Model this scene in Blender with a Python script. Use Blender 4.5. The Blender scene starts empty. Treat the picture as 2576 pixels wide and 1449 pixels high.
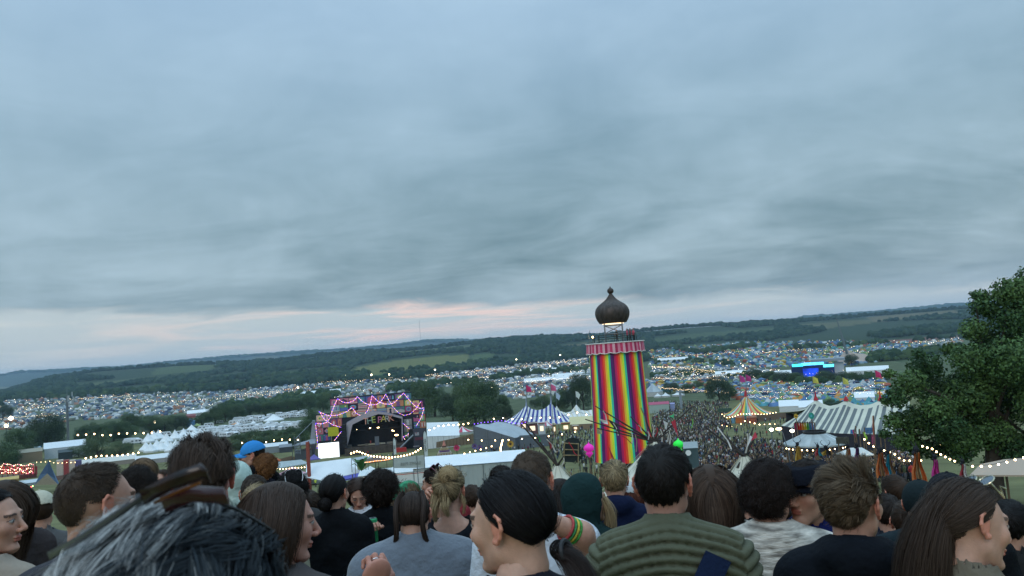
import bpy, math, random
import numpy as np
from mathutils import Vector, Matrix
random.seed(7); RNG = np.random.default_rng(11)
sc = bpy.context.scene
C = sc.collection
# ------------------------------------------------------------------ camera
F, CX, CY = 1935.0, 1288.0, 724.5          # focal length and centre in units of a 2576 px wide picture
ROLL = math.radians(4.2)
PITCH = math.atan(160.5*math.cos(ROLL)/F)
_f = np.array([0, math.cos(PITCH), math.sin(PITCH)]); _r0 = np.array([1., 0, 0]); _u0 = np.array([0, -math.sin(PITCH), math.cos(PITCH)])
_r = _r0*math.cos(ROLL)-_u0*math.sin(ROLL); _u = _u0*math.cos(ROLL)+_r0*math.sin(ROLL)
cam_d = bpy.data.cameras.new('camera'); cam = bpy.data.objects.new('camera', cam_d); C.objects.link(cam)
M = Matrix(((_r[0], _u[0], -_f[0], 0), (_r[1], _u[1], -_f[1], 0), (_r[2], _u[2], -_f[2], 0), (0, 0, 0, 1)))
cam.matrix_world = M
cam_d.sensor_width = 36; cam_d.lens = 36*F/2576; cam_d.clip_start = .05; cam_d.clip_end = 40000
cam_d.dof.use_dof = True; cam_d.dof.focus_distance = 14; cam_d.dof.aperture_fstop = 13
sc.camera = cam
sc.view_settings.view_transform = 'Standard'; sc.view_settings.look = 'None'
sc.view_settings.gamma = 1; sc.view_settings.exposure = 0
sc.cycles.use_denoising = True; sc.cycles.max_bounces = 6; sc.cycles.transparent_max_bounces = 12
sc.cycles.sample_clamp_indirect = 4; sc.cycles.volume_bounces = 1
# ------------------------------------------------------------------ world
SUN_EL, SUN_ROT = math.radians(9), math.radians(200)
w = bpy.data.worlds.new('World'); sc.world = w; w.use_nodes = True
nt = w.node_tree; nt.nodes.clear()
def N(t, **k):
    n = nt.nodes.new(t)
    for a, b in k.items(): setattr(n, a, b)
    return n
def L(a, b): nt.links.new(a, b)
def math_(op, a, b=None, clamp=False):
    n = N('ShaderNodeMath', operation=op, use_clamp=clamp)
    for i, v in enumerate((a, b)):
        if v is None: continue
        if isinstance(v, (int, float)): n.inputs[i].default_value = v
        else: L(v, n.inputs[i])
    return n.outputs[0]
def mixc(f, a, b, mode='MIX'):
    n = N('ShaderNodeMix', data_type='RGBA', blend_type=mode)
    for i, v in ((0, f), (6, a), (7, b)):
        if isinstance(v, (int, float)): n.inputs[i].default_value = v
        elif isinstance(v, tuple): n.inputs[i].default_value = (*v, 1)
        else: L(v, n.inputs[i])
    return n.outputs[2]
def ramp(f, stops):
    n = N('ShaderNodeValToRGB'); cr = n.color_ramp
    while len(cr.elements) < len(stops): cr.elements.new(.5)
    for e, (p, c) in zip(cr.elements, stops): e.position = p; e.color = (*c, 1) if isinstance(c, tuple) else (c, c, c, 1)
    L(f, n.inputs[0]); return n.outputs[0]
def s2l(c): return tuple((v/12.92 if v <= .04045 else ((v+.055)/1.055)**2.4) for v in c)
def rgb(r, g, b): return s2l((r/255, g/255, b/255))
tc = N('ShaderNodeTexCoord'); sep = N('ShaderNodeSeparateXYZ'); L(tc.outputs['Generated'], sep.inputs[0])
X, Y, Z = sep.outputs
den = math_('ADD', math_('MAXIMUM', Z, 0.0), .15)
cu = math_('DIVIDE', X, den); cv = math_('DIVIDE', Y, den)
comb = N('ShaderNodeCombineXYZ'); L(math_('MULTIPLY', cu, .8), comb.inputs[0]); L(cv, comb.inputs[1])
def noise3(vec, scale, detail, rough, dist=0, off=0):
    m = N('ShaderNodeMapping'); L(vec, m.inputs[0]); m.inputs['Location'].default_value = (off, off*1.7, off*.3)
    n = N('ShaderNodeTexNoise'); n.inputs['Scale'].default_value = scale; n.inputs['Detail'].default_value = detail
    n.inputs['Roughness'].default_value = rough; n.inputs['Distortion'].default_value = dist; L(m.outputs[0], n.inputs[0]); return n.outputs[0]
nA = noise3(comb.outputs[0], .6, 7, .55, .5, 5.3)      # big cloud masses
nB = noise3(comb.outputs[0], 1.9, 7, .6, .7, 9.0)        # smaller billows
nC = noise3(tc.outputs['Generated'], 5.5, 5, .55, .2, 1.3)
cloud = math_('ADD', math_('ADD', math_('MULTIPLY', nA, .5), math_('MULTIPLY', nB, .26)), math_('MULTIPLY', nC, .24))
el = Z                                                    # sine of the elevation
base_dark = ramp(el, [(0, rgb(142, 161, 172)), (.06, rgb(104, 126, 137)), (.11, rgb(99, 124, 134)), (.2, rgb(114, 141, 153)), (.3, rgb(128, 157, 175)), (.42, rgb(144, 174, 199)), (.7, rgb(152, 184, 207))])
base_lite = ramp(el, [(0, rgb(172, 184, 190)), (.06, rgb(167, 186, 196)), (.12, rgb(166, 188, 200)), (.25, rgb(157, 183, 199)), (.42, rgb(166, 194, 216)), (.7, rgb(174, 202, 223))])
cf = math_('MULTIPLY', math_('SUBTRACT', cloud, .39), 4.6, True)
sky = mixc(cf, base_dark, base_lite)
# clear strip under the cloud deck, pink towards the afterglow
dirn = math_('ADD', math_('MULTIPLY', X, .55), math_('MULTIPLY', noise3(tc.outputs['Generated'], 5, 4, .6, 0, 2), .05))
edge = math_('ADD', math_('SUBTRACT', .069, math_('MULTIPLY', X, .045)), math_('MULTIPLY', math_('SUBTRACT', nB, .5), -.05))
strip = math_('MULTIPLY', math_('SUBTRACT', edge, el), 70, True)
m2 = N('ShaderNodeMapping'); L(tc.outputs['Generated'], m2.inputs[0]); m2.inputs['Scale'].default_value = (4, 4, 50)
n2 = N('ShaderNodeTexNoise'); L(m2.outputs[0], n2.inputs[0]); n2.inputs['Scale'].default_value = 1.5; n2.inputs['Detail'].default_value = 6; n2.inputs['Distortion'].default_value = .5
streak = math_('MULTIPLY', math_('SUBTRACT', n2.outputs[0], .46), 6, True)
azf = math_('SUBTRACT', 1.0, math_('MULTIPLY', math_('ABSOLUTE', math_('ADD', X, .12)), 2.4), True)
azf = math_('MULTIPLY', azf, 1.35, True)
stripcol = mixc(math_('MULTIPLY', streak, .9), rgb(190, 200, 202), rgb(208, 211, 208))
pink = mixc(math_('MULTIPLY', math_('MULTIPLY', azf, streak), .95), stripcol, rgb(245, 214, 202))
sky = mixc(math_('MULTIPLY', strip, .9), sky, pink)
# daylight sky model under the cloud, and the brighter overcast towards the zenith
nish = N('ShaderNodeTexSky', sky_type='NISHITA'); nish.sun_disc = False; nish.sun_elevation = SUN_EL; nish.sun_rotation = SUN_ROT
nis = mixc(1.0, nish.outputs[0], (.1, .1, .1), 'MULTIPLY')
sky = mixc(.93, nis, sky)
zen = math_('ADD', 1.0, math_('MULTIPLY', math_('SUBTRACT', el, .46, True), 2.9))
sc_ = N('ShaderNodeVectorMath', operation='SCALE'); L(sky, sc_.inputs[0]); L(zen, sc_.inputs['Scale'])
bg = N('ShaderNodeBackground'); L(sc_.outputs[0], bg.inputs[0]); bg.inputs[1].default_value = 1.18
wo = N('ShaderNodeOutputWorld'); L(bg.outputs[0], wo.inputs[0])
w.cycles.sampling_method = 'MANUAL'; w.cycles.sample_map_resolution = 256
# ------------------------------------------------------------------ sun behind the cloud
sd = bpy.data.lights.new('sun', 'SUN'); sd.energy = .5; sd.angle = math.radians(25); sd.color = (1, .93, .86)
so = bpy.data.objects.new('sun', sd); C.objects.link(so)
so.rotation_euler = (math.radians(60), 0, math.radians(-20))

# ------------------------------------------------------------------ helpers
def ray(x, y):
    d = _f*1.0 + _r*((x-CX)/F) - _u*((y-CY)/F)
    return d
def P(x, y, D):                                   # point D metres ahead seen at (x, y)
    d = ray(x, y); return Vector(d*(D/d[1]))
def proj(p):                                      # numpy (n,3) -> picture x, y
    p = np.atleast_2d(p); a = p@_r; b = p@_u; c = p@_f
    return CX+F*a/c, CY-F*b/c
PD = np.array([0, 2, 5, 20, 40, 70, 105, 140, 180, 260, 355, 500, 800, 1200, 1500, 2000, 20000.])
PZ = np.array([-1.95, -2.1, -2.5, -5.2, -9.3, -14, -18.5, -22.6, -26.3, -31, -33.5, -36.5, -40.5, -41, -38, -24, -24.])
_ld = np.linspace(math.log(1), math.log(20001), 900); _tz = np.interp(np.exp(_ld)-1, PD, PZ)
_k = np.exp(-np.linspace(-2, 2, 17)**2); _k /= _k.sum()
_tz = np.convolve(np.pad(_tz, 8, mode='edge'), _k, 'valid')
NR_X = np.array([-600, 0, 60, 130, 250, 450, 600, 700, 800, 900, 1000, 1100, 1200, 1300, 1500, 1600, 1700, 2000, 2200, 2400, 3200])
NR_Y = np.array([-10, -8, 4, 22, 31, 29, 25, 22, 26, 27, 25, 27, 33, 34, 26, 31, 31, 26, 26, 28, 28.])-4
FR_X = np.array([-600, 0, 60, 300, 500, 800, 1000, 1060, 1200, 1500, 1900, 2000, 2400, 3200])
FR_Y = np.array([34, 33, 38, 30, 37, 35, 36, 41, 32, 12, 12, 30, 34, 30.])
def sm(t): t = np.clip(t, 0, 1); return t*t*(3-2*t)
def gz(x, y):
    x = np.asarray(x, float); y = np.asarray(y, float)
    yp = np.maximum(y, 0); d = np.hypot(.5*x, yp)
    z = np.interp(np.log(d+1), _ld, _tz)
    z = z + np.where(y < 0, np.minimum(-y, 60)*.09, 0)
    r = np.hypot(x, y)
    px = CX + F*x/np.maximum(y, 1e-3)*.985
    px = np.where(y > .25*np.abs(x), px, np.where(x > 0, 3200, -600))
    nz = np.interp(px, NR_X, NR_Y)*3400/F; fz = np.interp(px, FR_X, FR_Y)*9000/F
    D = np.maximum(yp, r*.6)
    z = np.where(D > 2000, z+(nz-z)*sm((D-2000)/1400), z)
    z = np.where(D > 3500, nz+(fz-160-nz)*sm((D-3500)/1800), z)
    z = np.where(D > 6000, (fz-160)+160*sm((D-6000)/3000), z)
    z = np.where(D > 9000, fz-200*sm((D-9000)/3000), z)
    amp = np.clip((D-1200)/6000, 0, .6)
    return z + amp*8*(np.sin(x/310+1)*np.cos(D/270+2)+.5*np.sin(x/130+D/170))
def G(x, y, dmin=1.5):                            # where the sight line through (x, y) meets the ground
    d = ray(x, y); d = d/d[1]; t = np.geomspace(dmin, 9000, 1500)
    pts = t[:, None]*d; h = pts[:, 2]-gz(pts[:, 0], pts[:, 1]); i = np.argmax(h < 0)
    if h[i] >= 0: return Vector(d*8000)
    if i == 0: return Vector(pts[0])
    a, b = h[i-1], h[i]; tt = t[i-1]+(t[i]-t[i-1])*a/(a-b); return Vector(d*tt)
def Gn(x, y):                                     # the same for arrays
    return np.array([G(a, b) for a, b in zip(x, y)])
class MB:
    def __init__(s): s.v = []; s.f = []; s.c = []; s.m = []; s.n = 0
    def add(s, v, f, col=None, mi=0):
        s.v.extend(tuple(p) for p in v); o = s.n; s.n += len(v)
        s.f.extend(tuple(i+o for i in q) for q in f)
        s.c.extend([col]*len(f)); s.m.extend([mi]*len(f))
    def box(s, c, d, rz=0, col=None, mi=0, top=None):
        cx, cy, cz = c; a, b, h = d[0]/2, d[1]/2, d[2]/2; ca, sa = math.cos(rz), math.sin(rz)
        v = []
        for k, zz in ((1, -h), (top or 1, h)):
            for i, j in ((-a, -b), (a, -b), (a, b), (-a, b)):
                i *= k; j *= k; v.append((cx+i*ca-j*sa, cy+i*sa+j*ca, cz+zz))
        s.add(v, [(0, 3, 2, 1), (4, 5, 6, 7), (0, 1, 5, 4), (1, 2, 6, 5), (2, 3, 7, 6), (3, 0, 4, 7)], col, mi)
    def tube(s, pts, r, n=6, col=None, mi=0, cap=True):
        pts = [Vector(p) for p in pts]; rr = r if hasattr(r, '__len__') else [r]*len(pts); v = []; f = []
        up = None
        for i, p in enumerate(pts):
            t = (pts[min(i+1, len(pts)-1)]-pts[max(i-1, 0)])
            t = t.normalized() if t.length > 1e-9 else Vector((0, 0, 1))
            if up is None: up = Vector((0, 0, 1)) if abs(t.z) < .9 else Vector((0, 1, 0))
            a = t.cross(up).normalized(); b = a.cross(t); up = b
            for k in range(n):
                q = 2*math.pi*k/n; v.append(p+a*math.cos(q)*rr[i]+b*math.sin(q)*rr[i])
        for i in range(len(pts)-1):
            for k in range(n): f.append((i*n+k, i*n+(k+1) % n, (i+1)*n+(k+1) % n, (i+1)*n+k))
        if cap: f.append(tuple(range(n))[::-1]); f.append(tuple(range((len(pts)-1)*n, len(pts)*n)))
        s.add(v, f, col, mi)
    def lathe(s, prof, n=24, c=(0, 0, 0), col=None, mi=0, cols=None, fr=None, sx=1, sy=1):
        v = []; m = len(prof)
        for i, (r, z) in enumerate(prof):
            for k in range(n):
                q = 2*math.pi*k/n; k2 = fr(q, i/(m-1)) if fr else 1
                v.append((c[0]+r*k2*math.cos(q)*sx, c[1]+r*k2*math.sin(q)*sy, c[2]+z))
        o = s.n; s.v.extend(v); s.n += len(v)
        for i in range(m-1):
            for k in range(n):
                s.f.append((o+i*n+k, o+i*n+(k+1) % n, o+(i+1)*n+(k+1) % n, o+(i+1)*n+k)); s.c.append(cols(i, k) if cols else col); s.m.append(mi)
    def ell(s, c, r, n=10, m=6, col=None, mi=0):
        prof = [(max(math.sin(math.pi*i/m), .01), -math.cos(math.pi*i/m)) for i in range(m+1)]
        o = s.n
        for (q, z) in prof:
            for k in range(n):
                a = 2*math.pi*k/n; s.v.append((c[0]+r[0]*q*math.cos(a), c[1]+r[1]*q*math.sin(a), c[2]+r[2]*z)); s.n += 1
        for i in range(m):
            for k in range(n): s.f.append((o+i*n+k, o+i*n+(k+1) % n, o+(i+1)*n+(k+1) % n, o+(i+1)*n+k)); s.c.append(col); s.m.append(mi)
    def plate(s, pts, th, nrm, col=None, mi=0):       # flat outline given thickness along nrm
        nrm = Vector(nrm)*th; n = len(pts); a = [Vector(p) for p in pts]; b = [p+nrm for p in a]
        f = [tuple(range(n))[::-1], tuple(range(n, 2*n))]+[(i, (i+1) % n, n+(i+1) % n, n+i) for i in range(n)]
        s.add(a+b, f, col, mi)
    def grid(s, rows, th=0, col=None, mi=0, cols=None):   # sheet from rows of points, closed to a thin slab if th
        R = len(rows); K = len(rows[0]); o = s.n
        for r in rows: s.v.extend(tuple(p) for p in r); s.n += K
        for i in range(R-1):
            for k in range(K-1): s.f.append((o+i*K+k, o+i*K+k+1, o+(i+1)*K+k+1, o+(i+1)*K+k)); s.c.append(cols(i, k) if cols else col); s.m.append(mi)
    def obj(s, name, mats, parent=None, smooth=False, loc=None, rz=0):
        me = bpy.data.meshes.new(name); me.from_pydata(s.v, [], s.f)
        for m in (mats if isinstance(mats, (list, tuple)) else [mats]): me.materials.append(m)
        if any(c is not None for c in s.c): setcol(me, s.c)
        if any(s.m): me.polygons.foreach_set('material_index', s.m)
        if smooth: me.polygons.foreach_set('use_smooth', [True]*len(me.polygons))
        me.validate(); me.update()
        return link(name, me, parent, loc, rz)
def setcol(me, cols):
    a = me.color_attributes.new('Col', 'FLOAT_COLOR', 'CORNER'); n = len(me.loops)
    ls = np.empty(len(me.polygons), int); me.polygons.foreach_get('loop_total', ls)
    cc = np.array([(c if c is not None else (.5, .5, .5)) for c in cols], float)
    cc = np.repeat(cc, ls, axis=0); a.data.foreach_set('color', np.c_[cc, np.ones(n)].ravel().astype(np.float32))
def link(name, me, parent=None, loc=None, rz=0):
    o = bpy.data.objects.new(name, me); C.objects.link(o)
    if parent: o.parent = parent
    if loc is not None: o.location = loc
    o.rotation_euler = (0, 0, rz); return o
def npmesh(name, v, f, mat, smooth=False, vcol=None, fcol=None):  # numpy verts + quads/tris -> mesh
    me = bpy.data.meshes.new(name); v = np.asarray(v, np.float32); f = np.asarray(f, np.int32); k = f.shape[1]
    me.vertices.add(len(v)); me.vertices.foreach_set('co', v.ravel())
    me.loops.add(f.size); me.loops.foreach_set('vertex_index', f.ravel())
    me.polygons.add(len(f)); me.polygons.foreach_set('loop_start', np.arange(0, f.size, k, dtype=np.int32))
    if smooth: me.polygons.foreach_set('use_smooth', np.ones(len(f), bool))
    me.update(calc_edges=True)
    if vcol is not None:
        a = me.color_attributes.new('Col', 'FLOAT_COLOR', 'POINT'); a.data.foreach_set('color', np.c_[vcol, np.ones(len(v))].ravel().astype(np.float32))
    if fcol is not None:
        a = me.color_attributes.new('Col', 'FLOAT_COLOR', 'CORNER'); cc = np.repeat(fcol, k, axis=0); a.data.foreach_set('color', np.c_[cc, np.ones(len(cc))].ravel().astype(np.float32))
    for m in (mat if isinstance(mat, (list, tuple)) else [mat]): me.materials.append(m)
    return me
def tag(o, label=None, cat=None, group=None, kind=None):
    for k, v in (('label', label), ('category', cat), ('group', group), ('kind', kind)):
        if v: o[k] = v
    return o
def thing(name, label, cat, loc=(0, 0, 0), rz=0, group=None):
    o = bpy.data.objects.new(name, None); C.objects.link(o); o.location = loc; o.rotation_euler = (0, 0, rz); o.empty_display_size = .2
    return tag(o, label, cat, group)
def dup(root, loc, rz=0, scale=None, label=None, group=None):
    r = root.copy(); C.objects.link(r); r.location = loc; r.rotation_euler = (0, 0, rz)
    if scale is not None: r.scale = scale if hasattr(scale, '__len__') else (scale,)*3
    if label: r['label'] = label
    if group: r['group'] = group
    for ch in list(root.children):
        c = ch.copy(); C.objects.link(c); c.parent = r
        for g in ch.children:
            d = g.copy(); C.objects.link(d); d.parent = c
    return r
def az(p): return math.atan2(-p[0], p[1])
class Fr:                                         # a frame facing the viewer: local x right, local y away, z up
    def __init__(s, p, turn=0): s.p = Vector(p); s.rz = az(p)+turn; c, n = math.cos(s.rz), math.sin(s.rz); s.x = Vector((c, n, 0)); s.y = Vector((-n, c, 0)); s.k = s.p.y/F
    def L(s, x, y, dy=0):                         # picture position on the plane local y = dy -> local point
        d = Vector(ray(x, y)); t = (s.p+s.y*dy).dot(s.y)/d.dot(s.y); q = d*t-s.p; return Vector((q.dot(s.x), dy, q.z))
    def W(s, l): return s.p+s.x*l[0]+s.y*l[1]+Vector((0, 0, l[2]))
# ------------------------------------------------------------------ materials
_mats = {}
def mat(name, col=None, rough=.75, var=.15, scale=4., bump=0., bscale=40., emis=0., metal=0., attr=False, spec=.35, stretch=None, objc=False, alpha=None, sheen=0, trans=0):
    if name in _mats: return _mats[name]
    m = bpy.data.materials.new(name); m.use_nodes = True; t = m.node_tree; b = t.nodes['Principled BSDF']
    b.inputs['Roughness'].default_value = rough; b.inputs['Metallic'].default_value = metal; b.inputs['Specular IOR Level'].default_value = spec
    if attr: a = t.nodes.new('ShaderNodeAttribute'); a.attribute_name = 'Col'; src = a.outputs['Color']
    else: a = t.nodes.new('ShaderNodeRGB'); a.outputs[0].default_value = (*col, 1); src = a.outputs[0]
    co = t.nodes.new('ShaderNodeTexCoord'); vec = co.outputs['Object']
    if stretch:
        mp = t.nodes.new('ShaderNodeMapping'); mp.inputs['Scale'].default_value = stretch; t.links.new(vec, mp.inputs[0]); vec = mp.outputs[0]
    if var:
        n = t.nodes.new('ShaderNodeTexNoise'); n.inputs['Scale'].default_value = scale; n.inputs['Detail'].default_value = 5; t.links.new(vec, n.inputs[0])
        mr = t.nodes.new('ShaderNodeMapRange'); mr.inputs[1].default_value = .3; mr.inputs[2].default_value = .7; mr.inputs[3].default_value = 1-var; mr.inputs[4].default_value = 1+var; t.links.new(n.outputs[0], mr.inputs[0])
        mx = t.nodes.new('ShaderNodeMix'); mx.data_type = 'RGBA'; mx.blend_type = 'MULTIPLY'; mx.inputs[0].default_value = 1
        t.links.new(src, mx.inputs[6]); t.links.new(mr.outputs[0], mx.inputs[7]); src = mx.outputs[2]
    t.links.new(src, b.inputs['Base Color'])
    if bump:
        n = t.nodes.new('ShaderNodeTexNoise'); n.inputs['Scale'].default_value = bscale; n.inputs['Detail'].default_value = 4; t.links.new(vec, n.inputs[0])
        bp = t.nodes.new('ShaderNodeBump'); bp.inputs['Strength'].default_value = min(bump, 1); bp.inputs['Distance'].default_value = .5/bscale*max(1, bump); t.links.new(n.outputs[0], bp.inputs['Height']); t.links.new(bp.outputs[0], b.inputs['Normal'])
    if emis:
        t.links.new(src, b.inputs['Emission Color']); b.inputs['Emission Strength'].default_value = emis
        m.cycles.emission_sampling = 'NONE' if emis > 3 else 'AUTO'
    if sheen: b.inputs['Sheen Weight'].default_value = sheen
    if trans: b.inputs['Transmission Weight'].default_value = trans
    _mats[name] = m; return m
VC = mat('painted_surface', attr=True, rough=.75, var=.12, scale=3)
VCT = mat('tent_cloth', attr=True, rough=.7, var=.1, scale=.6)
WHITE = mat('white_canvas', (.78, .8, .8), rough=.65, var=.07, scale=.7, bump=.15, bscale=6)
BLACKM = mat('black_steel', (.02, .021, .024), rough=.5, var=.2)
STEEL = mat('galvanised_steel', (.22, .24, .26), rough=.45, metal=.6)
WOODM = mat('weathered_wood', (.16, .11, .07), rough=.85, var=.3, scale=8, stretch=(1, 1, .2))
WARM = mat('warm_bulb_glow', (1, .68, .34), var=0, emis=14)
WARMD = mat('warm_bulb_glow_far', (1, .72, .42), var=0, emis=5)
PINKL = mat('pink_bulb_glow', (1, .22, .36), var=0, emis=2.6)
PURPL = mat('violet_bulb_glow', (.25, .1, 1), var=0, emis=3)
PEACH = mat('peach_bulb_glow', (1, .55, .4), var=0, emis=3.5)
def ico(sub):
    t = (1+5**.5)/2
    v = [(-1, t, 0), (1, t, 0), (-1, -t, 0), (1, -t, 0), (0, -1, t), (0, 1, t), (0, -1, -t), (0, 1, -t), (t, 0, -1), (t, 0, 1), (-t, 0, -1), (-t, 0, 1)]
    f = [(0, 11, 5), (0, 5, 1), (0, 1, 7), (0, 7, 10), (0, 10, 11), (1, 5, 9), (5, 11, 4), (11, 10, 2), (10, 7, 6), (7, 1, 8), (3, 9, 4), (3, 4, 2), (3, 2, 6), (3, 6, 8), (3, 8, 9), (4, 9, 5), (2, 4, 11), (6, 2, 10), (8, 6, 7), (9, 8, 1)]
    v = [np.array(p)/np.linalg.norm(p) for p in v]
    for _ in range(sub):
        nf = []; c = {}
        def mid(a, b):
            k = (min(a, b), max(a, b))
            if k not in c: p = v[a]+v[b]; v.append(p/np.linalg.norm(p)); c[k] = len(v)-1
            return c[k]
        for a, b, d in f: x, y, z = mid(a, b), mid(b, d), mid(d, a); nf += [(a, x, z), (b, y, x), (d, z, y), (x, y, z)]
        f = nf
    return np.array(v), np.array(f)
def scatter(tv, tf, pos, scl, rot, col, jit=0, vcolf=None):   # many copies of a small mesh in one array
    n, m = len(pos), len(tv); tv = np.broadcast_to(tv, (n, m, 3)).copy()
    if jit: tv *= 1+jit*RNG.uniform(-1, 1, (n, m, 1))
    tv *= scl[:, None, :] if scl.ndim == 2 else scl[:, None, None]
    c, s = np.cos(rot)[:, None], np.sin(rot)[:, None]; x = tv[..., 0]*c-tv[..., 1]*s; y = tv[..., 0]*s+tv[..., 1]*c
    V = np.stack([x, y, tv[..., 2]], -1)+pos[:, None, :]
    Fc = (tf[None]+np.arange(n)[:, None, None]*m).reshape(-1, tf.shape[1]); colr = np.repeat(col, len(tf), axis=0)
    return V.reshape(-1, 3), Fc, colr
def inpoly(px, py, poly):
    r = np.zeros(len(px), bool); n = len(poly)
    for i in range(n):
        x1, y1 = poly[i]; x2, y2 = poly[(i+1) % n]
        c = ((y1 > py) != (y2 > py)); r ^= c & (px < (x2-x1)*(py-y1)/((y2-y1) or 1e-9)+x1)
    return r
# ------------------------------------------------------------------ the ground, one sheet to the horizon
OLIVE, GREEN, DKGRN, TAN, BROWN = (.095, .11, .04), (.05, .085, .035), (.03, .055, .025), (.15, .13, .07), (.13, .09, .065)
FIELDS = [([(868, 942), (900, 924), (1000, 906), (1100, 896), (1180, 892), (1175, 914), (1010, 932), (930, 946)], (.13, .135, .045)),
 ([(880, 950), (1010, 935), (1180, 918), (1250, 906), (1250, 914), (1100, 935), (960, 955)], (.05, .10, .035)),
 ([(1185, 895), (1240, 888), (1240, 902), (1190, 910)], (.07, .1, .04)),
 ([(390, 928), (480, 915), (560, 917), (520, 933), (380, 946)], (.07, .095, .04)), ([(180, 968), (400, 948), (410, 956), (200, 978)], (.08, .1, .045)),
 ([(0, 972), (70, 978), (0, 988)], (.15, .14, .07)), ([(995, 884), (1120, 872), (1190, 868), (1190, 877), (1010, 893)], (.08, .1, .05)),
 ([(1400, 872), (1560, 850), (1575, 858), (1420, 880)], (.12, .105, .055)), ([(1640, 852), (1780, 836), (1950, 824), (1950, 838), (1650, 866)], (.06, .085, .04)),
 ([(1990, 818), (2180, 803), (2230, 808), (2050, 830)], (.1, .1, .05)), ([(2180, 798), (2400, 780), (2420, 792), (2200, 810)], (.13, .11, .06)),
 ([(2150, 862), (2420, 842), (2420, 850), (2150, 870)], (.17, .09, .07)), ([(640, 868+30), (700, 895), (700, 901), (640, 906)], (.1, .1, .05)),
 ([(200, 990), (330, 975), (420, 968), (420, 974), (210, 998)], (.05, .075, .035)), ([(520, 950), (620, 940), (630, 946), (530, 958)], (.11, .11, .06)),
 ([(700, 938), (860, 925), (860, 930), (700, 945)], (.06, .09, .04)), ([(560, 990), (760, 974), (860, 968), (860, 974), (560, 998)], (.16, .17, .15)),
 ([(2230, 890), (2420, 868), (2430, 890), (2260, 912)], (.055, .08, .04)), ([(1650, 880), (1760, 868), (1880, 860), (1880, 866), (1660, 888)], (.1, .11, .07))]
def region_col(px, py, base):
    c = base.copy()
    for poly, col in FIELDS: c[inpoly(px, py, poly)] = col
    return c
na, nr = 520, 420
aa = np.concatenate([np.linspace(-180, -46, 40, endpoint=False), np.linspace(-46, 46, na-80), np.linspace(46, 180, 41)[1:-1]]); aa = np.radians(aa)
rr_ = np.concatenate([[0.], np.geomspace(.6, 14000, nr)])
AA, RR = np.meshgrid(aa, rr_); gx = RR*np.sin(AA); gy = RR*np.cos(AA); gzv = gz(gx, gy)
V_ = np.stack([gx, gy, gzv], -1).reshape(-1, 3); K = len(aa)
i, k = np.meshgrid(np.arange(len(rr_)-1), np.arange(K), indexing='ij'); k2 = (k+1) % K
Q_ = np.stack([i*K+k, i*K+k2, (i+1)*K+k2, (i+1)*K+k], -1).reshape(-1, 4)[:, ::-1]
front = V_[:, 1] > 3; px = np.full(len(V_), -9999.); py = px.copy(); a_, b_ = proj(V_[front]); px[front] = a_; py[front] = b_
base = np.tile(np.array((.035, .055, .028)), (len(V_), 1))
D_ = V_[:, 1]; near = (D_ < 420)
base[near] = (.15, .15, .07)                                    # trodden festival grass
base[(D_ > 3600)] = (.05, .07, .05)
base[(D_ >= 420) & (D_ < 1500)] = (.09, .11, .06)
base = region_col(px, py, base)
gm = mat('festival_grass_and_fields', attr=True, rough=.95, var=.28, scale=.12, bump=.3, bscale=2., spec=.1)
ground = link('ground', npmesh('ground', V_, Q_, gm, True, vcol=base)); tag(ground, kind='structure')

# ------------------------------------------------------------------ woods and hedges on the far slopes
iv, jf = ico(1); up = iv[:, 2] > -.45; keep = up[jf].all(1); idx = np.full(len(iv), -1); idx[up] = np.arange(up.sum()); hv, hf = iv[up], idx[jf[keep]]
leafm = mat('far_foliage', attr=True, rough=.95, var=.3, scale=.05, spec=.05)
def woods(name, label, pts, r0, r1, h, c0=(.02, .042, .022), c1=(.05, .078, .032)):
    n = len(pts); r = RNG.uniform(r0, r1, n); s = np.c_[r, r, r*h*RNG.uniform(.8, 1.25, n)]
    t = RNG.random((n, 1))**1.5; col = np.array(c0)*(1-t)+np.array(c1)*t
    p = pts.copy(); p[:, 2] += s[:, 2]*.45
    v, f, c = scatter(hv, hf, p, s, RNG.uniform(0, 6, n), col, .22)
    return tag(link(name, npmesh(name, v, f, leafm, False, fcol=c)), label, 'woodland', kind='stuff')
def samp(n, d0, d1, spread=.78):
    D = d0+(d1-d0)*RNG.random(n)**.8; x = RNG.uniform(-spread, spread, n)*D; return np.c_[x, D, gz(x, D)]
NOWOOD = [f[0] for f in FIELDS]
CAMPS = [([(0, 1010), (200, 995), (560, 985), (880, 962), (1100, 952), (1240, 938), (1240, 962), (1040, 985), (800, 1010), (600, 1022), (420, 1045), (180, 1060), (0, 1085)], 'left'),
 ([(1080, 945), (1200, 930), (1490, 900), (1490, 958), (1200, 985), (1120, 960)], 'mid'),
 ([(1240, 985), (1430, 968), (1440, 990), (1300, 1005)], 'mid2'),
 ([(1630, 882), (1760, 870), (1900, 860), (2130, 858), (2330, 862), (2330, 895), (2100, 925), (1900, 925), (1630, 925)], 'right'),
 ([(1620, 958), (1800, 965), (2235, 952), (2235, 1022), (1900, 1022), (1820, 990), (1640, 985)], 'blue'),
 ([(2300, 850+12), (2420, 850), (2420, 866), (2300, 880)], 'r3'), ([(1640, 925), (1900, 925), (1990, 940), (1980, 958), (1640, 960)], 'r4')]
def notin(p, polys, pad=0):
    a, b = proj(p); m = np.ones(len(p), bool)
    for q in polys: m &= ~inpoly(a, b+pad, q)
    return m
p = samp(36000, 1450, 3450); m = notin(p, NOWOOD) & notin(p, [c[0] for c in CAMPS]) & notin(p, NOWOOD, 5); p = p[m]
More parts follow.
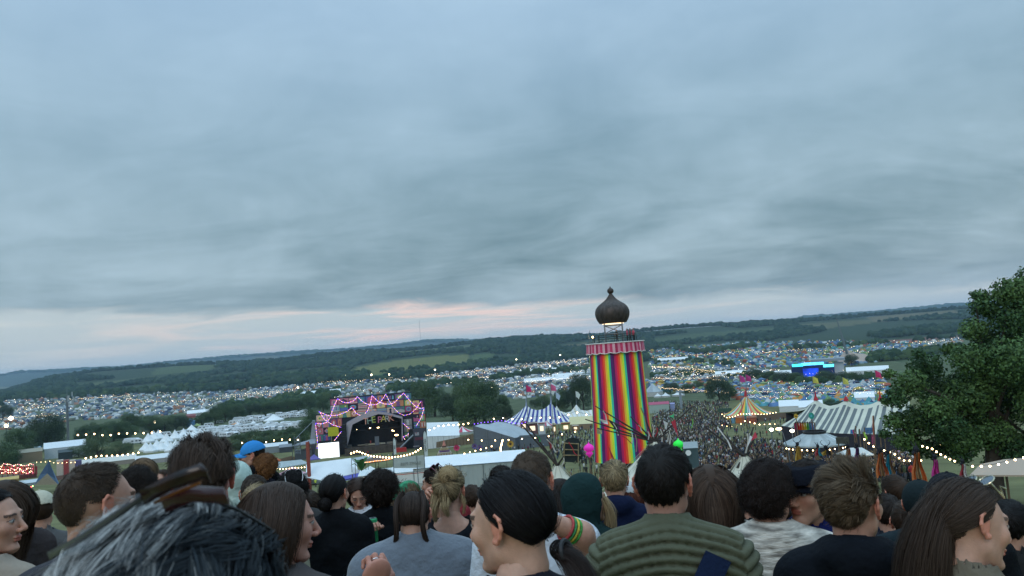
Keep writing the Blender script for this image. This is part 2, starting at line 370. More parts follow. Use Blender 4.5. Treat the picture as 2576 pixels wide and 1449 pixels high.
# glades: a patchwork so that not every slope is wooded
cell = np.sin(p[:, 0]/190+np.sin(p[:, 1]/230)*2)+np.cos(p[:, 1]/210+np.sin(p[:, 0]/260)*2); p = p[cell > -.55]
woods('far_woods', 'dark mass of woods and hedges covering the far hillside across the valley', p, 4, 10, .95, (.017, .037, .025), (.045, .07, .038))
p = samp(3200, 3360, 3480, .8); woods('ridge_trees', 'uneven line of dark trees along the crest of the far hill', p, 4, 15, .8, (.014, .03, .018), (.035, .058, .028))
p = samp(3500, 8300, 9050, .8); woods('distant_ridge_woods', 'blue hazy woods along the most distant ridge on the skyline', p, 18, 38, .5)
# hedgerow bands through the camps and between the fields
def band(pts, n, wid):
    o = []
    for _ in range(n):
        t = random.random()*(len(pts)-1); i = int(t); u = t-i
        x = pts[i][0]*(1-u)+pts[i+1][0]*u; y = pts[i][1]*(1-u)+pts[i+1][1]*u+random.uniform(-wid, wid); o.append(G(x, y, 150))
    return np.array([tuple(q) for q in o])
bands = [([(560, 1035), (650, 1025), (800, 1000), (850, 990)], 260, 11, 'left of the stage above the caravans'),
 ([(1640, 948), (1760, 940), (1900, 952), (1990, 964), (2110, 964), (2230, 955)], 300, 4, 'in front of the blue lit stage'), ([(1640, 868), (1760, 890), (1900, 872)], 120, 3, 'between the camps right of the tower'),
 ([(1650, 912), (1720, 906), (1850, 920)], 120, 5, 'right of the striped tower below the upper camp'), ([(1240, 955), (1330, 945), (1480, 930)], 110, 3, 'through the camp left of the tower'),
 ([(980, 985), (1060, 975), (1200, 962)], 120, 5, 'behind the stage'), ([(0, 1000), (150, 1000), (330, 988), (560, 976)], 260, 5, 'at the far edge of the left camp'),
 ([(1980, 880), (2100, 875), (2240, 862)], 40, 2, 'above the tan peaked structure'), ([(2190, 905), (2260, 900), (2420, 880)], 150, 7, 'right of the tan peaked structure'),
 ([(560, 955), (760, 945), (880, 935)], 90, 4, 'at the foot of the far hill'), ([(880, 948), (1010, 934), (1180, 917), (1250, 905)], 70, 1.2, 'between the two big fields')]
for pts, n, wd, wh in bands:
    q = band(pts, n, wd); dm = q[:, 1].mean()
    hs = .55 if 'blue lit' in wh or 'upper camp' in wh else .85
    woods('hedgerow', 'dark band of hedgerow trees '+wh, q, (2.5+dm*.001)*hs, (4+dm*.0035)*hs, 1.0, (.022, .045, .024), (.06, .088, .036))
# ------------------------------------------------------------------ camp tents
def tentmesh(kind):
    mb = MB()
    if kind == 0:
        pr = [(1, 0), (.93, .42), (.62, .78), (.01, .95)]; mb.lathe(pr, 8)
    elif kind == 1: mb.add([(-1, -1.1, 0), (1, -1.1, 0), (1, 1.1, 0), (-1, 1.1, 0), (0, -1.2, 1.05), (0, 1.2, .9)], [(0, 4, 5, 3), (1, 2, 5, 4), (0, 1, 4, 4), (2, 3, 5, 5)])
    elif kind == 2: mb.lathe([(1, 0), (.98, .35), (.05, 1.45)], 8)
    else: mb.box((0, 0, .5), (1.6, 1.6, .9)); mb.add([(-.95, -.95, .95), (.95, -.95, .95), (.95, .95, .95), (-.95, .95, .95), (0, 0, 1.5)], [(0, 1, 4, 4), (1, 2, 4, 4), (2, 3, 4, 4), (3, 0, 4, 4)])
    return np.array(mb.v, float), np.array([tuple(q) if len(q) == 4 else (*q, q[-1]) for q in mb.f])
def triq(f):                                       # quads -> tris, dropping empty ones
    t = np.r_[f[:, [0, 1, 2]], f[:, [0, 2, 3]]]; return t[(t[:, 0] != t[:, 1]) & (t[:, 1] != t[:, 2]) & (t[:, 0] != t[:, 2])]
TT = [(v, triq(f)) for v, f in (tentmesh(k) for k in range(4))]
TC = {'blue': np.array([(.10, .2, .36), (.05, .12, .3), (.3, .42, .5), (.5, .55, .55), (.08, .3, .36), (.16, .3, .12), (.3, .4, .16), (.6, .4, .06), (.45, .12, .06), (.05, .07, .12), (.2, .32, .42), (.62, .65, .64), (.14, .25, .4)])*.72,
      'grey': np.array([(.5, .54, .56), (.3, .36, .4), (.12, .18, .26), (.62, .64, .62), (.2, .26, .26), (.08, .12, .2), (.35, .38, .3), (.4, .2, .12), (.7, .72, .7)])*.72}
def camp(poly, n, dens_lo, pal):
    xs = np.array([q[0] for q in poly]); ys = np.array([q[1] for q in poly]); o = []
    while len(o) < n:
        x = random.uniform(xs.min(), xs.max()); y = random.uniform(ys.min(), ys.max())
        if inpoly(np.array([x]), np.array([y]), poly)[0]: o.append(tuple(G(x, y, 150)))
    return np.array(o)
allT = []
for poly, nm in CAMPS:
    n = {'left': 2300, 'mid': 1000, 'mid2': 200, 'right': 1900, 'blue': 1500, 'r3': 80, 'r4': 420}[nm]
    q = camp(poly, n, 0, nm); pal = TC['blue'] if nm in ('blue', 'right') else TC['grey']
    for p_ in q: allT.append((p_, pal[random.randrange(len(pal))], nm))
allT.sort(key=lambda t: t[0][1])
NIND = 280
tm = []
for k, (v, f) in enumerate(TT[:3]):
    for ci, (cn, c) in enumerate([('blue', (.08, .17, .34)), ('pale grey', (.48, .52, .54)), ('green', (.15, .26, .1)), ('orange', (.55, .25, .05)), ('navy', (.03, .06, .14)), ('teal', (.07, .27, .32)), ('white', (.68, .7, .7))]):
        tm.append((npmesh('dome_tent', v*np.array((1.45, 1.7, 1.55))*(1.25 if k == 2 else 1), f, mat('tent_%s' % cn.replace(' ', '_'), c, rough=.6, var=.1), False), cn, ('dome', 'ridge', 'bell')[k]))
for p_, c, nm in allT[:NIND]:
    k = min(range(len(tm)), key=lambda j: sum((a-b)**2 for a, b in zip(tm[j][0].materials[0].node_tree.nodes['RGB'].outputs[0].default_value[:3], c))+random.random()*.12)
    me, cn, kd = tm[k]; o = link('camping_tent', me, None, (p_[0], p_[1], p_[2]-.05), random.random()*6); o.scale = (random.uniform(.8, 1.25),)*3
    tag(o, 'small %s %s tent in the crowded camp beyond the striped big tops' % (cn, kd), 'tent', 'camping tents beyond the big tops, %s %s' % (cn, kd))
rest = allT[NIND:]
Vs, Fs, Cs, off = [], [], [], 0
kinds = RNG.choice(4, len(rest), p=[.62, .18, .1, .1])
for k in range(4):
    sel = [rest[i] for i in np.nonzero(kinds == k)[0]]; pos = np.array([s[0] for s in sel]); col = np.array([s[1] for s in sel])
    sc3 = RNG.uniform(.8, 1.6, len(sel))[:, None]*np.array([[1.5, 1.7, 1.6]])*(1+np.clip((pos[:, 1]-500)/1500, 0, .8))[:, None]
    v, f, c = scatter(TT[k][0], TT[k][1], pos, sc3, RNG.uniform(0, 6, len(sel)), col); Vs.append(v); Fs.append(f+off); Cs.append(c); off += len(v)
tag(link('tent_city', npmesh('tent_city', np.concatenate(Vs), np.concatenate(Fs), VCT, False, fcol=np.concatenate(Cs))), 'thousands of tiny camping tents packed across the valley fields', 'tents', kind='stuff')
# far festoon lights and lamps over the camps
bv, bf = ico(0)
LINES = [([(60, 1030), (200, 1008), (330, 1000)], 60), ([(330, 1012), (420, 1018), (560, 1010), (700, 995), (870, 985)], 90), ([(0, 1062), (90, 1055), (150, 1055)], 50), ([(560, 1004), (700, 990), (880, 968)], 60),
 ([(0, 1040), (60, 1036), (140, 1030)], 25), ([(800, 968), (1000, 955), (1240, 938)], 90), ([(940, 970), (1050, 950), (1120, 952)], 40), ([(1170, 940), (1300, 930), (1480, 908)], 110), ([(1180, 960), (1300, 945), (1440, 935)], 120), ([(1240, 978), (1350, 966), (1440, 960)], 70),
 ([(1250, 905), (1350, 899), (1490, 888)], 50), ([(1640, 905), (1750, 898), (1900, 888)], 70), ([(1900, 895), (2000, 886), (2190, 892)], 70), ([(1640, 930), (1720, 935), (1800, 945)], 110), ([(1650, 965), (1780, 965), (1830, 975)], 90), ([(1640, 990), (1740, 1000), (1840, 1010)], 130),
 ([(1840, 1005), (1950, 1008), (2100, 1015), (2235, 1010)], 120), ([(1880, 1020), (1990, 1025)], 40), ([(2000, 958), (2140, 945), (2230, 935)], 30), ([(2280, 868), (2400, 862)], 25), ([(1980, 1000), (2230, 995)], 50), ([(1700, 945), (1850, 950), (1950, 955)], 80)]
def far_bulbs(name, label, lines, size, m, jitter=3, n_extra=None):
    P3 = []
    for pts, n in lines:
        for j in range(n):
            t = (j+random.random()*.3)/n*(len(pts)-1); i = min(int(t), len(pts)-2); u = t-i
            g = G(pts[i][0]*(1-u)+pts[i+1][0]*u, pts[i][1]*(1-u)+pts[i+1][1]*u+random.gauss(0, jitter), 150); P3.append((g[0], g[1], g[2]+4+random.random()))
    P3 = np.array(P3); s = P3[:, 1]/F*size*.72*RNG.uniform(.6, 1.35, len(P3))
    v, f, c = scatter(bv, bf, P3, s, np.zeros(len(P3)), np.ones((len(P3), 3)))
    tag(link(name, npmesh(name, v, f, m)), label, 'lights', kind='stuff')
far_bulbs('festoon_lights', 'countless warm bulbs strung in lines over the far camps', LINES, .62, WARMD, 1.2)
sca = [(c[0], n) for (c, n) in zip(CAMPS, (380, 260, 60, 160, 110, 20, 200))]
pts3 = []
for poly, n in sca: pts3 += [tuple(q) for q in camp(poly, n, 0, '')]
pts3 = np.array(pts3); pts3[:, 2] += 3; v, f, c = scatter(bv, bf, pts3, pts3[:, 1]/F*RNG.uniform(.2, .62, len(pts3)), np.zeros(len(pts3)), np.ones((len(pts3), 3)))
tag(link('camp_lamps', npmesh('camp_lamps', v, f, mat('white_lamp_glow', (1, .86, .66), var=0, emis=8))), 'scattered bright lamps among the far tents and stalls', 'lights', kind='stuff')
lamp_pts = [(390, 1062, 5), (28, 1052, 8), (870, 945, 3), (935, 943, 3), (750, 975, 3), (980, 942, 2.5), (1095, 930, 2.5), (1240, 975, 3), (1300, 904, 2), (1385, 920, 2), (2090, 1075, 0), (1410, 893, 2), (1560, 960, 0), (1870, 920, 2.5), (1960, 933, 2)]
for x, y, r in lamp_pts:
    if not r: continue
    g = G(x, y+14, 150); t = thing('floodlight_mast', 'slim lamp mast with a glaring floodlight among the far camps', 'lamp post', g, 0, 'floodlight masts in the valley camps')
    top = P(x, y, g.y)-g; k = g.y/F
    mb = MB(); mb.tube([(0, 0, -1), (0, 0, top.z)], k*.6, 5); mb.obj('mast', STEEL, t)
    mb = MB(); mb.ell((0, 0, top.z), (r*k*.6,)*3, 8, 6); mb.obj('lamp', mat('floodlight_glow', (1, .82, .5), var=0, emis=16), t)
# ------------------------------------------------------------------ haze over the valley
mb = MB(); mb.box((0, 4000, 20), (24000, 24000, 560)); hz = MB(); hz = mb.obj('haze', VC)
hm = bpy.data.materials.new('valley_haze'); hm.use_nodes = True; t = hm.node_tree; t.nodes.clear()
vo = t.nodes.new('ShaderNodeVolumePrincipled'); vo.inputs['Density'].default_value = 6e-5; vo.inputs['Color'].default_value = (.55, .76, 1, 1); vo.inputs['Anisotropy'].default_value = .1
oo = t.nodes.new('ShaderNodeOutputMaterial'); t.links.new(vo.outputs[0], oo.inputs['Volume'])
hz.data.materials.clear(); hz.data.materials.append(hm); tag(hz, kind='stuff')
# ------------------------------------------------------------------ picture notes -> positions
def cv(ox, oy, k): return lambda x, y: (ox+x*k, oy+y*k)
zs = cv(703.1, 926.8, .17643); zl = cv(0, 1022.7, .1544); zm = cv(319.6, 990.8, .1985); zr = cv(1917.6, 958.8, .17643)
zc = cv(1150.6, 831, .2647); zd = cv(1661.9, 767, .3088); z1 = cv(0, 831, .2647); z2 = cv(575.3, 831, .2647); z5 = cv(2109.4, 639.2, .3971)
def gnd(p): return Vector((p[0], p[1], float(gz(p[0], p[1]))))
def at(x, y, D=None, up=0):                        # ground point; with D the column at that distance
    if D is None: return G(x, y)
    return P(x, y, D)
def put(x, y, D):                                  # ground point in the column of (x, y) at D, and height of (x, y) above it
    q = P(x, y, D); g = gnd(q); return g, q.z-g.z
def text_mesh(txt, size, th, name='lettering'):
    cu = bpy.data.curves.new('t', 'FONT'); cu.body = txt; cu.size = size; cu.extrude = th/2; cu.align_x = 'CENTER'; cu.align_y = 'CENTER'; cu.resolution_u = 3
    o = bpy.data.objects.new('t', cu); me = bpy.data.meshes.new_from_object(o); me.name = name; bpy.data.objects.remove(o); bpy.data.curves.remove(cu)
    me.transform(Matrix.Rotation(math.pi/2, 4, 'X')); return me
BULB = {}
def bulb_mesh(r, m):
    k = (round(r, 3), m.name)
    if k not in BULB: BULB[k] = npmesh('bulb', bvx*r, bfx, m, True)
    return BULB[k]
bvx, bfx = ico(1)
CABLE = mat('black_cable', (.02, .02, .02), var=0)
def festoon(label, pts, n, r, m=None, group=None, sag=.04, D=None, cr=None, name='string_lights', poles=None):
    pts = [Vector(p) for p in pts]; t = thing(name, label, 'string lights', pts[0], 0, group); o = pts[0]; path = []
    for a, b in zip(pts, pts[1:]):
        for i in range(8):
            u = i/8; q = a.lerp(b, u); q.z -= 4*u*(1-u)*sag*(b-a).length; path.append(q-o)
    path.append(pts[-1]-o); mb = MB(); mb.tube(path, cr or r*.16, 3); mb.obj('cable', CABLE, t)
    seg = [0]
    for a, b in zip(path, path[1:]): seg.append(seg[-1]+(b-a).length)
    ms = m if isinstance(m, (list, tuple)) else [m or WARM]
    for i in range(n):
        s = seg[-1]*(i+.5)/n; k = max(j for j in range(len(seg)) if seg[j] <= s); k = min(k, len(path)-2)
        q = path[k].lerp(path[k+1], (s-seg[k])/max(seg[k+1]-seg[k], 1e-6)); b = link('bulb', bulb_mesh(r*.62, ms[i % len(ms)]), t, (q.x, q.y, q.z-r*.8))
    return t
# ------------------------------------------------------------------ the tall tower dressed in ribbons
k = 105/F; q = P(1571, 1155, 105); g0 = gnd(q); zb = q.z-g0.z
tw = thing('ribbon_tower', 'tall round tower wrapped in rainbow striped ribbons with a dark onion dome on top', 'tower', g0, az(q))
RB = [rgb(84, 26, 84), rgb(176, 28, 84), rgb(214, 34, 48), rgb(222, 84, 36), rgb(232, 176, 56), rgb(196, 246, 50), rgb(48, 184, 150), rgb(80, 32, 104)]
reps = 11; NS = reps*len(RB)*2
def rfr(q, t): return 1+.005*math.sin(q*NS/2)+.004*math.sin(q*37+t*3)
prof = [(3.92-.37*t+.16*(1-t)**3, zb+14.35*t) for t in [i/24 for i in range(25)]]
mb = MB(); mb.lathe(prof, NS, fr=rfr, cols=lambda i, kk: tuple(min(c*1.3, .95) for c in RB[(kk//2) % len(RB)])); rib = mb.obj('ribbon_skirt', mat('glossy_ribbon', attr=True, rough=.45, var=.22, scale=.9, bump=.5, bscale=3, stretch=(3, 3, .25)), tw)
mb = MB(); zt = zb+14.3
mb.lathe([(3.3, 0), (3.3, zb+14.2)], 24); mb.obj('inner_frame', BLACKM, tw)
def scal(i, kk): return (rgb(205, 60, 100), rgb(226, 170, 180), rgb(170, 40, 80), rgb(215, 130, 150))[(kk//2) % 4]
mb = MB(); n = 144; ring = []
for i, (r, z) in enumerate([(3.9, zt+1.35), (3.92, zt+.9), (3.95, zt+.5), (3.98, zt+.12)]):
    ring.append([(r*math.cos(2*math.pi*j/n), r*math.sin(2*math.pi*j/n), z-(.14*abs(math.sin(j*math.pi/8)) if i == 3 else 0)) for j in range(n+1)])
mb.grid(ring, cols=scal); mb.obj('scalloped_valance', VC, tw)
mb = MB()
for zz, off in ((zt+1.36, 0), (zt+.1, 1)):
    mb.tube([(3.96*math.cos(2*math.pi*j/n), 3.96*math.sin(2*math.pi*j/n), zz-(off*.14*abs(math.sin(j*math.pi/8)))) for j in range(n+1)], .07, 4)
mb.obj('valance_trim', mat('cream_trim', (.7, .66, .6)), tw)
mb = MB(); mb.lathe([(.01, zt+1.2), (3.88, zt+1.2), (3.88, zt+1.36), (.01, zt+1.37)], 40); mb.obj('deck', WOODM, tw)
pz = zt+1.37
mb = MB()
for j in range(16):
    a = 2*math.pi*j/16; b = 2*math.pi*(j+1)/16; r = 2.95
    mb.tube([(r*math.cos(a), r*math.sin(a), pz), (r*math.cos(a), r*math.sin(a), pz+1.1)], .035, 5)
    for h in (.55, .8, 1.1): mb.tube([(r*math.cos(a), r*math.sin(a), pz+h), (r*math.cos(b), r*math.sin(b), pz+h)], .025, 4)
mb.obj('railing', mat('dark_green_railing', (.02, .035, .03), rough=.6), tw)
fr = MB(); hw = 1.19; zd0 = pz+2.65
for sx in (-1, 1):
    for sy in (-1, 1): fr.tube([(sx*hw, sy*hw, pz), (sx*hw, sy*hw, zd0)], .085, 6)
for (a, b) in (((-1, -1), (1, -1)), ((1, -1), (1, 1)), ((1, 1), (-1, 1)), ((-1, 1), (-1, -1))):
    for s in (0, 1):
        p1, p2 = ((a, b) if s == 0 else (b, a)); fr.tube([(p1[0]*hw, p1[1]*hw, zd0-.3), (p2[0]*hw, p2[1]*hw, zd0-1.35)], .035, 4)
    fr.tube([(a[0]*hw, a[1]*hw, zd0-.3), (b[0]*hw, b[1]*hw, zd0-.3)], .06, 5); fr.tube([(a[0]*hw, a[1]*hw, pz+1.2), (b[0]*hw, b[1]*hw, pz+1.2)], .05, 5)
fr.obj('dome_frame', STEEL, tw)
u = .01797
dp = [(100, 0), (108, 13), (117, 28), (124, 45), (128, 62), (129, 78), (127, 95), (121, 112), (110, 128), (96, 141), (79, 153), (62, 164), (48, 175), (36, 186), (26, 198), (18, 210), (13, 219), (11, 224), (17, 228), (23, 236), (25, 246), (23, 256), (15, 264), (8, 269), (3, 277), (.5, 284)]
cop = mat('patinated_copper', (.075, .058, .05), rough=.5, var=.4, scale=2.5, metal=.5, bump=.4, bscale=9, stretch=(1, 1, .5))
mb = MB(); mb.lathe([(.1, zd0+.02)]+[(r*u, zd0+z*u) for r, z in dp[:18]], 40); mb.obj('onion_dome', cop, tw, True)
mb = MB()
for j in range(20):
    a = 2*math.pi*j/20; mb.tube([((r*u+.012)*math.cos(a), (r*u+.012)*math.sin(a), zd0+z*u) for r, z in dp[:17]], .018, 3)
mb.obj('dome_seams', cop, tw)
mb = MB(); mb.lathe([(r*u, zd0+z*u) for r, z in dp[17:]], 20); mb.obj('finial', cop, tw, True)
mb = MB(); mb.lathe([(.01, zd0-.1), (1.45, zd0-.1), (1.45, zd0-.03), (.01, zd0-.03)], 20); mb.obj('dome_light', mat('warm_lamp_glow', (1, .72, .42), var=0, emis=2.2), tw)
mb = MB(); mb.ell((-2.9, -.6, pz+.95), (.1, .1, .13), 8, 6); mb.obj('floodlight', WARM, tw)
mb = MB(); mb.tube([(-2.9, -.6, pz), (-2.95, -.6, pz+.8)], .03, 4); mb.tube([(-3.3, -.5, pz), (-3.45, -.6, pz+1.3), (-3.2, -.7, pz+1.9)], .03, 4); mb.obj('lamp_bracket', STEEL, tw)
# bamboo fence round the foot
def fence(name, label, A, B, h, m, dx=.28, r=.05, jit=.25, group=None):
    A = gnd(A); B = gnd(B); t = thing(name, label, 'fence', A, 0, group); n = int((B-A).length/dx); mb = MB()
    for i in range(n+1):
        p = gnd(A.lerp(B, i/n))-A; hh = h*(1+random.uniform(-jit, jit)*.5); mb.tube([p, p+Vector((random.uniform(-.05, .05), 0, hh))], r, 5)
    mb.obj('stakes', m, t); mb = MB()
    for zz in (.35, .8): mb.tube([Vector((0, 0, h*zz)), gnd(A.lerp(B, .5))-A+Vector((0, 0, h*zz)), B-A+Vector((0, 0, h*zz))], r*.7, 4)
    mb.obj('rail', m, t); return t
BAM = mat('bamboo', (.27, .21, .11), rough=.7, var=.3, scale=3)
A, _ = put(1415, 1190, 98); B, _ = put(1560, 1185, 97); fence('bamboo_fence', 'pale bamboo stake fence at the foot of the striped tower', A, B, 2.3, BAM)
A, _ = put(1560, 1185, 97); B, _ = put(1700, 1175, 101); fence('bamboo_fence', 'bamboo stake fence behind the big tepee, right of the tower foot', A, B, 2.2, BAM)
# black arched board on a bamboo frame
f = Fr(at(*zc(1100, 1262), 93)); t = thing('arched_board', 'black arched board with a pale bamboo frame left of the striped tower', 'board', f.p, f.rz)
pts = [(1012, 1250), (1005, 1180), (1020, 1060), (1050, 1028), (1100, 1018), (1145, 1030), (1168, 1070), (1165, 1130), (1195, 1170), (1190, 1225), (1130, 1232), (1110, 1255)]
mb = MB(); mb.plate([f.L(*zc(x, y)) for x, y in pts], .25, (0, 1, 0)); mb.obj('board', mat('black_board', (.012, .02, .02), var=.3), t)
mb = MB()
for a, b in (((1012, 1072), (1152, 1080)), ((1010, 1132), (1150, 1138)), ((1005, 1187), (1172, 1188)), ((1018, 1065), (1010, 1262)), ((1150, 1072), (1148, 1262))): mb.tube([f.L(*zc(*a), -.12), f.L(*zc(*b), -.12)], .07, 5)
mb.obj('bamboo_frame', BAM, t)
mb = MB(); mb.tube([f.L(*zc(x, y), -.25) for x, y in ((1058, 1062), (1075, 1090), (1095, 1120), (1110, 1165), (1140, 1190))], .05, 4); mb.obj('red_ribbon', mat('red_cloth', (.45, .03, .04)), t)
# lanterns on posts
def lantern(x, y, D, rp, colr, word, gtop=None):
    f = Fr(P(*(x, y), D)); kk = D/F; g = gnd(f.p); h = f.p.z-g.z; r = rp*kk
    t = thing('paper_lantern', word, 'lantern', g, f.rz); m = mat('lantern_'+word.split()[0], colr, rough=.5, var=.1, emis=.25)
    mb = MB(); mb.lathe([(.02, 1.35*r), (.12*r, 1.0*r), (.35*r, .8*r), (.8*r, .5*r), (1.02*r, .1*r), (.95*r, -.35*r), (.55*r, -.65*r), (.5*r, -.8*r), (.75*r, -1.0*r), (.7*r, -1.2*r), (.3*r, -1.6*r), (.1*r, -1.9*r)], 16, fr=lambda q, tt: 1+.04*math.cos(q*8))
    o = mb.obj('lantern_body', m, t, True); o.location = (0, 0, h)
    mb = MB()
    for j in range(8): a = j*math.pi/4; mb.tube([(1.05*r*math.cos(a)*s, 1.05*r*math.sin(a)*s, h+z*r) for s, z in ((.35, .8), (.8, .5), (1.0, .1), (.95, -.35), (.55, -.65))], r*.03, 3)
    mb.obj('lantern_ribs', m, t)
    mb = MB(); mb.tube([(0, 0, -.2), (0, 0, h-1.8*r)], .08, 6); mb.obj('post', WOODM, t); return t
lantern(*zc(1250, 1120), 95, 12, (.85, .03, .5), 'magenta onion shaped lantern on a striped post at the foot of the tower')
lantern(*zc(2100, 1085), 88, 12, (.03, .85, .08), 'green onion shaped lantern over the crowd right of the big tepee')
# ------------------------------------------------------------------ tents, marquees and stalls
def lin(a, b, t): return a+(b-a)*t
def sheet_tent(name, label, cat, f, top, bot, colf, wall=None, wallh=2.2, nrow=12, sag=.12, depth=None, mats=None, group=None):
    """big top: ridge polyline (picture pts) at dy=depth/2, eave polyline near side, mirrored on the far side"""
    t = thing(name, label, cat, f.p, f.rz, group); dp_ = depth
    T = [f.L(*p, dp_/2) for p in top]; Bn = [f.L(*p, 0) for p in bot]; n = len(T)-1; Kc = 60
    def samp_(Pl, u): s = u*n; i = min(int(s), n-1); return Pl[i].lerp(Pl[i+1], s-i)
    rows = []
    for i in range(nrow+1):
        v = i/nrow; r = []
        for kq in range(Kc+1):
            u = kq/Kc; a, b = samp_(T, u), samp_(Bn, u); p = a.lerp(b, v); p.z -= sag*4*v*(1-v)*(a.z-b.z)*(.5+.5*(1-v)); r.append(p)
        rows.append(r)
    mb = MB(); mb.grid(rows, cols=lambda i, kq: colf(kq/Kc, i/nrow))
    back = [[Vector((p.x, dp_-p.y, p.z)) for p in r] for r in rows][::-1]; mb.grid(back, cols=lambda i, kq: colf(kq/Kc, 1-i/nrow)); mb.obj('canopy', VCT, t, True)
    mb = MB(); e = rows[-1]; w_ = [[p for p in e], [Vector((p.x, p.y, p.z-wallh)) for p in e]]; mb.grid(w_, cols=lambda i, kq: wall(kq/Kc) if wall else (.5, .5, .5))
    e = back[0]; mb.grid([e, [Vector((p.x, p.y, p.z-wallh)) for p in e]], cols=lambda i, kq: wall(kq/Kc) if wall else (.5, .5, .5))
    mb.obj('side_wall', VC, t); return t
def lathe_tent(name, label, x, y, D, rp, hp, colors, nst, group=None, wallp=.35, curve=.55, wall=(.5, .5, .48), tip=None):
    """round peaked tent; base centre at picture (x, y)"""
    p = P(x, y, D) if D else G(x, y); kk = p.y/F; r = rp*kk; h = hp*kk; hw = h*wallp; t = thing(name, label, 'tent', p, az(p), group)
    prof = []
    for i in range(11): v = i/10; prof.append((r*v+.02, hw+(h-hw)*((1-v)**(1/curve))))
    mb = MB(); nn = nst*2; mb.lathe(prof, nn, cols=lambda i, kq: colors[(kq//2) % len(colors)]); mb.obj('canopy', VCT, t)
    mb = MB(); mb.lathe([(r*.98, hw), (r*.97, -.3)], nn, cols=lambda i, kq: wall if isinstance(wall, tuple) else wall[(kq//2) % len(wall)]); mb.obj('side_wall', VC, t)
    if tip: mb = MB(); mb.lathe([(r*.08, h*.93), (r*.05, h*1.1), (.01, h*1.25)], 8); mb.obj('peak_cone', mat('red_cloth', (.45, .03, .04)), t)
    return t
def gazebo(label, x, y, D, wp, hp, col, name='gazebo', group=None, open_=False, turn=.3):
    p = P(x, y, D) if D else G(x, y); kk = p.y/F; a = wp*kk/2; h = hp*kk; hw = h*.5; t = thing(name, label, 'gazebo', p, az(p)+turn, group)
    mb = MB(); pk = (0, 0, h); rows = []
    for v in (0, .25, .5, .75, 1):
        z = hw+(h-hw)*(1-v)**1.25; s = a*v+.01; rows.append([(-s, -s, z), (s, -s, z), (s, s, z), (-s, s, z), (-s, -s, z)])
    rows.append([(-a, -a, hw-.28), (a, -a, hw-.28), (a, a, hw-.28), (-a, a, hw-.28), (-a, -a, hw-.28)]); mb.grid(rows)
    mb.obj('canopy', mat('gazebo_'+'_'.join(label.split()[:2]), col, rough=.55, var=.1, scale=1.2, bump=.2, bscale=3), t)
    g = float(gz(p.x, p.y))-p.z
    for sx in (-1, 1):
        for sy in (-1, 1): mb = MB(); mb.tube([(sx*a*.96, sy*a*.96, min(g, 0)-.1), (sx*a*.96, sy*a*.96, hw)], .03, 5); mb.obj('leg', STEEL, t)
    return t
def marquee(label, f, A, B, depth, roofh, wallh, col=(.72, .74, .74), name='marquee', wcol=None, ridge=.5, ground=True, group=None, bays=6):
    """A, B picture ends of the near eave; ridge runs parallel; depth and heights in metres"""
    t = thing(name, label, 'marquee', f.p, f.rz, group); a, b = f.L(*A), f.L(*B); R = Vector((0, depth*ridge, roofh)); Bk = Vector((0, depth, 0)); n = bays
    m = mat('marquee_'+'_'.join(str(int(c*100)) for c in col), col, rough=.6, var=.05, scale=.3)
    mb = MB(); ea = [a.lerp(b, i/n) for i in range(n+1)]
    mid = lambda p, q, s: p.lerp(q, .5)-Vector((0, 0, s))
    rows = [[p for p in ea], [p+R*.5-Vector((0, 0, .05*roofh*(i % 2))) for i, p in enumerate(ea)], [p+R for p in ea], [p+Bk for p in ea]]
    mb.grid(rows); mb.add([a, a+R, a+Bk], [(0, 2, 1)]); mb.add([b, b+R, b+Bk], [(0, 1, 2)]); mb.obj('roof', m, t)
    mb = MB(); dz = Vector((0, 0, -wallh)); o = Vector((0, .02, -.02))
    for p, q_ in ((a, b), (b, b+Bk), (b+Bk, a+Bk), (a+Bk, a)): mb.add([p+o, q_+o, q_+dz+o, p+dz+o], [(0, 1, 2, 3)])
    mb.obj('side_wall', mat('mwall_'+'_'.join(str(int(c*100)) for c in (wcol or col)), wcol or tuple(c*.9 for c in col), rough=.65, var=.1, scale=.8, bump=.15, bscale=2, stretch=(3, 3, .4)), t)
    mb = MB()
    for p in ea: mb.tube([p+Vector((0, -.04, 0)), p+Vector((0, -.04, -wallh))], .035, 4)
    mb.tube([a+Vector((0, -.04, .02)), b+Vector((0, -.04, .02))], .04, 4); mb.obj('frame', STEEL, t)
    return t
WH = rgb(214, 214, 205); WH2 = (.66, .67, .64); BL = rgb(62, 70, 140)
# blue and white big top
f = Fr(at(*zc(800, 905))); D0 = f.p.y
t = sheet_tent('big_top', 'blue and white striped big top with two peaks beside the crowd', 'tent', f, [zc(*p) for p in ((560, 800), (600, 765), (655, 712), (700, 745), (760, 760), (830, 745), (890, 690), (950, 760), (1010, 800), (1060, 825))],
 [zc(*p) for p in ((425, 880), (500, 892), (580, 898), (660, 900), (740, 900), (820, 896), (900, 890), (990, 885), (1080, 875), (1170, 862))], lambda u, v: BL if int(u*30) % 2 else WH2, lambda u: (.35, .3, .3), 2.6, sag=.1, depth=22)
for x, y in ((655, 712), (890, 690)):
    q = f.L(*zc(x, y), 11); mb = MB(); mb.tube([q, q+Vector((0, 0, 3))], .12, 5); mb.tube([q-Vector((0, 0, .5)), q+Vector((0, 0, 1.6))], [.5, .1], 8); mb.obj('king_pole', mat('pale_blue_cloth', (.3, .35, .5)), t)
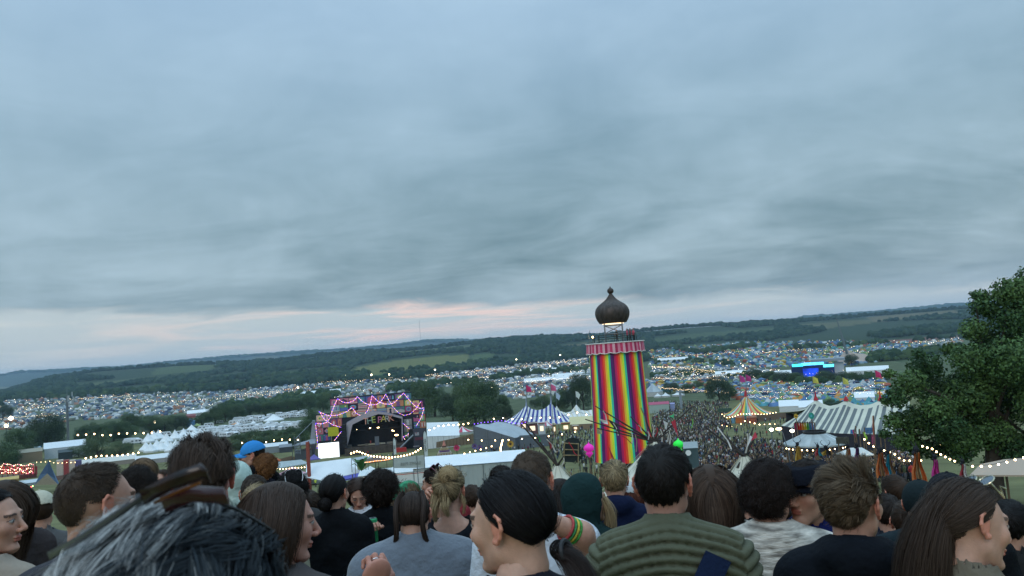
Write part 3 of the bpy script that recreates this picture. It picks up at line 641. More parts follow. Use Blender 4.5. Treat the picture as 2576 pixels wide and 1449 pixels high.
# cream peaked tents behind it
f = Fr(at(*zc(1110, 878))); t = sheet_tent('big_top', 'cream big top with two peaks and a red scalloped edge beside the tower', 'tent', f, [zc(*p) for p in ((930, 745), (943, 715), (975, 765), (1030, 785), (1080, 770), (1132, 703), (1170, 755), (1230, 765), (1290, 750))],
 [zc(*p) for p in ((900, 830), (960, 850), (1020, 860), (1080, 866), (1140, 866), (1190, 862), (1240, 858), (1290, 855), (1340, 850))], lambda u, v: (.30, .12, .11) if v > .9 or (.28 < v < .33) else ((.6, .55, .42) if int(u*24) % 2 else WH2), lambda u: (.3, .2, .12), 3, sag=.1, depth=24)
for x, y, cf_ in ((943, 715, (.4, .5, .6)), (1132, 703, (.6, .65, .6)), (890, 670, (.6, .1, .2))):
    q = f.L(*zc(x, y), 12); ft = thing('flag_pole', 'slim pole with a %s flag above the tents' % ('red' if cf_[0] > cf_[1] else 'pale blue' if x == 943 else 'pale green'), 'flag', f.W(q), f.rz); hh = 34*f.p.y/F
    mb = MB(); mb.tube([(0, 0, -2), (0, 0, hh)], .1, 5); mb.obj('pole', STEEL, ft); mb = MB(); mb.grid([[(0, 0, hh), (1.2, .1, hh-.6), (2.1, .3, hh-1.8)], [(0, 0, hh-2.6), (.9, .1, hh-3.2), (1.2, .2, hh-4)]]); mb.obj('flag', mat('flag_%d' % int(cf_[0]*100), cf_), ft)
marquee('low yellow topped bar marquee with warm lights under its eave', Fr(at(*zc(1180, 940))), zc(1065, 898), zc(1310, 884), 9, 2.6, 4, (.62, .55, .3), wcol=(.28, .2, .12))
f = Fr(at(*zc(1180, 915))); festoon('row of warm bulbs under the eave of the yellow bar marquee', [f.W(f.L(*zc(1075, 902), -.4)), f.W(f.L(*zc(1285, 890), -.4))], 16, .14, WARMD, 'bulbs on the bars', 0)
lathe_tent('striped_kiosk', 'small red and white striped pointed stall tent behind the white marquee', *zc(50, 985), None, 28, 20, [(.5, .05, .1), WH2], 12, 'red and white stall tents')
lathe_tent('striped_kiosk', 'small pink and white striped stall tent beside the blue big top', *zc(850, 925), None, 22, 18, [(.45, .12, .16), WH2], 12, 'red and white stall tents')
lathe_tent('striped_kiosk', 'small red striped stall tent at the left corner of the blue big top', *zc(610, 925), None, 13, 14, [(.45, .08, .1), WH2], 12, 'red and white stall tents')
# painted stall fronts under the blue big top
for i, (x0, x1, y0, y1, c, wd) in enumerate([(600, 660, 868, 950, (.14, .1, .12), 'dark'), (662, 760, 880, 980, (.16, .08, .09), 'maroon'), (765, 830, 878, 985, (.5, .55, .6), 'pale lit'), (900, 935, 890, 985, (.4, .28, .1), 'mustard'), (985, 1070, 880, 960, (.32, .34, .14), 'olive and orange'), (1090, 1150, 905, 950, (.3, .2, .1), 'tan')]):
    f = Fr(at(*zc((x0+x1)/2, y1+6))); t = thing('food_stall', 'small %s painted stall front under the edge of the striped tents' % wd, 'stall', f.p, f.rz, 'stalls by the big tops')
    a, b = f.L(*zc(x0, y0)), f.L(*zc(x1, y0)); mb = MB(); mb.box(((a.x+b.x)/2, 1.5, a.z/2), (abs(b.x-a.x), 3, a.z)); mb.obj('stall_body', mat('stall_%s' % wd.split()[0], c), t)
    mb = MB(); mb.box(((a.x+b.x)/2, -.3, a.z*.97), (abs(b.x-a.x)*1.1, .9, .2)); mb.obj('awning', mat('stall_awning_%d' % (i % 2), ((.5, .12, .08), (.55, .5, .45))[i % 2]), t)
    mb = MB(); mb.box(((a.x+b.x)/2, -.05, a.z*.5), (abs(b.x-a.x)*.5, .1, a.z*.4)); mb.obj('serving_hatch', mat('lit_hatch', (.9, .7, .5) if i != 2 else (.9, .7, .5), var=0, emis=1.2), t)
# big grey marquee and its flowers
f = Fr(at(*zc(500, 1135))); a = f.L(*zc(165, 1030)); t = thing('grey_marquee', 'large grey marquee with a pale sloping roof left of the tower', 'marquee', f.p, f.rz)
L_ = lambda x, y, d=0: f.L(*zc(x, y), d)
pa, pb, pc, pd_ = L_(150, 905, 3), L_(445, 866, 14), L_(745, 985, 9), L_(545, 1022, 0); pe, pf = L_(250, 893, 6), L_(350, 880, 10)
gm1 = mat('pale_grey_roof', (.36, .4, .43), rough=.6, var=.08, scale=.4, bump=.2, bscale=2); gm2 = mat('mid_grey_wall', (.13, .145, .165), rough=.7, var=.1)
mb = MB(); rows = []
for i in range(9):
    v = i/8; r = []
    for j in range(5): u_ = j/4; p = pa.lerp(pb, u_).lerp(pd_.lerp(pc, u_), v); p.z += .5*(j % 2)-.25+math.sin(v*math.pi)*.3; r.append(p)
    rows.append(r)
mb.grid(rows); mb.obj('roof', gm1, t)
mb = MB(); dn = lambda p: Vector((p.x, p.y, -.3))
pdx = L_(480, 1062, 0)
mb.add([pa, pd_, dn(pd_), dn(pa)], [(0, 1, 2, 3)]); mb.add([pd_-Vector((0, 0, .02)), pc-Vector((0, 0, .02)), dn(pc), dn(pd_)], [(0, 1, 2, 3)]); mb.add([pb, pa, dn(pa), dn(pb)], [(0, 1, 2, 3)]); mb.add([pc, pb, dn(pb), dn(pc)], [(0, 1, 2, 3)])
q1, q2 = L_(590, 1000, -.5), L_(868, 985, 4); mb.plate([q1, q2, dn(q2), dn(q1)], .2, (0, 1, 0)); mb.obj('side_wall', gm2, t)
mb = MB()
for p in (pa, pa.lerp(pd_, .33), pa.lerp(pd_, .66), pd_, pc): mb.tube([p-Vector((0, .1, 0)), dn(p)-Vector((0, .1, 0))], .12, 5)
mb.obj('frame', STEEL, t)
def flower(x, y, D, rp, pet, mid_, label):
    p = P(x, y, D); g = gnd(p); kk = D/F; r = rp*kk; t = thing('giant_flower', label, 'sculpture', g, az(p)); h = p.z-g.z
    mb = MB(); mb.tube([(0, .1, 0), (.1, .1, h*.5), (0, .05, h)], r*.1, 6); mb.obj('stem', mat('green_paint', (.04, .14, .04)), t)
    mb = MB()
    for j in range(14):
        a = 2*math.pi*j/14; c, s = math.cos(a), math.sin(a); n_ = Vector((-s, 0, c))
        pts = [Vector((c*r*q+n_.x*w_*r, -.05-.25*r*(q-.3)**2*3, h+s*r*q+n_.z*w_*r)) for q, w_ in ((.25, .06), (.65, .15), (1, 0), (.65, -.15), (.25, -.06))]
        mb.plate(pts, .03, (0, 1, 0))
    mb.obj('petals', mat('petals_'+label.split()[1], pet, rough=.6), t)
    mb = MB(); mb.ell((0, -.08, h), (r*.33, r*.16, r*.33), 10, 6); mb.obj('flower_centre', mat('centre_'+label.split()[1], mid_), t)
flower(*zc(503, 1078), 150, 10, (.5, .3, .04), (.1, .05, .02), 'giant yellow sunflower sculpture in front of the grey marquee')
flower(*z2(2165, 1115), 150, 9, (.55, .04, .14), (.3, .03, .05), 'giant pink flower sculpture beside the stacked pyramid')
flower(*zc(215, 1112), 152, 7, (.16, .1, .3), (.1, .05, .1), 'giant purple flower sculpture left of the grey marquee')
flower(*z2(2335, 1100), 155, 8, (.12, .08, .26), (.1, .05, .1), 'giant violet thistle sculpture near the green bins')
f = Fr(at(*zc(410, 1205), 150)); festoon('upright column of blazing warm bulbs in front of the grey marquee', [f.W(f.L(*zc(430, 1030))), f.W(f.L(*zc(410, 1110))), f.W(f.L(*zc(415, 1200)))], 16, .2, WARM, None, .02)
for i, x in enumerate((35, 130)):
    f = Fr(at(*zc(x, 1250))); t = thing('wheelie_bin', ('left' if i == 0 else 'right')+' one of the two dark green recycling bins beyond the white marquee roof', 'bin', f.p, f.rz); a = 40*.2647*f.p.y/F
    mb = MB(); mb.box((0, 0, .75*a), (a*1.6, a*1.2, a*1.4), top=1.05); mb.obj('bin_body', mat('bin_green', (.02, .08, .06)), t)
    mb = MB(); mb.box((0, 0, 1.5*a), (a*1.75, a*1.35, a*.12)); mb.obj('lid', mat('bin_lid', (.01, .05, .04)), t); mb = MB(); mb.box((0, -.7*a, .8*a), (a*.5, .05, a*.4)); mb.obj('notice', WHITE, t)
# pyramid of stacked coloured courses
f = Fr(at(*z2(2060, 1290))); t = thing('layered_pyramid', 'stepped pyramid of stacked cream, brown and purple bundles', 'sculpture', f.p, f.rz); kk = f.p.y/F
cs = [(.42, .34, .22), (.12, .07, .06), (.3, .2, .08), (.45, .4, .33), (.16, .08, .2), (.35, .25, .1)]
mb = MB()
for i in range(14):
    s = (130-i*8.6)*.2647*kk; z = (i+.5)*13.5*.2647*kk; hh = 13.5*.2647*kk
    for j in range(10):
        for sd_ in range(4):
            a = sd_*math.pi/2; q = -s+2*s*(j+.5)/10; x_ = q*math.cos(a)+s*math.sin(a); y_ = q*math.sin(a)-s*math.cos(a)
            mb.ell((x_, y_, z), (s/9, s/9, hh*.6), 6, 4, cs[(i+(j % 2)*(i % 3 == 2)) % 6])
    mb.box((0, 0, z), (1.9*s, 1.9*s, hh), col=cs[i % 6])
mb.obj('stacked_courses', VC, t)
mb = MB(); mb.lathe([(.5, 14*13.5*.2647*kk), (.3, 14*13.5*.2647*kk+.6), (.05, 14*13.5*.2647*kk+1.4)], 8); mb.obj('top_piece', mat('salmon_paint', (.5, .2, .15)), t)
# white marquee and tan fence behind
f = Fr(at(*z2(2040, 1115))); marquee('white marquee with a gently pitched roof behind the tan fence', f, z2(1885, 1010), z2(2195, 1000), 14, 4.2, 4.5, (.74, .77, .77))
f = Fr(at(*z2(2150, 1135))); t = thing('board_fence', 'tan board fence running below the white marquee', 'fence', f.p, f.rz); a, b, c_, d_ = f.L(*z2(1975, 1062)), f.L(*z2(2325, 985)), f.L(*z2(2325, 1080)), f.L(*z2(1975, 1118)); mb = MB(); mb.plate([a, b, c_, d_], .15, (0, 1, 0)); mb.obj('boards', mat('tan_board', (.2, .15, .1), var=.2, stretch=(3, 3, .3)), t)
mb = MB()
for i in range(12): p = a.lerp(b, i/11); q = d_.lerp(c_, i/11); mb.tube([p-Vector((0, .1, 0)), q-Vector((0, .1, 0))], .07, 4)
mb.obj('posts', WOODM, t)
# ------------------------------------------------------------------ the patchwork stage
f = Fr(at(*zs(1300, 1215))); S_ = lambda x, y, d=0: f.L(*zs(x, y), d); kk = f.p.y/F; u_ = .17643*kk
st = thing('festival_stage', 'big open air stage with an arched roof in a patchwork wall of painted panels', 'stage', f.p, f.rz)
bk = mat('backdrop_black', (.02, .022, .03)); mb = MB()
def rectz(x0, x1, yt, yb, d, th=.5):
    a, b = S_(x0, yt, d), S_(x1, yt, d); z1_ = S_(x0, yb, d).z; return a, Vector((b.x, d, a.z)), z1_
for x0, x1, yt in ((515, 716, 655), (716, 1888, 425), (1888, 2068, 445)):
    a, b, zb_ = rectz(x0, x1, yt, 1290, 6); mb.box(((a.x+b.x)/2, 6.5, a.z/2-.5), (b.x-a.x, 1, a.z+1))
mb.obj('backdrop_wall', bk, st)
PAL = [rgb(72, 150, 170), rgb(200, 130, 70), rgb(170, 60, 110), rgb(190, 110, 130), rgb(60, 130, 120), rgb(215, 190, 90), rgb(60, 90, 160), rgb(180, 70, 60), rgb(150, 150, 140), rgb(45, 40, 60), rgb(110, 70, 130), rgb(210, 180, 160), rgb(90, 160, 90), rgb(190, 190, 180)]
PAL = [tuple(min(1.25*(v*.75+.25*sum(c)/3), .8) for v in c) for c in PAL]
rp = random.Random(5)
def panel(x, z, w_, h_, d):
    mb = MB(); c = rp.choice(PAL); c2 = rp.choice([q for q in PAL if q != c]); c3 = rp.choice(PAL); mb.box((x, d, z), (w_, .12, h_), col=tuple(v*.8 for v in c))
    k_ = rp.randrange(7); yq = d-.12; fl = lambda pts, cc, o=0: mb.plate([(x+a*w_, yq-o, z+b*h_) for a, b in pts], .05, (0, 1, 0), cc)
    if k_ == 0: fl([(.35*math.cos(a), .35*math.sin(a)) for a in np.linspace(0, 6.28, 14)[:-1]], c2); fl([(.2*math.cos(a), .2*math.sin(a)) for a in np.linspace(0, 6.28, 12)[:-1]], c3, .06)
    elif k_ == 1:
        for j in range(3): fl([(-.5, -.4+j*.3), (.5, -.4+j*.3), (.5, -.28+j*.3), (-.5, -.28+j*.3)], c2 if j % 2 else c3)
    elif k_ == 2: fl([(-.35, -.5)]+[(.35*math.cos(a), .05+.38*math.sin(a)) for a in np.linspace(math.pi, 0, 9)]+[(.35, -.5)], c2); fl([(-.1, -.3), (.1, -.3), (.14, .1), (0, .25), (-.14, .1)], c3, .06)
    elif k_ == 3: fl([(-.5, -.5), (.5, -.5), (.5, -.1), (.1, .1), (-.15, -.05), (-.5, .15)], c2); fl([(.2+.1*math.cos(a), .25+.14*math.sin(a)) for a in np.linspace(0, 6.28, 10)[:-1]], c3)
    elif k_ == 4:
        for j in range(4): xx = -.36+j*.24; fl([(xx-.09, -.3), (xx+.09, -.3), (xx+.07, .3), (xx-.05, .32)], (c2, c3)[j % 2])
    elif k_ == 5: fl([(0, .42), (.4, 0), (0, -.42), (-.4, 0)], c2); fl([(0, .2), (.18, 0), (0, -.2), (-.18, 0)], c3, .06)
    else: fl([(-.2, -.5), (.2, -.5), (.12, 0), (.2, .15), (0, .42), (-.2, .15), (-.12, 0)], c2); fl([(-.45, .3), (-.25, .3), (-.25, .42), (-.45, .42)], c3)
    mb.obj('painted_panel', VC, st)
def panels(x0, x1, yt, yb, nc, nrw):
    a, b, zb_ = rectz(x0, x1, yt, yb, 6)
    for j in range(nrw):
        zt_ = a.z+(zb_-a.z)*j/nrw; zb2 = a.z+(zb_-a.z)*(j+1)/nrw; cuts = [0]+sorted((i+rp.uniform(-.2, .2))/nc for i in range(1, nc))+[1]
        for u0, u1 in zip(cuts, cuts[1:]):
            xa, xb = a.x+(b.x-a.x)*u0, a.x+(b.x-a.x)*u1; panel((xa+xb)/2, (zt_+zb2)/2-.1, (xb-xa)*.95, (zt_-zb2)*.93, 5.85)
panels(520, 712, 665, 1040, 2, 4); panels(720, 1884, 435, 715, 9, 3); panels(1892, 2064, 455, 860, 2, 4)
a, b, _ = rectz(720, 880, 715, 840, 6); panels(722, 890, 715, 830, 2, 1); panels(1765, 1885, 720, 1000, 1, 3)
mb = MB(); a, b = S_(687, 842, 5.3), S_(840, 842, 5.3); c_ = S_(690, 972, 5.3); mb.box(((a.x+b.x)/2, 5.3, (a.z+c_.z)/2), (b.x-a.x, .1, a.z-c_.z)); mb.obj('yellow_banner', mat('yellow_banner', rgb(190, 196, 50), var=.12, scale=3), st)
outer = [(950, 1120), (955, 785), (1130, 690), (1330, 617), (1530, 640), (1755, 700), (1757, 1030)]; inner = [(968, 1112), (1040, 802), (1200, 722), (1410, 652), (1530, 662), (1742, 716), (1743, 1030)]
O = [S_(*p, 0) for p in outer]; I = [S_(*p, 0) for p in inner]
mb = MB()
for i in range(6): mb.plate([O[i], O[i+1], I[i+1], I[i]], .4, (0, 1, 0))
mb.obj('roof_fascia', mat('pinkish_grey_canvas', (.42, .36, .4), var=.12), st)
mb = MB(); rows = [[Vector((p.x, y_, p.z+.03)) for p in O] for y_ in (.4, 3, 5.9)]; mb.grid(rows); mb.obj('arched_roof', mat('dark_grey_canvas', (.2, .2, .23)), st)
dk = mat('stage_black', (.012, .013, .018), rough=.8, var=.3)
zf = S_(1300, 1100).z; xl, xr = O[0].x+.3, O[-1].x-.3
mb = MB(); mb.plate([Vector((p.x, 5.6, p.z-.2)) for p in O][::-1], .1, (0, 1, 0)); mb.box((xl, 3, zf+4), (.2, 5.4, 8)); mb.box((xr, 3, zf+4), (.2, 5.4, 8)); mb.obj('black_drapes', dk, st)
mb = MB(); mb.box(((xl+xr)/2, 2, zf/2-.2), (xr-xl+1.5, 7, zf)); mb.obj('stage_deck', mat('stage_deck_wood', (.07, .055, .045), var=.4, scale=1), st)
mb = MB()
for x, y, w_, h_, cc in ((1390, 1030, 60, 120, (.13, .14, .16)), (1300, 1060, 16, 60, (.3, .06, .05)), (1370, 1110, 200, 22, (.3, .27, .18)), (1000, 1140, 60, 40, (.1, .09, .08)), (1600, 1090, 130, 25, (.18, .16, .13)), (1240, 1090, 40, 30, (.15, .13, .1)), (1480, 1120, 60, 18, (.35, .32, .25)), (1180, 1150, 120, 12, (.25, .22, .16)), (1660, 1060, 30, 50, (.12, .12, .13))):
    p = S_(x, y, 1.5); mb.box((p.x, 1+random.random(), max(p.z, zf+.3)), (w_*u_, .8, h_*u_), col=cc)
mb.obj('stage_equipment', VC, st)
mb = MB()
for z_ in (S_(1300, 800).z, S_(1300, 880).z):
    for yy in (1.5, 3.5): mb.tube([(xl, yy, z_), (xr, yy, z_)], .1, 4)
mb.obj('lighting_truss', BLACKM, st)
for x, y, r_ in ((1290, 850, .28), (1412, 842, .24), (1398, 846, .18), (1610, 885, .3), (1630, 893, .18), (1668, 950, .4), (1100, 870, .1)):
    p = S_(x, y, 1.0); mb = MB(); mb.ell(p, (r_*(1.6 if x == 1668 else 1), r_*.5, r_*.6), 8, 5); mb.obj('stage_lamp', WARM, st)
for x0, x1, y0, y1 in ((888, 952, 802, 1130), (1838, 1900, 868, 1030)):
    a = S_(x0, y0, -.5); b = S_(x1, y0, -.5); mb = MB(); nn = 8; hh = a.z-S_(x0, y1, -.5).z
    for i in range(nn): mb.box(((a.x+b.x)/2, -.5-.05*i*(nn-i)/8, a.z-hh*(i+.5)/nn), (b.x-a.x, 1.2, hh/nn*.93))
    mb.obj('speaker_stack', mat('speaker_black', (.015, .015, .018), rough=.6), st)
LC = [rgb(210, 150, 130), rgb(130, 150, 140), rgb(170, 180, 90), rgb(190, 110, 140), rgb(190, 170, 80), rgb(160, 160, 160), rgb(200, 130, 110)]
for i, (ch, x, y) in enumerate(zip('THEPARK', (1228, 1288, 1342, 1428, 1484, 1536, 1590), (758, 748, 735, 735, 722, 722, 712))):
    p = S_(x, y, -.5); me = text_mesh(ch, 100*u_*1.25, .3, 'letter'); me.materials.append(mat('letter_%d' % i, tuple(c*1.1 for c in LC[i]), var=.2, scale=2)); o = link('letter', me, st, p); o.rotation_euler = (0, rp.uniform(-.12, .12), 0)
# big screen
a = S_(548, 1075, -1); b = S_(845, 1045, -1); c_ = S_(548, 1288, -1); t = thing('video_screen', 'large glowing white video screen left of the stage mouth', 'screen', f.p, f.rz)
mb = MB(); mb.box(((a.x+b.x)/2, -1, (a.z+c_.z)/2), (b.x-a.x, .2, a.z-c_.z)); mb.obj('display', mat('white_screen_glow', (.93, .97, 1), var=0, emis=1.3), t)
mb = MB(); mb.box(((a.x+b.x)/2, -.7, (a.z+c_.z)/2), (b.x-a.x+.5, .3, a.z-c_.z+.5)); mb.box(((a.x+b.x)/2, -.6, c_.z/2-.2), (b.x-a.x+1, 1.4, max(c_.z, .4))); mb.obj('screen_frame', BLACKM, t)
GR = [[(560, 610), (700, 670), (830, 660), (960, 610), (1035, 550)], [(570, 610), (640, 720), (690, 755), (760, 800), (880, 835)], [(515, 775), (600, 785), (670, 765), (720, 700), (755, 590), (790, 500), (830, 425)], [(830, 425), (900, 475), (980, 485), (1060, 455), (1110, 395)], [(1110, 395), (1180, 465), (1250, 505), (1300, 515), (1380, 510), (1450, 460), (1515, 360)], [(1040, 555), (1090, 630), (1150, 665), (1210, 650), (1260, 590), (1295, 490), (1318, 385)], [(1318, 380), (1400, 460), (1490, 500), (1580, 505), (1650, 475), (1710, 400), (1770, 345)], [(1515, 360), (1560, 450), (1620, 545), (1700, 630), (1780, 665), (1860, 645), (1940, 575), (2020, 460)], [(1770, 345), (1830, 420), (1900, 500), (1960, 550), (2030, 570), (2055, 550)], [(2060, 560), (2030, 670), (1990, 750), (1945, 820)], [(515, 780), (525, 900), (540, 1000), (540, 1070), (535, 1140)], [(885, 890), (840, 950), (780, 1025)], [(1760, 775), (1810, 820), (1855, 860), (1835, 940), (1760, 970), (1790, 1010)]]
GW = ['left stage shoulder to the middle', 'left shoulder down to the speaker stack', 'left edge up to the first peak', 'first to the second peak along the top', 'second peak to the fourth across the top', 'middle panels up to the third peak', 'third peak to the last along the top', 'fourth peak down round the right of the arch', 'last peak down to the right edge', 'down the right edge of the stage wall', 'down the left edge of the stage wall', 'yellow banner down to the screen', 'right leg of the arch']
for g_, wd in zip(GR, GW):
    ln = sum(math.dist(p, q) for p, q in zip(g_, g_[1:])); festoon('pink and violet light garland, %s' % wd, [f.W(S_(*p, 4.6)) for p in g_], min(int(ln/12), 50), .16, [PURPL, PURPL, PEACH, PINKL, PURPL, PEACH, PEACH], 'garlands on the stage wall', 0.01, name='light_garland')
# wings, scaffold, red vehicle
mb = MB(); a = S_(445, 740, 7); pts = [S_(440, 1010, 7), S_(470, 740, 7), S_(512, 735, 7), S_(512, 1250, 7), S_(440, 1250, 7)]; t = thing('canvas_wing', 'pale grey canvas wing propped against the left side of the stage', 'screen', f.p, f.rz); mb.plate(pts, .2, (0, 1, 0)); mb.obj('canvas', mat('grey_canvas', (.3, .33, .35)), t)
mb = MB(); mb.tube([S_(490, 740, 6.8), S_(240, 990, 3), S_(230, 1200, 3)], .1, 4); mb.obj('brace', STEEL, t)
t = thing('lean_to_roof', 'long grey sloping backstage roof left of the stage', 'shelter', f.p, f.rz); mb = MB(); p4 = [S_(180, 1100, 0), S_(300, 1055, 8), S_(515, 990, 8), S_(515, 1065, 0)]; mb.add(p4+[p-Vector((0, 0, .3)) for p in p4], [(0, 1, 2, 3), (7, 6, 5, 4), (0, 3, 7, 4)]); mb.obj('roof', mat('slate_sheet', (.25, .28, .31)), t)
mb = MB(); [mb.tube([p, Vector((p.x, p.y, -.3))], .1, 4) for p in p4]; mb.box((S_(350, 1150, 3).x, 3, 1.5), (240*u_, 5, 3.2)); mb.obj('back_store', mat('slate_dark', (.08, .09, .1)), t)
t = thing('scaffold_tower', 'thin scaffold tower beside the backstage roof', 'scaffold', f.W(S_(260, 1205, -2)), f.rz); mb = MB(); hh = 230*u_
for sx in (-1, 1):
    for sy in (-1, 1): mb.tube([(sx*.9, sy*.9, -.5), (sx*.9, sy*.9, hh)], .07, 4)
for j in range(6): z_ = hh*j/6; mb.tube([(-.9, -.9, z_), (.9, -.9, z_+hh/6)], .05, 3); mb.tube([(-.9, -.9, z_), (.9, -.9, z_)], .05, 3); mb.tube([(-.9, .9, z_), (.9, .9, z_)], .05, 3)
mb.obj('poles', STEEL, t)
t = thing('side_block', 'dark poster covered block at the right foot of the stage wall', 'hoarding', f.p, f.rz); a = S_(1905, 870, 4); b = S_(2085, 870, 4); mb = MB(); mb.box(((a.x+b.x)/2, 4.6, a.z/2-.3), (b.x-a.x, 1.4, a.z+.6)); mb.obj('hoarding_body', mat('charcoal_board', (.07, .07, .09)), t)
for x, y, w_, h_, cc in ((1960, 935, 60, 45, (.4, .38, .4)), (1990, 1000, 120, 40, (.2, .06, .08)), (1950, 1110, 90, 18, (.3, .28, .3)), (1950, 920, 15, 15, (.5, .08, .1))): p = S_(x, y, 3.8); mb = MB(); mb.box((p.x, 3.85, p.z), (w_*u_, .08, h_*u_)); mb.obj('poster', mat('poster_%d' % int(cc[0]*100), cc), t)
t = thing('scissor_lift', 'red lifting vehicle with a raised grey boom beside the stage', 'vehicle', f.W(S_(1730, 1225, -4)), f.rz); mb = MB(); mb.box((0, 0, 60*u_), (170*u_, 2, 62*u_), top=.93); mb.obj('body', mat('red_paint', (.42, .03, .03), rough=.4), t)
for sx in (-1, 1):
    for sy in (-1, 1): mb = MB(); mb.tube([(sx*55*u_, sy*.95-.15, 16*u_), (sx*55*u_, sy*.95+.15, 16*u_)], 18*u_, 14); mb.obj('wheel', BLACKM, t)
mb = MB(); mb.tube([(0, 0, 90*u_), (190*u_, 0, 250*u_)], 12*u_, 4); mb.obj('boom', STEEL, t)
# feather flags and banners that carry the pie shop's name
def feather(x0, y0, x1, y1, D, label, wpx, txt=None, m=None):
    p = P(x1, y1, D); g = gnd(p); ff = Fr(g); t = thing('feather_flag', label, 'flag', g, ff.rz); a = ff.L(x1, y1); b = ff.L(x0, y0); w_ = wpx*D/F; h = b.z-a.z; z0 = a.z
    mb = MB(); mb.tube([(0, 0, 0), (0, 0, z0+h*.8), (w_*.15, 0, z0+h*.93), (w_*.5, 0, z0+h)], .035, 5); mb.obj('pole', BLACKM, t)
    pts = [(w_*.04, 0, z0)]+[(w_*.05, 0, z0+h*.8), (w_*.2, 0, z0+h*.93), (w_*.5, 0, z0+h*.99), (w_*.85, 0, z0+h*.9), (w_, 0, z0+h*.75), (w_, 0, z0+h*.06)]; mb = MB(); mb.plate(pts, .02, (0, 1, 0)); mb.obj('cloth', m or mat('flag_white', (.6, .66, .66), var=.1), t)
    if txt: me = text_mesh(txt, w_*.75, .02); me.transform(Matrix.Rotation(-math.pi/2, 4, 'Y')); me.materials.append(BLACKM); link('lettering', me, t, (w_*.52, -.03, z0+h*.45))
feather(*zs(2075, 885), *zs(2066, 1268), 110, 'white feather flag with dark vertical lettering in front of the stage', 9, "SAM'S PIES")
feather(*zs(1645, 985), *zs(1628, 1235), 120, 'narrow white feather flag with lettering before the stage mouth', 7, "PIES")
p = at(*zs(1840, 1420), 75); f2 = Fr(p); t = thing('shop_banner', 'pale stall banner seen from behind with its lettering showing reversed', 'banner', p, f2.rz); a, b, c_, d_ = [f2.L(*zs(*q)) for q in ((1620, 1268), (2062, 1240), (2068, 1418), (1625, 1422))]
mb = MB(); mb.plate([a, b, c_, d_], .04, (0, 1, 0)); mb.obj('cloth', mat('translucent_banner', (.42, .46, .45), var=.08), t)
me = text_mesh("SAM'S PIES", .118*(b.x-a.x)*1.25, .03); me.transform(Matrix.Scale(-1, 4, (1, 0, 0))); me.materials.append(mat('reversed_letters', (.27, .29, .28))); o = link('lettering', me, t, (a.x+(b.x-a.x)*.55, -.04, (a.z+c_.z)/2-.1)); o.rotation_euler = (0, -math.radians(0), 0)
mb = MB(); [mb.tube([q, Vector((q.x, q.y, float(gz(*(f2.W(q))[:2]))-p.z))], .04, 4) for q in (a, a.lerp(b, .76), b)]; mb.obj('posts', STEEL, t)
# ------------------------------------------------------------------ left side of the site
def hut(name, label, cat, cvf, x0, x1, yt, yb, dep, col, rcol=None, D=None, pitch_=.15, extra=None, group=None, turn=0, win=0):
    xm = (x0+x1)/2; p = at(*cvf(xm, yb), D); ff = Fr(p, turn); t = thing(name, label, cat, p, ff.rz, group); a, b = ff.L(*cvf(x0, yt)), ff.L(*cvf(x1, yt)); W_ = abs(b.x-a.x); xc = (a.x+b.x)/2; H_ = (a.z+b.z)/2
    mb = MB(); mb.box((xc, dep/2, H_/2-.2), (W_, dep, H_+.4)); mb.obj('walls', mat('hut_'+'_'.join(label.split()[:3]), col, rough=.7, var=.12, bump=.2, bscale=4, stretch=(3, 3, .3)), t)
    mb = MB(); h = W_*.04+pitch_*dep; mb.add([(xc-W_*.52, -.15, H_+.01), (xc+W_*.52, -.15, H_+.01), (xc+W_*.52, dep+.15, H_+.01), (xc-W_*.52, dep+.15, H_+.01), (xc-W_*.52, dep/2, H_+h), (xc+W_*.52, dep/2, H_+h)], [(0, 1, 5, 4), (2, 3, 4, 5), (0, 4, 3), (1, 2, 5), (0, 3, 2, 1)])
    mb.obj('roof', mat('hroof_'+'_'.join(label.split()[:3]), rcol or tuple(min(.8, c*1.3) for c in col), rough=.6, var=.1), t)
    for i in range(win): mb = MB(); mb.box((xc-W_/2+W_*(i+.5)/win, -.04, H_*.55), (W_/win*.45, .08, H_*.35)); mb.obj('window', mat('dark_glass', (.03, .04, .05), rough=.2), t)
    return t
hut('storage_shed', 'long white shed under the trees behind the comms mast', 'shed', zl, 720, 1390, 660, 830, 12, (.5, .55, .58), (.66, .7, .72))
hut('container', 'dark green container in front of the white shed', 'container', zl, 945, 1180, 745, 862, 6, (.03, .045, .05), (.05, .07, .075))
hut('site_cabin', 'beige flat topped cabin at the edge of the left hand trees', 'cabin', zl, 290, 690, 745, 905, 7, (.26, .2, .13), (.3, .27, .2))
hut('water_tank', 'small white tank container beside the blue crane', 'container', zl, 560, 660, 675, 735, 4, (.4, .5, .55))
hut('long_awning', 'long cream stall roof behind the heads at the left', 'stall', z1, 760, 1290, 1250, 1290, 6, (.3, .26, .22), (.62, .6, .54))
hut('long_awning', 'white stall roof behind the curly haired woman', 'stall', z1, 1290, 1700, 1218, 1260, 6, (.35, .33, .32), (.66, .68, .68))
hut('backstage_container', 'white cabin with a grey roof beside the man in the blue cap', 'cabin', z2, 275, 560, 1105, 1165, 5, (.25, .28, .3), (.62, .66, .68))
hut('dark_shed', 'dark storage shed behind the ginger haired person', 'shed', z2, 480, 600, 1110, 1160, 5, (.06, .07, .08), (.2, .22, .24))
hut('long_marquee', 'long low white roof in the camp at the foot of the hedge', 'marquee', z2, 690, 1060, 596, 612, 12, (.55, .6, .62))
hut('long_marquee', 'white long roofed building in the left hand camp', 'marquee', z1, 1780, 1990, 785, 812, 14, (.6, .6, .6), (.78, .8, .8))
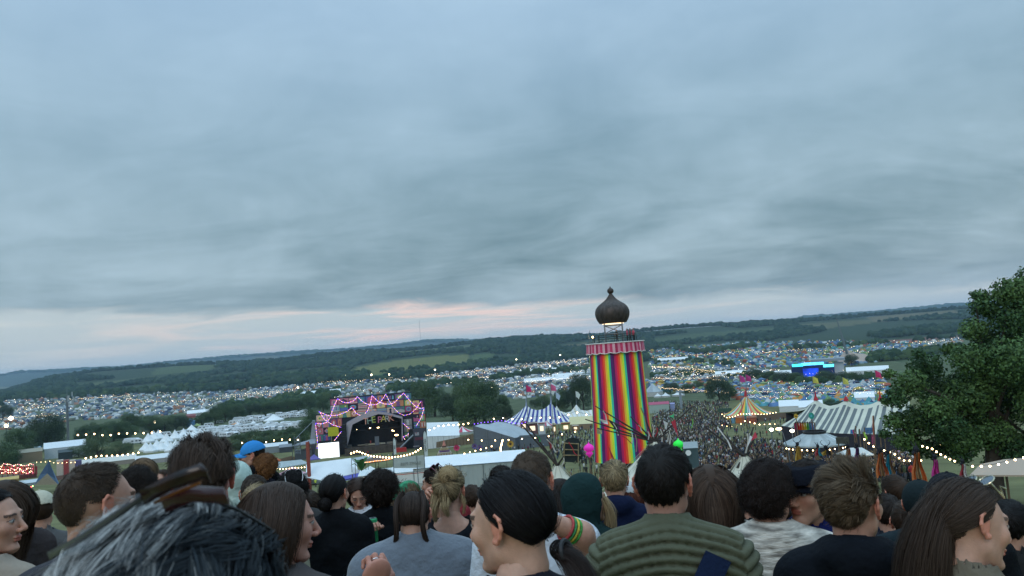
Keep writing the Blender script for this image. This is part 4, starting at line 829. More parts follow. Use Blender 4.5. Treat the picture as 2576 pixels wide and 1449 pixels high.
hut('red_awning', 'low red topped stall in the middle of the left camp', 'stall', z1, 1770, 1860, 812, 832, 8, (.3, .1, .1), (.25, .08, .08))
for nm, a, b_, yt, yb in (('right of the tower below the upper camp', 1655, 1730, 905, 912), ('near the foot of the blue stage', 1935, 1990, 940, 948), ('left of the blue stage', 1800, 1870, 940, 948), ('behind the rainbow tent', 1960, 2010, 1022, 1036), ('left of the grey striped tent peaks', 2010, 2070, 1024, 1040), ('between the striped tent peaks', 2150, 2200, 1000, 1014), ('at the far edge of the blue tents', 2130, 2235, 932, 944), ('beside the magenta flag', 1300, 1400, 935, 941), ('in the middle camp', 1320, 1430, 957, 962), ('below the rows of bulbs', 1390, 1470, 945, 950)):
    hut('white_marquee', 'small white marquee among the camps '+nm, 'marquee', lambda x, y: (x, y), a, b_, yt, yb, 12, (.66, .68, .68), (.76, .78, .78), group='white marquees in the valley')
# comms mast
p = G(*z1(650, 1142)); ff = Fr(p); t = thing('comms_mast', 'tall lattice phone mast with antenna boxes standing by the white shed', 'mast', p, ff.rz); top = ff.L(*z1(667, 552)); hh = top.z; w_ = 1.0*p.y/F*4.5
mb = MB(); pl = [(-w_/2, -w_/3), (w_/2, -w_/3), (0, w_*.5)]
for a, b in pl: mb.tube([(a, b, -.3), (a*.7, b*.7, hh*.88)], .2, 4)
for j in range(18):
    z0, z1_ = hh*.88*j/18, hh*.88*(j+1)/18
    for (a, b), (c, d) in zip(pl, pl[1:]+pl[:1]): k0, k1 = 1-.3*j/18, 1-.3*(j+1)/18; mb.tube([(a*k0, b*k0, z0), (c*k1, d*k1, z1_)], .05, 3)
mb.tube([(0, 0, hh*.8), (0, 0, hh)], .08, 4); mb.obj('lattice', STEEL, t)
for x, y, a, b in ((650, 645, 18, 50), (690, 680, 20, 42), (685, 605, 10, 40), (655, 700, 15, 30), (697, 650, 14, 40), (700, 700, 8, 60), (640, 660, 8, 40)):
    q = ff.L(*z1(x, y)); mb = MB(); mb.box((q.x, -.4, q.z), (a*.2647*p.y/F, .5, b*.2647*p.y/F)); mb.obj('antenna', mat('antenna_grey', (.36, .4, .42)), t)
# floodlight on a pole, and the blue crane
p = G(*z1(62, 1100)); ff = Fr(p); t = thing('floodlight_pole', 'dark pole with a dazzling yellow floodlight at the far left', 'lamp post', p, ff.rz); q = ff.L(*z1(62, 915)); mb = MB(); mb.tube([(0, 0, -.3), (0, 0, q.z)], .16, 6); mb.box((0, 0, q.z), (1.8, .5, .3)); mb.obj('pole', BLACKM, t); mb = MB(); mb.ell((0, -.3, q.z+.6), (1.05, .5, 1.0), 12, 8); mb.obj('lamp', mat('yellow_flood_glow', (1, .75, .35), var=0, emis=22), t)
p = G(*zl(620, 675)); ff = Fr(p); t = thing('boom_crane', 'blue boom crane raised among the left hand trees', 'crane', p, ff.rz); mb = MB(); mb.tube([ff.L(*zl(620, 672)), ff.L(*zl(522, 405))], .45, 4); mb.tube([ff.L(*zl(525, 410)), ff.L(*zl(470, 470)), ff.L(*zl(400, 485))], .25, 4); mb.obj('boom', mat('crane_blue', (.06, .2, .36)), t); mb = MB(); mb.box((0, 0, 1), (4, 3, 2)); mb.obj('crane_base', mat('crane_blue', (.06, .2, .36)), t)
# bell tents and caravans
def bell(x, y, wpx, hpx, label, m=None):
    p = G(x, y); kk = p.y/F; r = wpx*kk/2; h = hpx*kk; t = thing('bell_tent', label, 'tent', p, random.random(), 'white bell tents behind the tall quiffed man'); mb = MB()
    mb.lathe([(.02, h), (r*.12, h*.86), (r*.3, h*.68), (r*.6, h*.43), (r*.98, h*.2), (r*1.02, h*.17), (r, -.2)], 12, fr=lambda q, tt: 1+.03*math.cos(q*6)); mb.obj('canopy', m or WHITE, t, False); return t
for x, y in ((270, 620), (340, 590), (400, 580), (500, 620), (610, 580), (790, 590), (240, 725), (380, 700), (500, 700), (440, 720), (700, 650), (930, 560), (985, 575), (620, 700), (300, 740), (560, 730), (680, 720), (860, 560), (720, 560)): bell(*zm(x, y), 33, 25, 'white pointed bell tent in the cluster left of the tall quiffed man')
for x, y, w_, h_ in ((820, 500, 42, 22), (1860, 345, 48, 18), (1790, 460, 20, 11), (1400, 392, 16, 9), (1600, 380, 16, 8), (1790, 378, 16, 8), (2190, 410, 20, 11), (2190, 255, 14, 7)): bell(*zm(x, y), w_, h_, 'white peaked tent among the parked caravans')
lathe_tent('blue_kiosk', 'small blue canvas booth in front of the left hand tree belt', *zm(805, 420), None, 11, 22, [(.12, .25, .42)], 8, wallp=.7, wall=(.1, .22, .38))
gazebo('lime green pop up canopy beside the blue booth', *zm(888, 432), None, 15, 12, (.3, .4, .15))
gazebo('orange pop up canopy among the caravans', *zm(1370, 400), None, 15, 7, (.6, .3, .15))
def van_meshes():
    out = []
    for kind, L1, H1 in (('caravan', 5.5, 2.3), ('campervan', 6.0, 2.6), ('van', 5.0, 2.2)):
        mb = MB(); pr = [(-L1/2, .5), (-L1/2, H1*.85), (-L1/2+.5, H1), (L1/2-1, H1), (L1/2-.3, H1*.7 if kind != 'caravan' else H1*.85), (L1/2, H1*.5), (L1/2, .5)]
        mb.plate([(x, -1, z) for x, z in pr], 2.0, (0, 1, 0)); body = mb
        wn = MB(); [wn.box((x, -1.03, H1*.66), (.8, .08, .5)) for x in (-L1*.3, 0, L1*.25)]; wn.box((L1/2-.12, 0, H1*.72), (.1, 1.6, .5))
        wh = MB(); [wh.tube([(x, s*1.0-.1, .35), (x, s*1.0+.1, .35)], .35, 8) for x in (-L1*.28, L1*.3) for s in (-1, 1)]
        out.append((kind, body, wn, wh))
    return out
vans = []
WP = mat('white_vehicle_paint', (.7, .73, .75), rough=.35, var=.06)
for kind, b, wn, wh in van_meshes():
    t = thing('parked_'+kind, 'white %s parked in the crowded camper field left of the stage' % kind, kind, (0, -50, -20), 0, 'white %ss in the camper field' % kind)
    b.obj('body', WP, t); wn.obj('windows', mat('dark_glass', (.03, .04, .05), rough=.2), t); wh.obj('wheels', BLACKM, t); vans.append([t, False])
vp = []
for (x0, y0, x1, y1, rows, n) in ((1360, 350, 2320, 235, 3, 14), (960, 470, 2250, 390, 4, 17), (980, 545, 1400, 530, 2, 5), (430, 545, 560, 530, 1, 2), (640, 520, 900, 505, 1, 3), (1000, 425, 1120, 420, 1, 1), (1160, 372, 1240, 370, 1, 1), (2030, 210, 2300, 200, 1, 4), (0, 620, 170, 610, 2, 2)):
    for j in range(rows):
        for i in range(n): u_ = (i+random.random()*.6)/n; vp.append(zm(x0+(x1-x0)*u_, y0+(y1-y0)*u_+j*(22 if y0 < 400 else 18)+random.uniform(-5, 5)))
for x, y in vp:
    p = G(x, y); v = random.choice(vans); rz = random.choice((0, .2, -.15, math.pi, 1.2, -1.0))+az(p)
    if not v[1]: v[0].location = p; v[0].rotation_euler = (0, 0, rz); v[0].scale = (1.2,)*3; v[1] = True
    else: dup(v[0], p, rz, random.uniform(1.0, 1.35))
# fairground corner at the far left
p = G(*zl(300, 1190)); ff = Fr(p); u_ = .1544*p.y/F
t = thing('fairground_ride', 'red fairground ride hung with glowing bulbs at the far left', 'ride', p, ff.rz)
mb = MB(); 
for i in range(13): q = ff.L(*zl(15+i*48, 1040)); mb.box((q.x, .6, q.z), (30*u_, .4, 130*u_), col=(.45, .04, .05) if i % 2 else (.3, .05, .06))
for i in range(7): q = ff.L(*zl(40+i*90, 1180)); mb.tube([(q.x, 0, -.2), (q.x, 0, ff.L(*zl(40, 1000)).z)], .15, 5, (.1, .03, .03))
mb.obj('ride_frame', VC, t)
mb = MB(); q = ff.L(*zl(0, 1165)); q2 = ff.L(*zl(600, 1165)); mb.box(((q.x+q2.x)/2, 3, q.z/2), (q2.x-q.x, 5, q.z), col=(.12, .05, .05)); mb.obj('ride_platform', VC, t)
for (ya, wd) in ((950, 'top'), (1010, 'middle'), (1060, 'lower')):
    festoon('swag of warm fairground bulbs along the %s of the red ride' % wd, [ff.W(ff.L(*zl(x+random.uniform(-20, 20), ya+random.uniform(-32, 32)), -.6)) for i, x in enumerate(range(0, 600, 50))], 20, .22, [WARM, PEACH, PEACH, PINKL], 'bulbs on the fairground ride', .05)
hut('yellow_canopy', 'low yellow canopy in front of the fairground ride', 'canopy', zl, -60, 305, 1195, 1240, 4, (.4, .27, .1), (.5, .36, .12))
hut('grey_canopy', 'grey and white canopy with coloured bulbs under its edge', 'canopy', zl, 250, 620, 1250, 1290, 4, (.3, .33, .35), (.5, .55, .57))
ff = Fr(P(*zl(430, 1310), 95)); festoon('short string of yellow and red bulbs below the grey canopy', [ff.W(ff.L(*zl(330, 1290))), ff.W(ff.L(*zl(545, 1280)))], 9, .1, [mat('yellow_bulb_glow', (1, .85, .2), var=0, emis=8), mat('red_bulb_glow', (1, .1, .1), var=0, emis=6), mat('green_bulb_glow', (.6, 1, .3), var=0, emis=6)], None, .15)
p = G(*zl(760, 1400)); ff = Fr(p); t = thing('pointed_tent', 'pointed tent in slate blue and sand canvas behind the balding man', 'tent', p, ff.rz)
A_ = [ff.L(*zl(*q)) for q in ((800, 885), (650, 1110), (560, 1280), (945, 1270), (905, 1180))]; ap, l1, l2, r2, r1 = A_; ap.y = 1.6; mb = MB()
mb.add([ap, l1, l2, r2, r1, ap+Vector((.2, 2, -1.2)), l2+Vector((.8, 3.5, 0)), r2+Vector((.3, 3.5, 0)), ff.L(*zl(770, 1090), -.1)], [(0, 1, 8), (0, 8, 4), (1, 2, 8), (2, 3, 8), (8, 3, 4), (0, 5, 6, 2, 1), (0, 4, 3, 7, 5), (5, 7, 6)])
o = mb.obj('canopy', [mat('slate_blue_canvas', (.1, .17, .28)), mat('sand_canvas', (.34, .28, .2)), mat('dark_blue_canvas', (.04, .07, .12))], t); o.data.polygons.foreach_set('material_index', [2, 2, 0, 1, 0, 0, 0, 0]); mb = MB(); mb.tube([ap-Vector((0, 0, 2)), ap+Vector((0, 0, .5))], .04, 4); mb.obj('pole', WOODM, t)
p = G(*zl(1120, 1180)); ff = Fr(p); t = thing('striped_booth', 'red and cream striped booth lit by warm bulbs', 'stall', p, ff.rz); u_ = .1544*p.y/F
for i, cc in enumerate([(.5, .42, .36), (.3, .05, .05), (.5, .42, .36), (.1, .09, .2)]): q = ff.L(*zl(978+i*100, 1000)); mb = MB(); mb.box((q.x, 1.5, q.z), (97*u_, 3, 240*u_)); mb.obj('painted_board', mat('booth_%d' % int(cc[0]*100), cc), t)
q = ff.L(*zl(1120, 1110)); mb = MB(); mb.box((q.x, 1.4, (q.z+float(gz(p.x, p.y))-p.z)/2), (400*u_, 2.8, q.z-float(gz(p.x, p.y))+p.z)); mb.obj('base', mat('booth_base', (.2, .12, .1)), t)
festoon('warm bulbs along the top of the red and cream striped booth', [ff.W(ff.L(*zl(x, y), -.4)) for x, y in ((560, 900), (810, 885), (900, 915), (1090, 905), (1260, 898))], 10, .13, WARM, 'near strings of warm bulbs')
gazebo('teal umbrella canopy beside the striped booth', *zl(1285, 1150), None, 28, 28, (.05, .35, .33), name='parasol')
# ------------------------------------------------------------------ stalls and roofs below the stage
def roof_slab(label, cvf, pts, D, th, col, name='stall_roof', deep=3, bump=0, post=True, metal=0):
    c = [sum(q[i] for q in pts)/len(pts) for i in (0, 1)]; g = gnd(P(*cvf(*c), D)); D = D if D < 70 else min(125, G(*[a+b for a, b in zip(cvf(*c), (0, 34))]).y); g = gnd(P(*cvf(*c), D)); deep *= D/80; ff = Fr(g); t = thing(name, label, 'roof', g, ff.rz)
    ys = [q[1] for q in pts]; mn, mx = min(ys), max(ys); P3 = [ff.L(*cvf(*q), deep*(mx-q[1])/max(mx-mn, 1)) for q in pts]
    mb = MB(); n = len(P3); mb.add(P3+[p-Vector((0, 0, th)) for p in P3], [tuple(range(n))[::-1], tuple(range(n, 2*n))]+[(i, (i+1) % n, n+(i+1) % n, n+i) for i in range(n)]); mb.obj('roof', mat('roof_'+'_'.join(label.split()[:3]), col, rough=.55, var=.06, scale=.5, bump=bump, bscale=1.2, stretch=(6, .4, 1) if bump else None, metal=metal), t)
    if post: mb = MB(); [mb.tube([p-Vector((0, 0, th)), Vector((p.x, p.y, -.2))], .05, 5) for p in P3]; mb.obj('posts', WOODM, t)
    return t
roof_slab('long corrugated pale metal bar roof below the screen', z2, [(390, 1258), (690, 1228), (762, 1262), (470, 1310)], 90, .12, (.4, .45, .45), bump=.6, deep=4)
festoon('warm bulbs hanging along the front of the corrugated bar roof', [P(*z2(x, y), 88) for x, y in ((395, 1275), (480, 1312), (610, 1300), (735, 1292))], 12, .09, WARM, 'near strings of warm bulbs', .03)
roof_slab('grey and white ribbed canvas roof below the stage deck', z2, [(1165, 1215), (1320, 1190), (1390, 1200), (1200, 1250)], 85, .15, (.35, .38, .4), deep=3)
t = roof_slab('shaggy thatched tiki bar roof in copper brown with bulbs beneath', z2, [(1270, 1228), (1420, 1195), (1580, 1195), (1500, 1222), (1300, 1250)], 82, .35, (.16, .08, .05), name='thatched_bar', deep=4, bump=.8)
ff = Fr(P(*z2(1420, 1330), 82)); t2 = thing('palm_plant', 'bright green leafy banana plant at the left of the thatched bar', 'plant', gnd(ff.p), ff.rz); mb = MB(); base_ = ff.L(*z2(1262, 1340))
for j in range(9):
    a = j*.7; tip = base_+Vector((math.cos(a)*1.2, math.sin(a)*1.2, 1.1+.4*math.sin(j*2.1))); m_ = base_.lerp(tip, .55)+Vector((0, 0, .5)); s_ = Vector((-math.sin(a), math.cos(a), 0))*.25
    mb.add([base_, m_+s_, tip, m_-s_], [(0, 1, 2, 3)])
o = mb.obj('leaves', mat('banana_leaf', (.04, .13, .04)), t2); o.location = (0, 0, ff.p.z-gnd(ff.p).z)
f2 = Fr(P(*z2(1420, 1340), 80)); festoon('dense run of warm bulbs sweeping in front of the stage', [P(*zs(x, y), 84) for x, y in ((1000, 1205), (1110, 1165), (1240, 1215), (1300, 1235), (1400, 1243), (1560, 1258), (1700, 1245), (1840, 1215), (1925, 1185), (2030, 1115))], 25, .13, WARM, 'near strings of warm bulbs', .01)
festoon('glowing copper bulbs under the thatched bar roof', [P(*z2(x, y), 81) for x, y in ((1290, 1250), (1400, 1235), (1500, 1225), (1575, 1205))], 22, .07, [PEACH, mat('amber_glow', (1, .4, .12), var=0, emis=4)], 'near strings of warm bulbs', .02)
for x, y in ((1345, 1320), (1470, 1290), (1320, 1305), (1400, 1330), (1440, 1310), (1250, 1310)):
    pass
gazebo('small violet pop up gazebo right of the bar roof', *z2(815, 1262), None, 24, 22, (.13, .11, .36))
gazebo('pink pop up gazebo with a faded top', *z2(610, 1430), None, 58, 36, (.62, .33, .4), turn=.25)
gazebo('grey gazebo peak between the white marquee and the heads', *z2(770, 1470), None, 66, 34, (.14, .14, .13), turn=.6)
gazebo('deep blue violet gazebo in front of the white marquees', *z2(1150, 1470), None, 86, 46, (.08, .08, .36), turn=.5)
gazebo('small orange gazebo left of the corrugated bar roof', *z2(455, 1262), None, 18, 14, (.6, .14, .05))
f2 = Fr(G(*z2(1000, 1440))); marquee('white marquee with a steep plain roof above the blue gazebo', f2, z2(735, 1402), z2(1225, 1338), 8, 2.4, 2.8, (.72, .76, .78), bays=4)
t = roof_slab('plain white sloping marquee roof behind the dark haired woman', z2, [(740, 1395), (765, 1265), (1165, 1212), (1172, 1290), (1260, 1345), (890, 1425)], 130, .08, (.74, .77, .79), name='white_marquee', deep=3)
gazebo('low white tent top beside the reversed banner', *z2(1350, 1390), None, 46, 26, (.74, .76, .75), turn=.2)
gazebo('white tent top under the reversed lettering', *z2(1640, 1395), None, 72, 34, (.72, .74, .72), turn=.1)
# long white marquee and trailer just behind the crowd
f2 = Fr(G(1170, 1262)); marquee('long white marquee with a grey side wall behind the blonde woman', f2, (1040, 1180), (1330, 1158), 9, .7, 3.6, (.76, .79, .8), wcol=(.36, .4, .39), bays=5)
t = thing('catering_trailer', 'long white catering trailer with a red line along its side', 'trailer', f2.p, f2.rz)
a, b, c_, d_ = f2.L(*z2(1225, 1392)), f2.L(*z2(2030, 1320)), f2.L(*z2(2030, 1445)), f2.L(*z2(1225, 1470)); a.y = b.y = 0
mb = MB(); mb.add([a, b, c_, d_]+[p+Vector((0, 2.4, .35 if i < 2 else 0)) for i, p in enumerate((a, b, c_, d_))], [(3, 2, 1, 0), (0, 1, 5, 4), (1, 2, 6, 5), (4, 5, 6, 7), (0, 4, 7, 3)]); mb.obj('body', mat('trailer_white', (.62, .66, .66), rough=.45, var=.06), t)
mb = MB(); dz = Vector((0, -.03, -.14)); mb.plate([a+dz, b+dz, b+dz-Vector((0, 0, .06)), a+dz-Vector((0, 0, .06))], .02, (0, 1, 0)); mb.obj('red_line', mat('red_paint', (.42, .03, .03), rough=.4), t)
mb = MB(); mb.tube([a+Vector((0, -.05, .02)), b+Vector((0, -.05, .02))], .03, 5); mb.obj('roof_trim', STEEL, t)
gl = float(gz(f2.p.x, f2.p.y))-f2.p.z
for s_ in (.25, .35, .75): q = d_.lerp(c_, s_); mb = MB(); mb.tube([(q.x, -.1, gl+.5), (q.x, .3, gl+.5)], .5, 14); mb.obj('wheel', BLACKM, t)
mb = MB(); mb.box(((c_.x+d_.x)/2, 1.2, (c_.z+gl+.7)/2), (c_.x-d_.x, 2.2, abs(c_.z-gl-.7)+.05)); mb.obj('chassis', mat('chassis_grey', (.2, .22, .22)), t)
# carved red post, steward, wooden fences
p = P(*z2(758, 1240), 125); g = gnd(p); ff = Fr(g); t = thing('carved_post', 'rust red carved post with a winged top left of the screen', 'sculpture', g, ff.rz); q = ff.L(*z2(758, 1060)); mb = MB(); mb.tube([(0, 0, 0), (0, 0, q.z)], .3, 6); mb.obj('post', mat('rust_red', (.3, .07, .05)), t)
mb = MB(); mb.plate([ff.L(*z2(x, y), -.1) for x, y in ((735, 1100), (758, 1050), (775, 1085), (772, 1115), (740, 1120))], .4, (0, 1, 0)); mb.plate([ff.L(*z2(x, y), .2) for x, y in ((722, 1120), (800, 1125), (800, 1130), (722, 1126))], .2, (0, 1, 0)); mb.obj('winged_top', mat('rust_dark', (.14, .05, .05)), t)
for (xa, ya, xb, yb, h_, c_) in ((440, 1245, 600, 1205, 26, 'brown'), (600, 1215, 716, 1205, 30, 'tan')):
    g = G(*z2((xa+xb)/2, (ya+yb)/2+18)); ff = Fr(g); t = thing('board_fence', '%s plank fence behind the corrugated bar roof' % c_, 'fence', g, ff.rz); A_, B_ = ff.L(*z2(xa, ya)), ff.L(*z2(xb, yb)); hh = h_*.2647*g.y/F; mb = MB(); n = 24
    for i in range(n): p = A_.lerp(B_, (i+.5)/n); mb.box((p.x, 0, p.z-hh*.3), (abs(B_.x-A_.x)/n*.92, .1, hh*1.5*random.uniform(.93, 1.05)))
    mb.obj('planks', mat('plank_'+c_, (.17, .11, .08) if c_ == 'brown' else (.24, .17, .11), var=.3), t)
# ------------------------------------------------------------------ tepees with poles and pennants
CREAM = mat('cream_canvas', (.66, .63, .52), rough=.8, var=.07, scale=1.2, bump=.35, bscale=2.5, stretch=(1, 1, .4))
POLE = mat('dark_pole', (.04, .03, .025), rough=.8)
def tepee(label, apx, apy, D, half_px, drop_px, poles, flags, flat=.8, turn=0, lean=0):
    ap = P(apx, apy, D); g = gnd(ap); ff = Fr(g, turn); t = thing('tepee', label, 'tent', g, ff.rz); kk = D/F; h = ap.z-g.z; r = half_px*kk*max(h/(drop_px*kk), .01)
    mb = MB(); n = 10; rows = []
    for i in range(9):
        v = i/8; rr = .12+r*v**1.12; rows.append([(rr*math.cos(2*math.pi*j/n), rr*math.sin(2*math.pi*j/n), h*(1-v)-.05*math.sin(v*3.1)*abs(math.sin(j*math.pi))) for j in range(n+1)])
    mb.grid(rows); mb.obj('canvas', CREAM, t); mb = MB()
    for j in range(n):
        a = 2*math.pi*j/n; mb.tube([(.13*math.cos(a), .13*math.sin(a), h+.0), ((.14+r)*math.cos(a)*1.0, (.14+r)*math.sin(a), .02)], .012, 3)
    mb.obj('seams', mat('canvas_seam', (.4, .38, .3)), t)
    F0 = Fr(ap)
    for (x, y) in poles:
        e = F0.W(F0.L(x, y, random.uniform(-.8, .8)))-g; M_ = Matrix.Rotation(-ff.rz, 3, 'Z'); e = M_@e; mb = MB(); b0 = Vector((0, 0, h)); d = (b0-e).normalized(); mb.tube([b0+d*.5, b0, e], [.05, .045, .028], 6); mb.obj('pole', POLE, t)
    for (pts, cc, nm) in flags:
        P3 = [Matrix.Rotation(-ff.rz, 3, 'Z')@(F0.W(F0.L(x, y, -.3+.15*(i % 2)))-g) for i, (x, y) in enumerate(pts)]; mb = MB()
        if len(pts) == 2: 
            a, b = P3; mb.grid([[a+Vector((-.025, 0, 0)), a+Vector((.025, 0, 0))], [a.lerp(b, .4)+Vector((.03, .05, 0)), a.lerp(b, .4)+Vector((.08, .02, 0))], [b+Vector((-.03, 0, 0)), b+Vector((.025, .03, 0))]])
        else: mb.plate(P3, .01, (0, 1, 0))
        mb.obj(nm, mat('pennant_'+'_'.join(str(int(c*100)) for c in cc), cc, rough=.7, var=.1), t)
    return t
WF, RF, DF, GF = (.62, .6, .58), (.42, .03, .05), (.02, .02, .03), (.05, .3, .12)
z = zc
tepee('large cream tepee with a fan of dark poles and pennants in front of the tower', *z(1870, 1058), 38, 150, 130, [z(1310, 720), z(1215, 845), z(1385, 765), z(1430, 850), z(1480, 880), z(1560, 875), z(1645, 820), z(1745, 735), z(1330, 930), z(2230, 725), z(2010, 960), z(1950, 845), z(1980, 1030)],
 [([z(1345, 838), z(1425, 862), z(1432, 895), z(1385, 882)], WF, 'pennant'), ([z(1325, 925), z(1372, 935), z(1375, 985), z(1325, 985)], (.4, .36, .2), 'pennant'), ([z(1430, 850), z(1520, 905), z(1540, 975), z(1500, 940)], DF, 'pennant'), ([z(2030, 870), z(2070, 850), z(2100, 1015)], RF, 'pennant'), ([z(2010, 815), z(2060, 795), z(2055, 835)], GF, 'pennant'), ([z(1955, 855), z(2000, 880), z(1985, 950)], WF, 'pennant'), ([z(1435, 1095), z(1455, 1150), z(1500, 1240), z(1470, 1235)], RF, 'pennant')]
 + [([z(a, b), z(c, d)], cc, 'ribbon') for a, b, c, d, cc in ((1385, 765, 1420, 870, WF), (1480, 880, 1530, 1000, WF), (1560, 1000, 1660, 1080, RF), (1650, 960, 1660, 1075, WF), (1690, 990, 1700, 1155, (.3, .25, .15)), (1720, 900, 1750, 960, WF), (1745, 735, 1800, 960, (.3, .28, .15)), (1810, 960, 1815, 1040, WF), (1930, 940, 1945, 1060, WF), (1990, 960, 2000, 1060, WF), (2010, 950, 2018, 1090, WF), (1900, 930, 1880, 1010, RF), (1855, 900, 1860, 1010, WF), (2230, 840, 2225, 930, (.2, .5, .1)))])
tepee('cream tepee sliver with long dark poles behind the shaven headed man', *z(950, 1285), 30, 90, 110, [z(650, 880), z(600, 885), z(850, 1010), z(1010, 1200)], [([z(850, 1035), z(935, 1160)], WF, 'ribbon'), ([z(1010, 1210), z(985, 1300)], WF, 'ribbon'), ([z(870, 1065), z(885, 1130)], RF, 'ribbon'), ([z(760, 1005), z(785, 1060)], (.05, .35, .1), 'ribbon')])
tepee('small cream tepee between the long haired woman and the curly haired man', 1872, 1148, 27, 46, 55, [(1790, 1060), (1775, 1075), (1905, 1090), (1895, 1075), (1920, 1180)], [([(1840, 1130), (1805, 1075)], WF, 'ribbon'), ([(1880, 1090), (1876, 1140)], WF, 'ribbon'), ([(1888, 1110), (1900, 1085), (1905, 1100)], RF, 'pennant'), ([(1880, 1125), (1886, 1095), (1893, 1100)], WF, 'pennant')])
# hut under the green lantern
hut('wooden_hut', 'small grey roofed hut with a white round sign below the green lantern', 'hut', zc, 2150, 2285, 1120, 1300, 3, (.06, .1, .11), (.28, .32, .32), D=84)
p = P(*zc(2195, 1165), 83.7); t = thing('round_sign', 'plain white disc on the front of the little hut', 'sign', p, az(p)); mb = MB(); mb.plate([(.3*math.cos(a), 0, .3*math.sin(a)) for a in np.linspace(0, 6.28, 17)[:-1]], .06, (0, 1, 0)); mb.obj('disc', WHITE, t)
# ------------------------------------------------------------------ right side: rainbow tent, grey striped tent, round roof
lathe_tent('rainbow_big_top', 'round big top in red, yellow, green and white stripes with red cone peaks', *zd(712, 925), None, 58, 58, [rgb(190, 70, 60), rgb(226, 180, 70), rgb(70, 150, 110), rgb(190, 205, 200), rgb(215, 120, 90), rgb(180, 190, 120)], 36, wallp=.22, curve=.62, wall=[(.3, .1, .05), (.35, .25, .08), (.12, .2, .22)], tip=True)
ff = Fr(G(*zd(720, 935))); festoon('swags of warm bulbs round the eave of the rainbow big top', [ff.W(ff.L(*zd(x, y), -22)) for x, y in ((490, 880), (540, 915), (600, 905), (650, 885), (740, 880), (830, 888), (900, 880), (950, 870))], 20, .2, WARM, 'bulbs on the right hand tents', .02)
festoon('scattered warm bulbs below the rainbow big top', [ff.W(ff.L(*zd(x, y), -25)) for x, y in ((480, 970), (620, 985), (680, 940), (745, 950), (810, 970), (880, 965), (950, 965))], 12, .3, WARM, 'bulbs on the right hand tents', .05)
for nm, cc, x0, x1 in (('yellow', (.6, .4, .06), 540, 570), ('sky blue', (.15, .35, .5), 575, 600), ('orange', (.5, .14, .03), 610, 680), ('rust red', (.3, .08, .04), 700, 780)): hut('bar_counter', nm+' painted bar front below the rainbow big top', 'stall', zd, x0, x1, 918, 965, 3, cc, (.3, .12, .06))
t = thing('sign_board', 'dark green sign board at the left of the rainbow big top', 'sign', G(*zd(520, 900)), 0); ff = Fr(t.location); t.rotation_euler = (0, 0, ff.rz); a = ff.L(*zd(465, 845)); b = ff.L(*zd(580, 870)); mb = MB(); mb.box(((a.x+b.x)/2, 0, (a.z+b.z)/2), (b.x-a.x, .3, a.z-b.z)); mb.obj('board', mat('sign_green', (.05, .1, .07)), t); mb = MB(); [mb.tube([(x, .1, -.3), (x, .1, a.z)], .1, 4) for x in (a.x+.3, b.x-.3)]; mb.obj('posts', WOODM, t)
g = G(*zd(980, 945)); ff = Fr(g); t = thing('board_fence', 'long brown fence between the rainbow tent and the grey striped tent', 'fence', g, ff.rz); A_, B_, C_, D__ = [ff.L(*zd(*q)) for q in ((770, 895), (1185, 865), (1185, 905), (770, 955))]; mb = MB(); mb.plate([A_, B_, C_, D__], .2, (0, 1, 0)); mb.obj('boards', mat('brown_fence', (.15, .11, .08), var=.25, stretch=(2, 2, .3)), t)
# grey and white striped tent
f = Fr(at(*zr(900, 800), 120)); gw = rgb(196, 194, 176); gd = rgb(100, 106, 106)
t = sheet_tent('striped_big_top', 'huge grey and white striped big top with three red cone peaks', 'tent', f, [zr(*p) for p in ((640, 400), (700, 310), (770, 262), (850, 315), (960, 355), (1080, 330), (1195, 270), (1290, 320), (1400, 345), (1550, 330), (1690, 268), (1800, 320), (1950, 340), (2100, 280))],
 [zr(*p) for p in ((270, 632), (380, 655), (500, 680), (620, 700), (740, 715), (860, 728), (980, 738), (1100, 745), (1240, 750), (1400, 752), (1560, 756), (1720, 760), (1900, 765), (2100, 770))], lambda u, v: gd if (int(u*34) % 2 and v > .12) else gw, lambda u: (.03, .03, .04), 3, sag=.06, depth=20, nrow=16)
for x, y, tl in ((765, 265, 130), (1195, 272, 62), (1685, 270, 120)):
    q = f.L(*zr(x, y), 10); uu = .17643*f.p.y/F; mb = MB(); mb.lathe([(38*uu, -8*uu), (30*uu, 15*uu), (14*uu, 50*uu), (.05, tl*uu)], 8, c=tuple(q)); mb.obj('red_peak', mat('red_cloth', (.45, .03, .04)), t)
    mb = MB(); mb.tube([q, q+Vector((0, 0, tl*1.25*uu))], .06, 4); mb.obj('king_pole', BLACKM, t)
# round pavilion roof
p = at(*zr(760, 905), 84); g = gnd(p); ff = Fr(g); t = thing('round_pavilion', 'round shelter with a shallow ribbed metal roof and a dark open ring on top', 'shelter', g, ff.rz); uu = .17643*84/F; q = ff.L(*zr(760, 740)); q2 = ff.L(*zr(760, 893)); R0, R1 = 150*uu, 425*uu
c0 = [(.34, .38, .38), (.38, .42, .42), (.3, .33, .33)]
zt_ = q.z; mb = MB(); zlo = q.z-R1*.30; mb.lathe([(R0, zt_), (R0*1.6, zt_-(zt_-zlo)*.35), (R1, zlo), (R1, zlo-.15)], 64, cols=lambda i, k: (.62, .66, .68) if (k*7) % 31 == 3 and i < 2 else c0[(k//2) % 3]); mb.obj('roof', mat('ribbed_metal_roof', attr=True, rough=.5, var=.15, scale=1.5), t)
mb = MB(); mb.lathe([(R0*1.02, zt_-.05), (R0*1.04, zt_+.25), (R0*.9, zt_+.25), (R0*.85, zt_-.6), (.1, zt_-.7)], 32); mb.obj('top_ring', BLACKM, t)
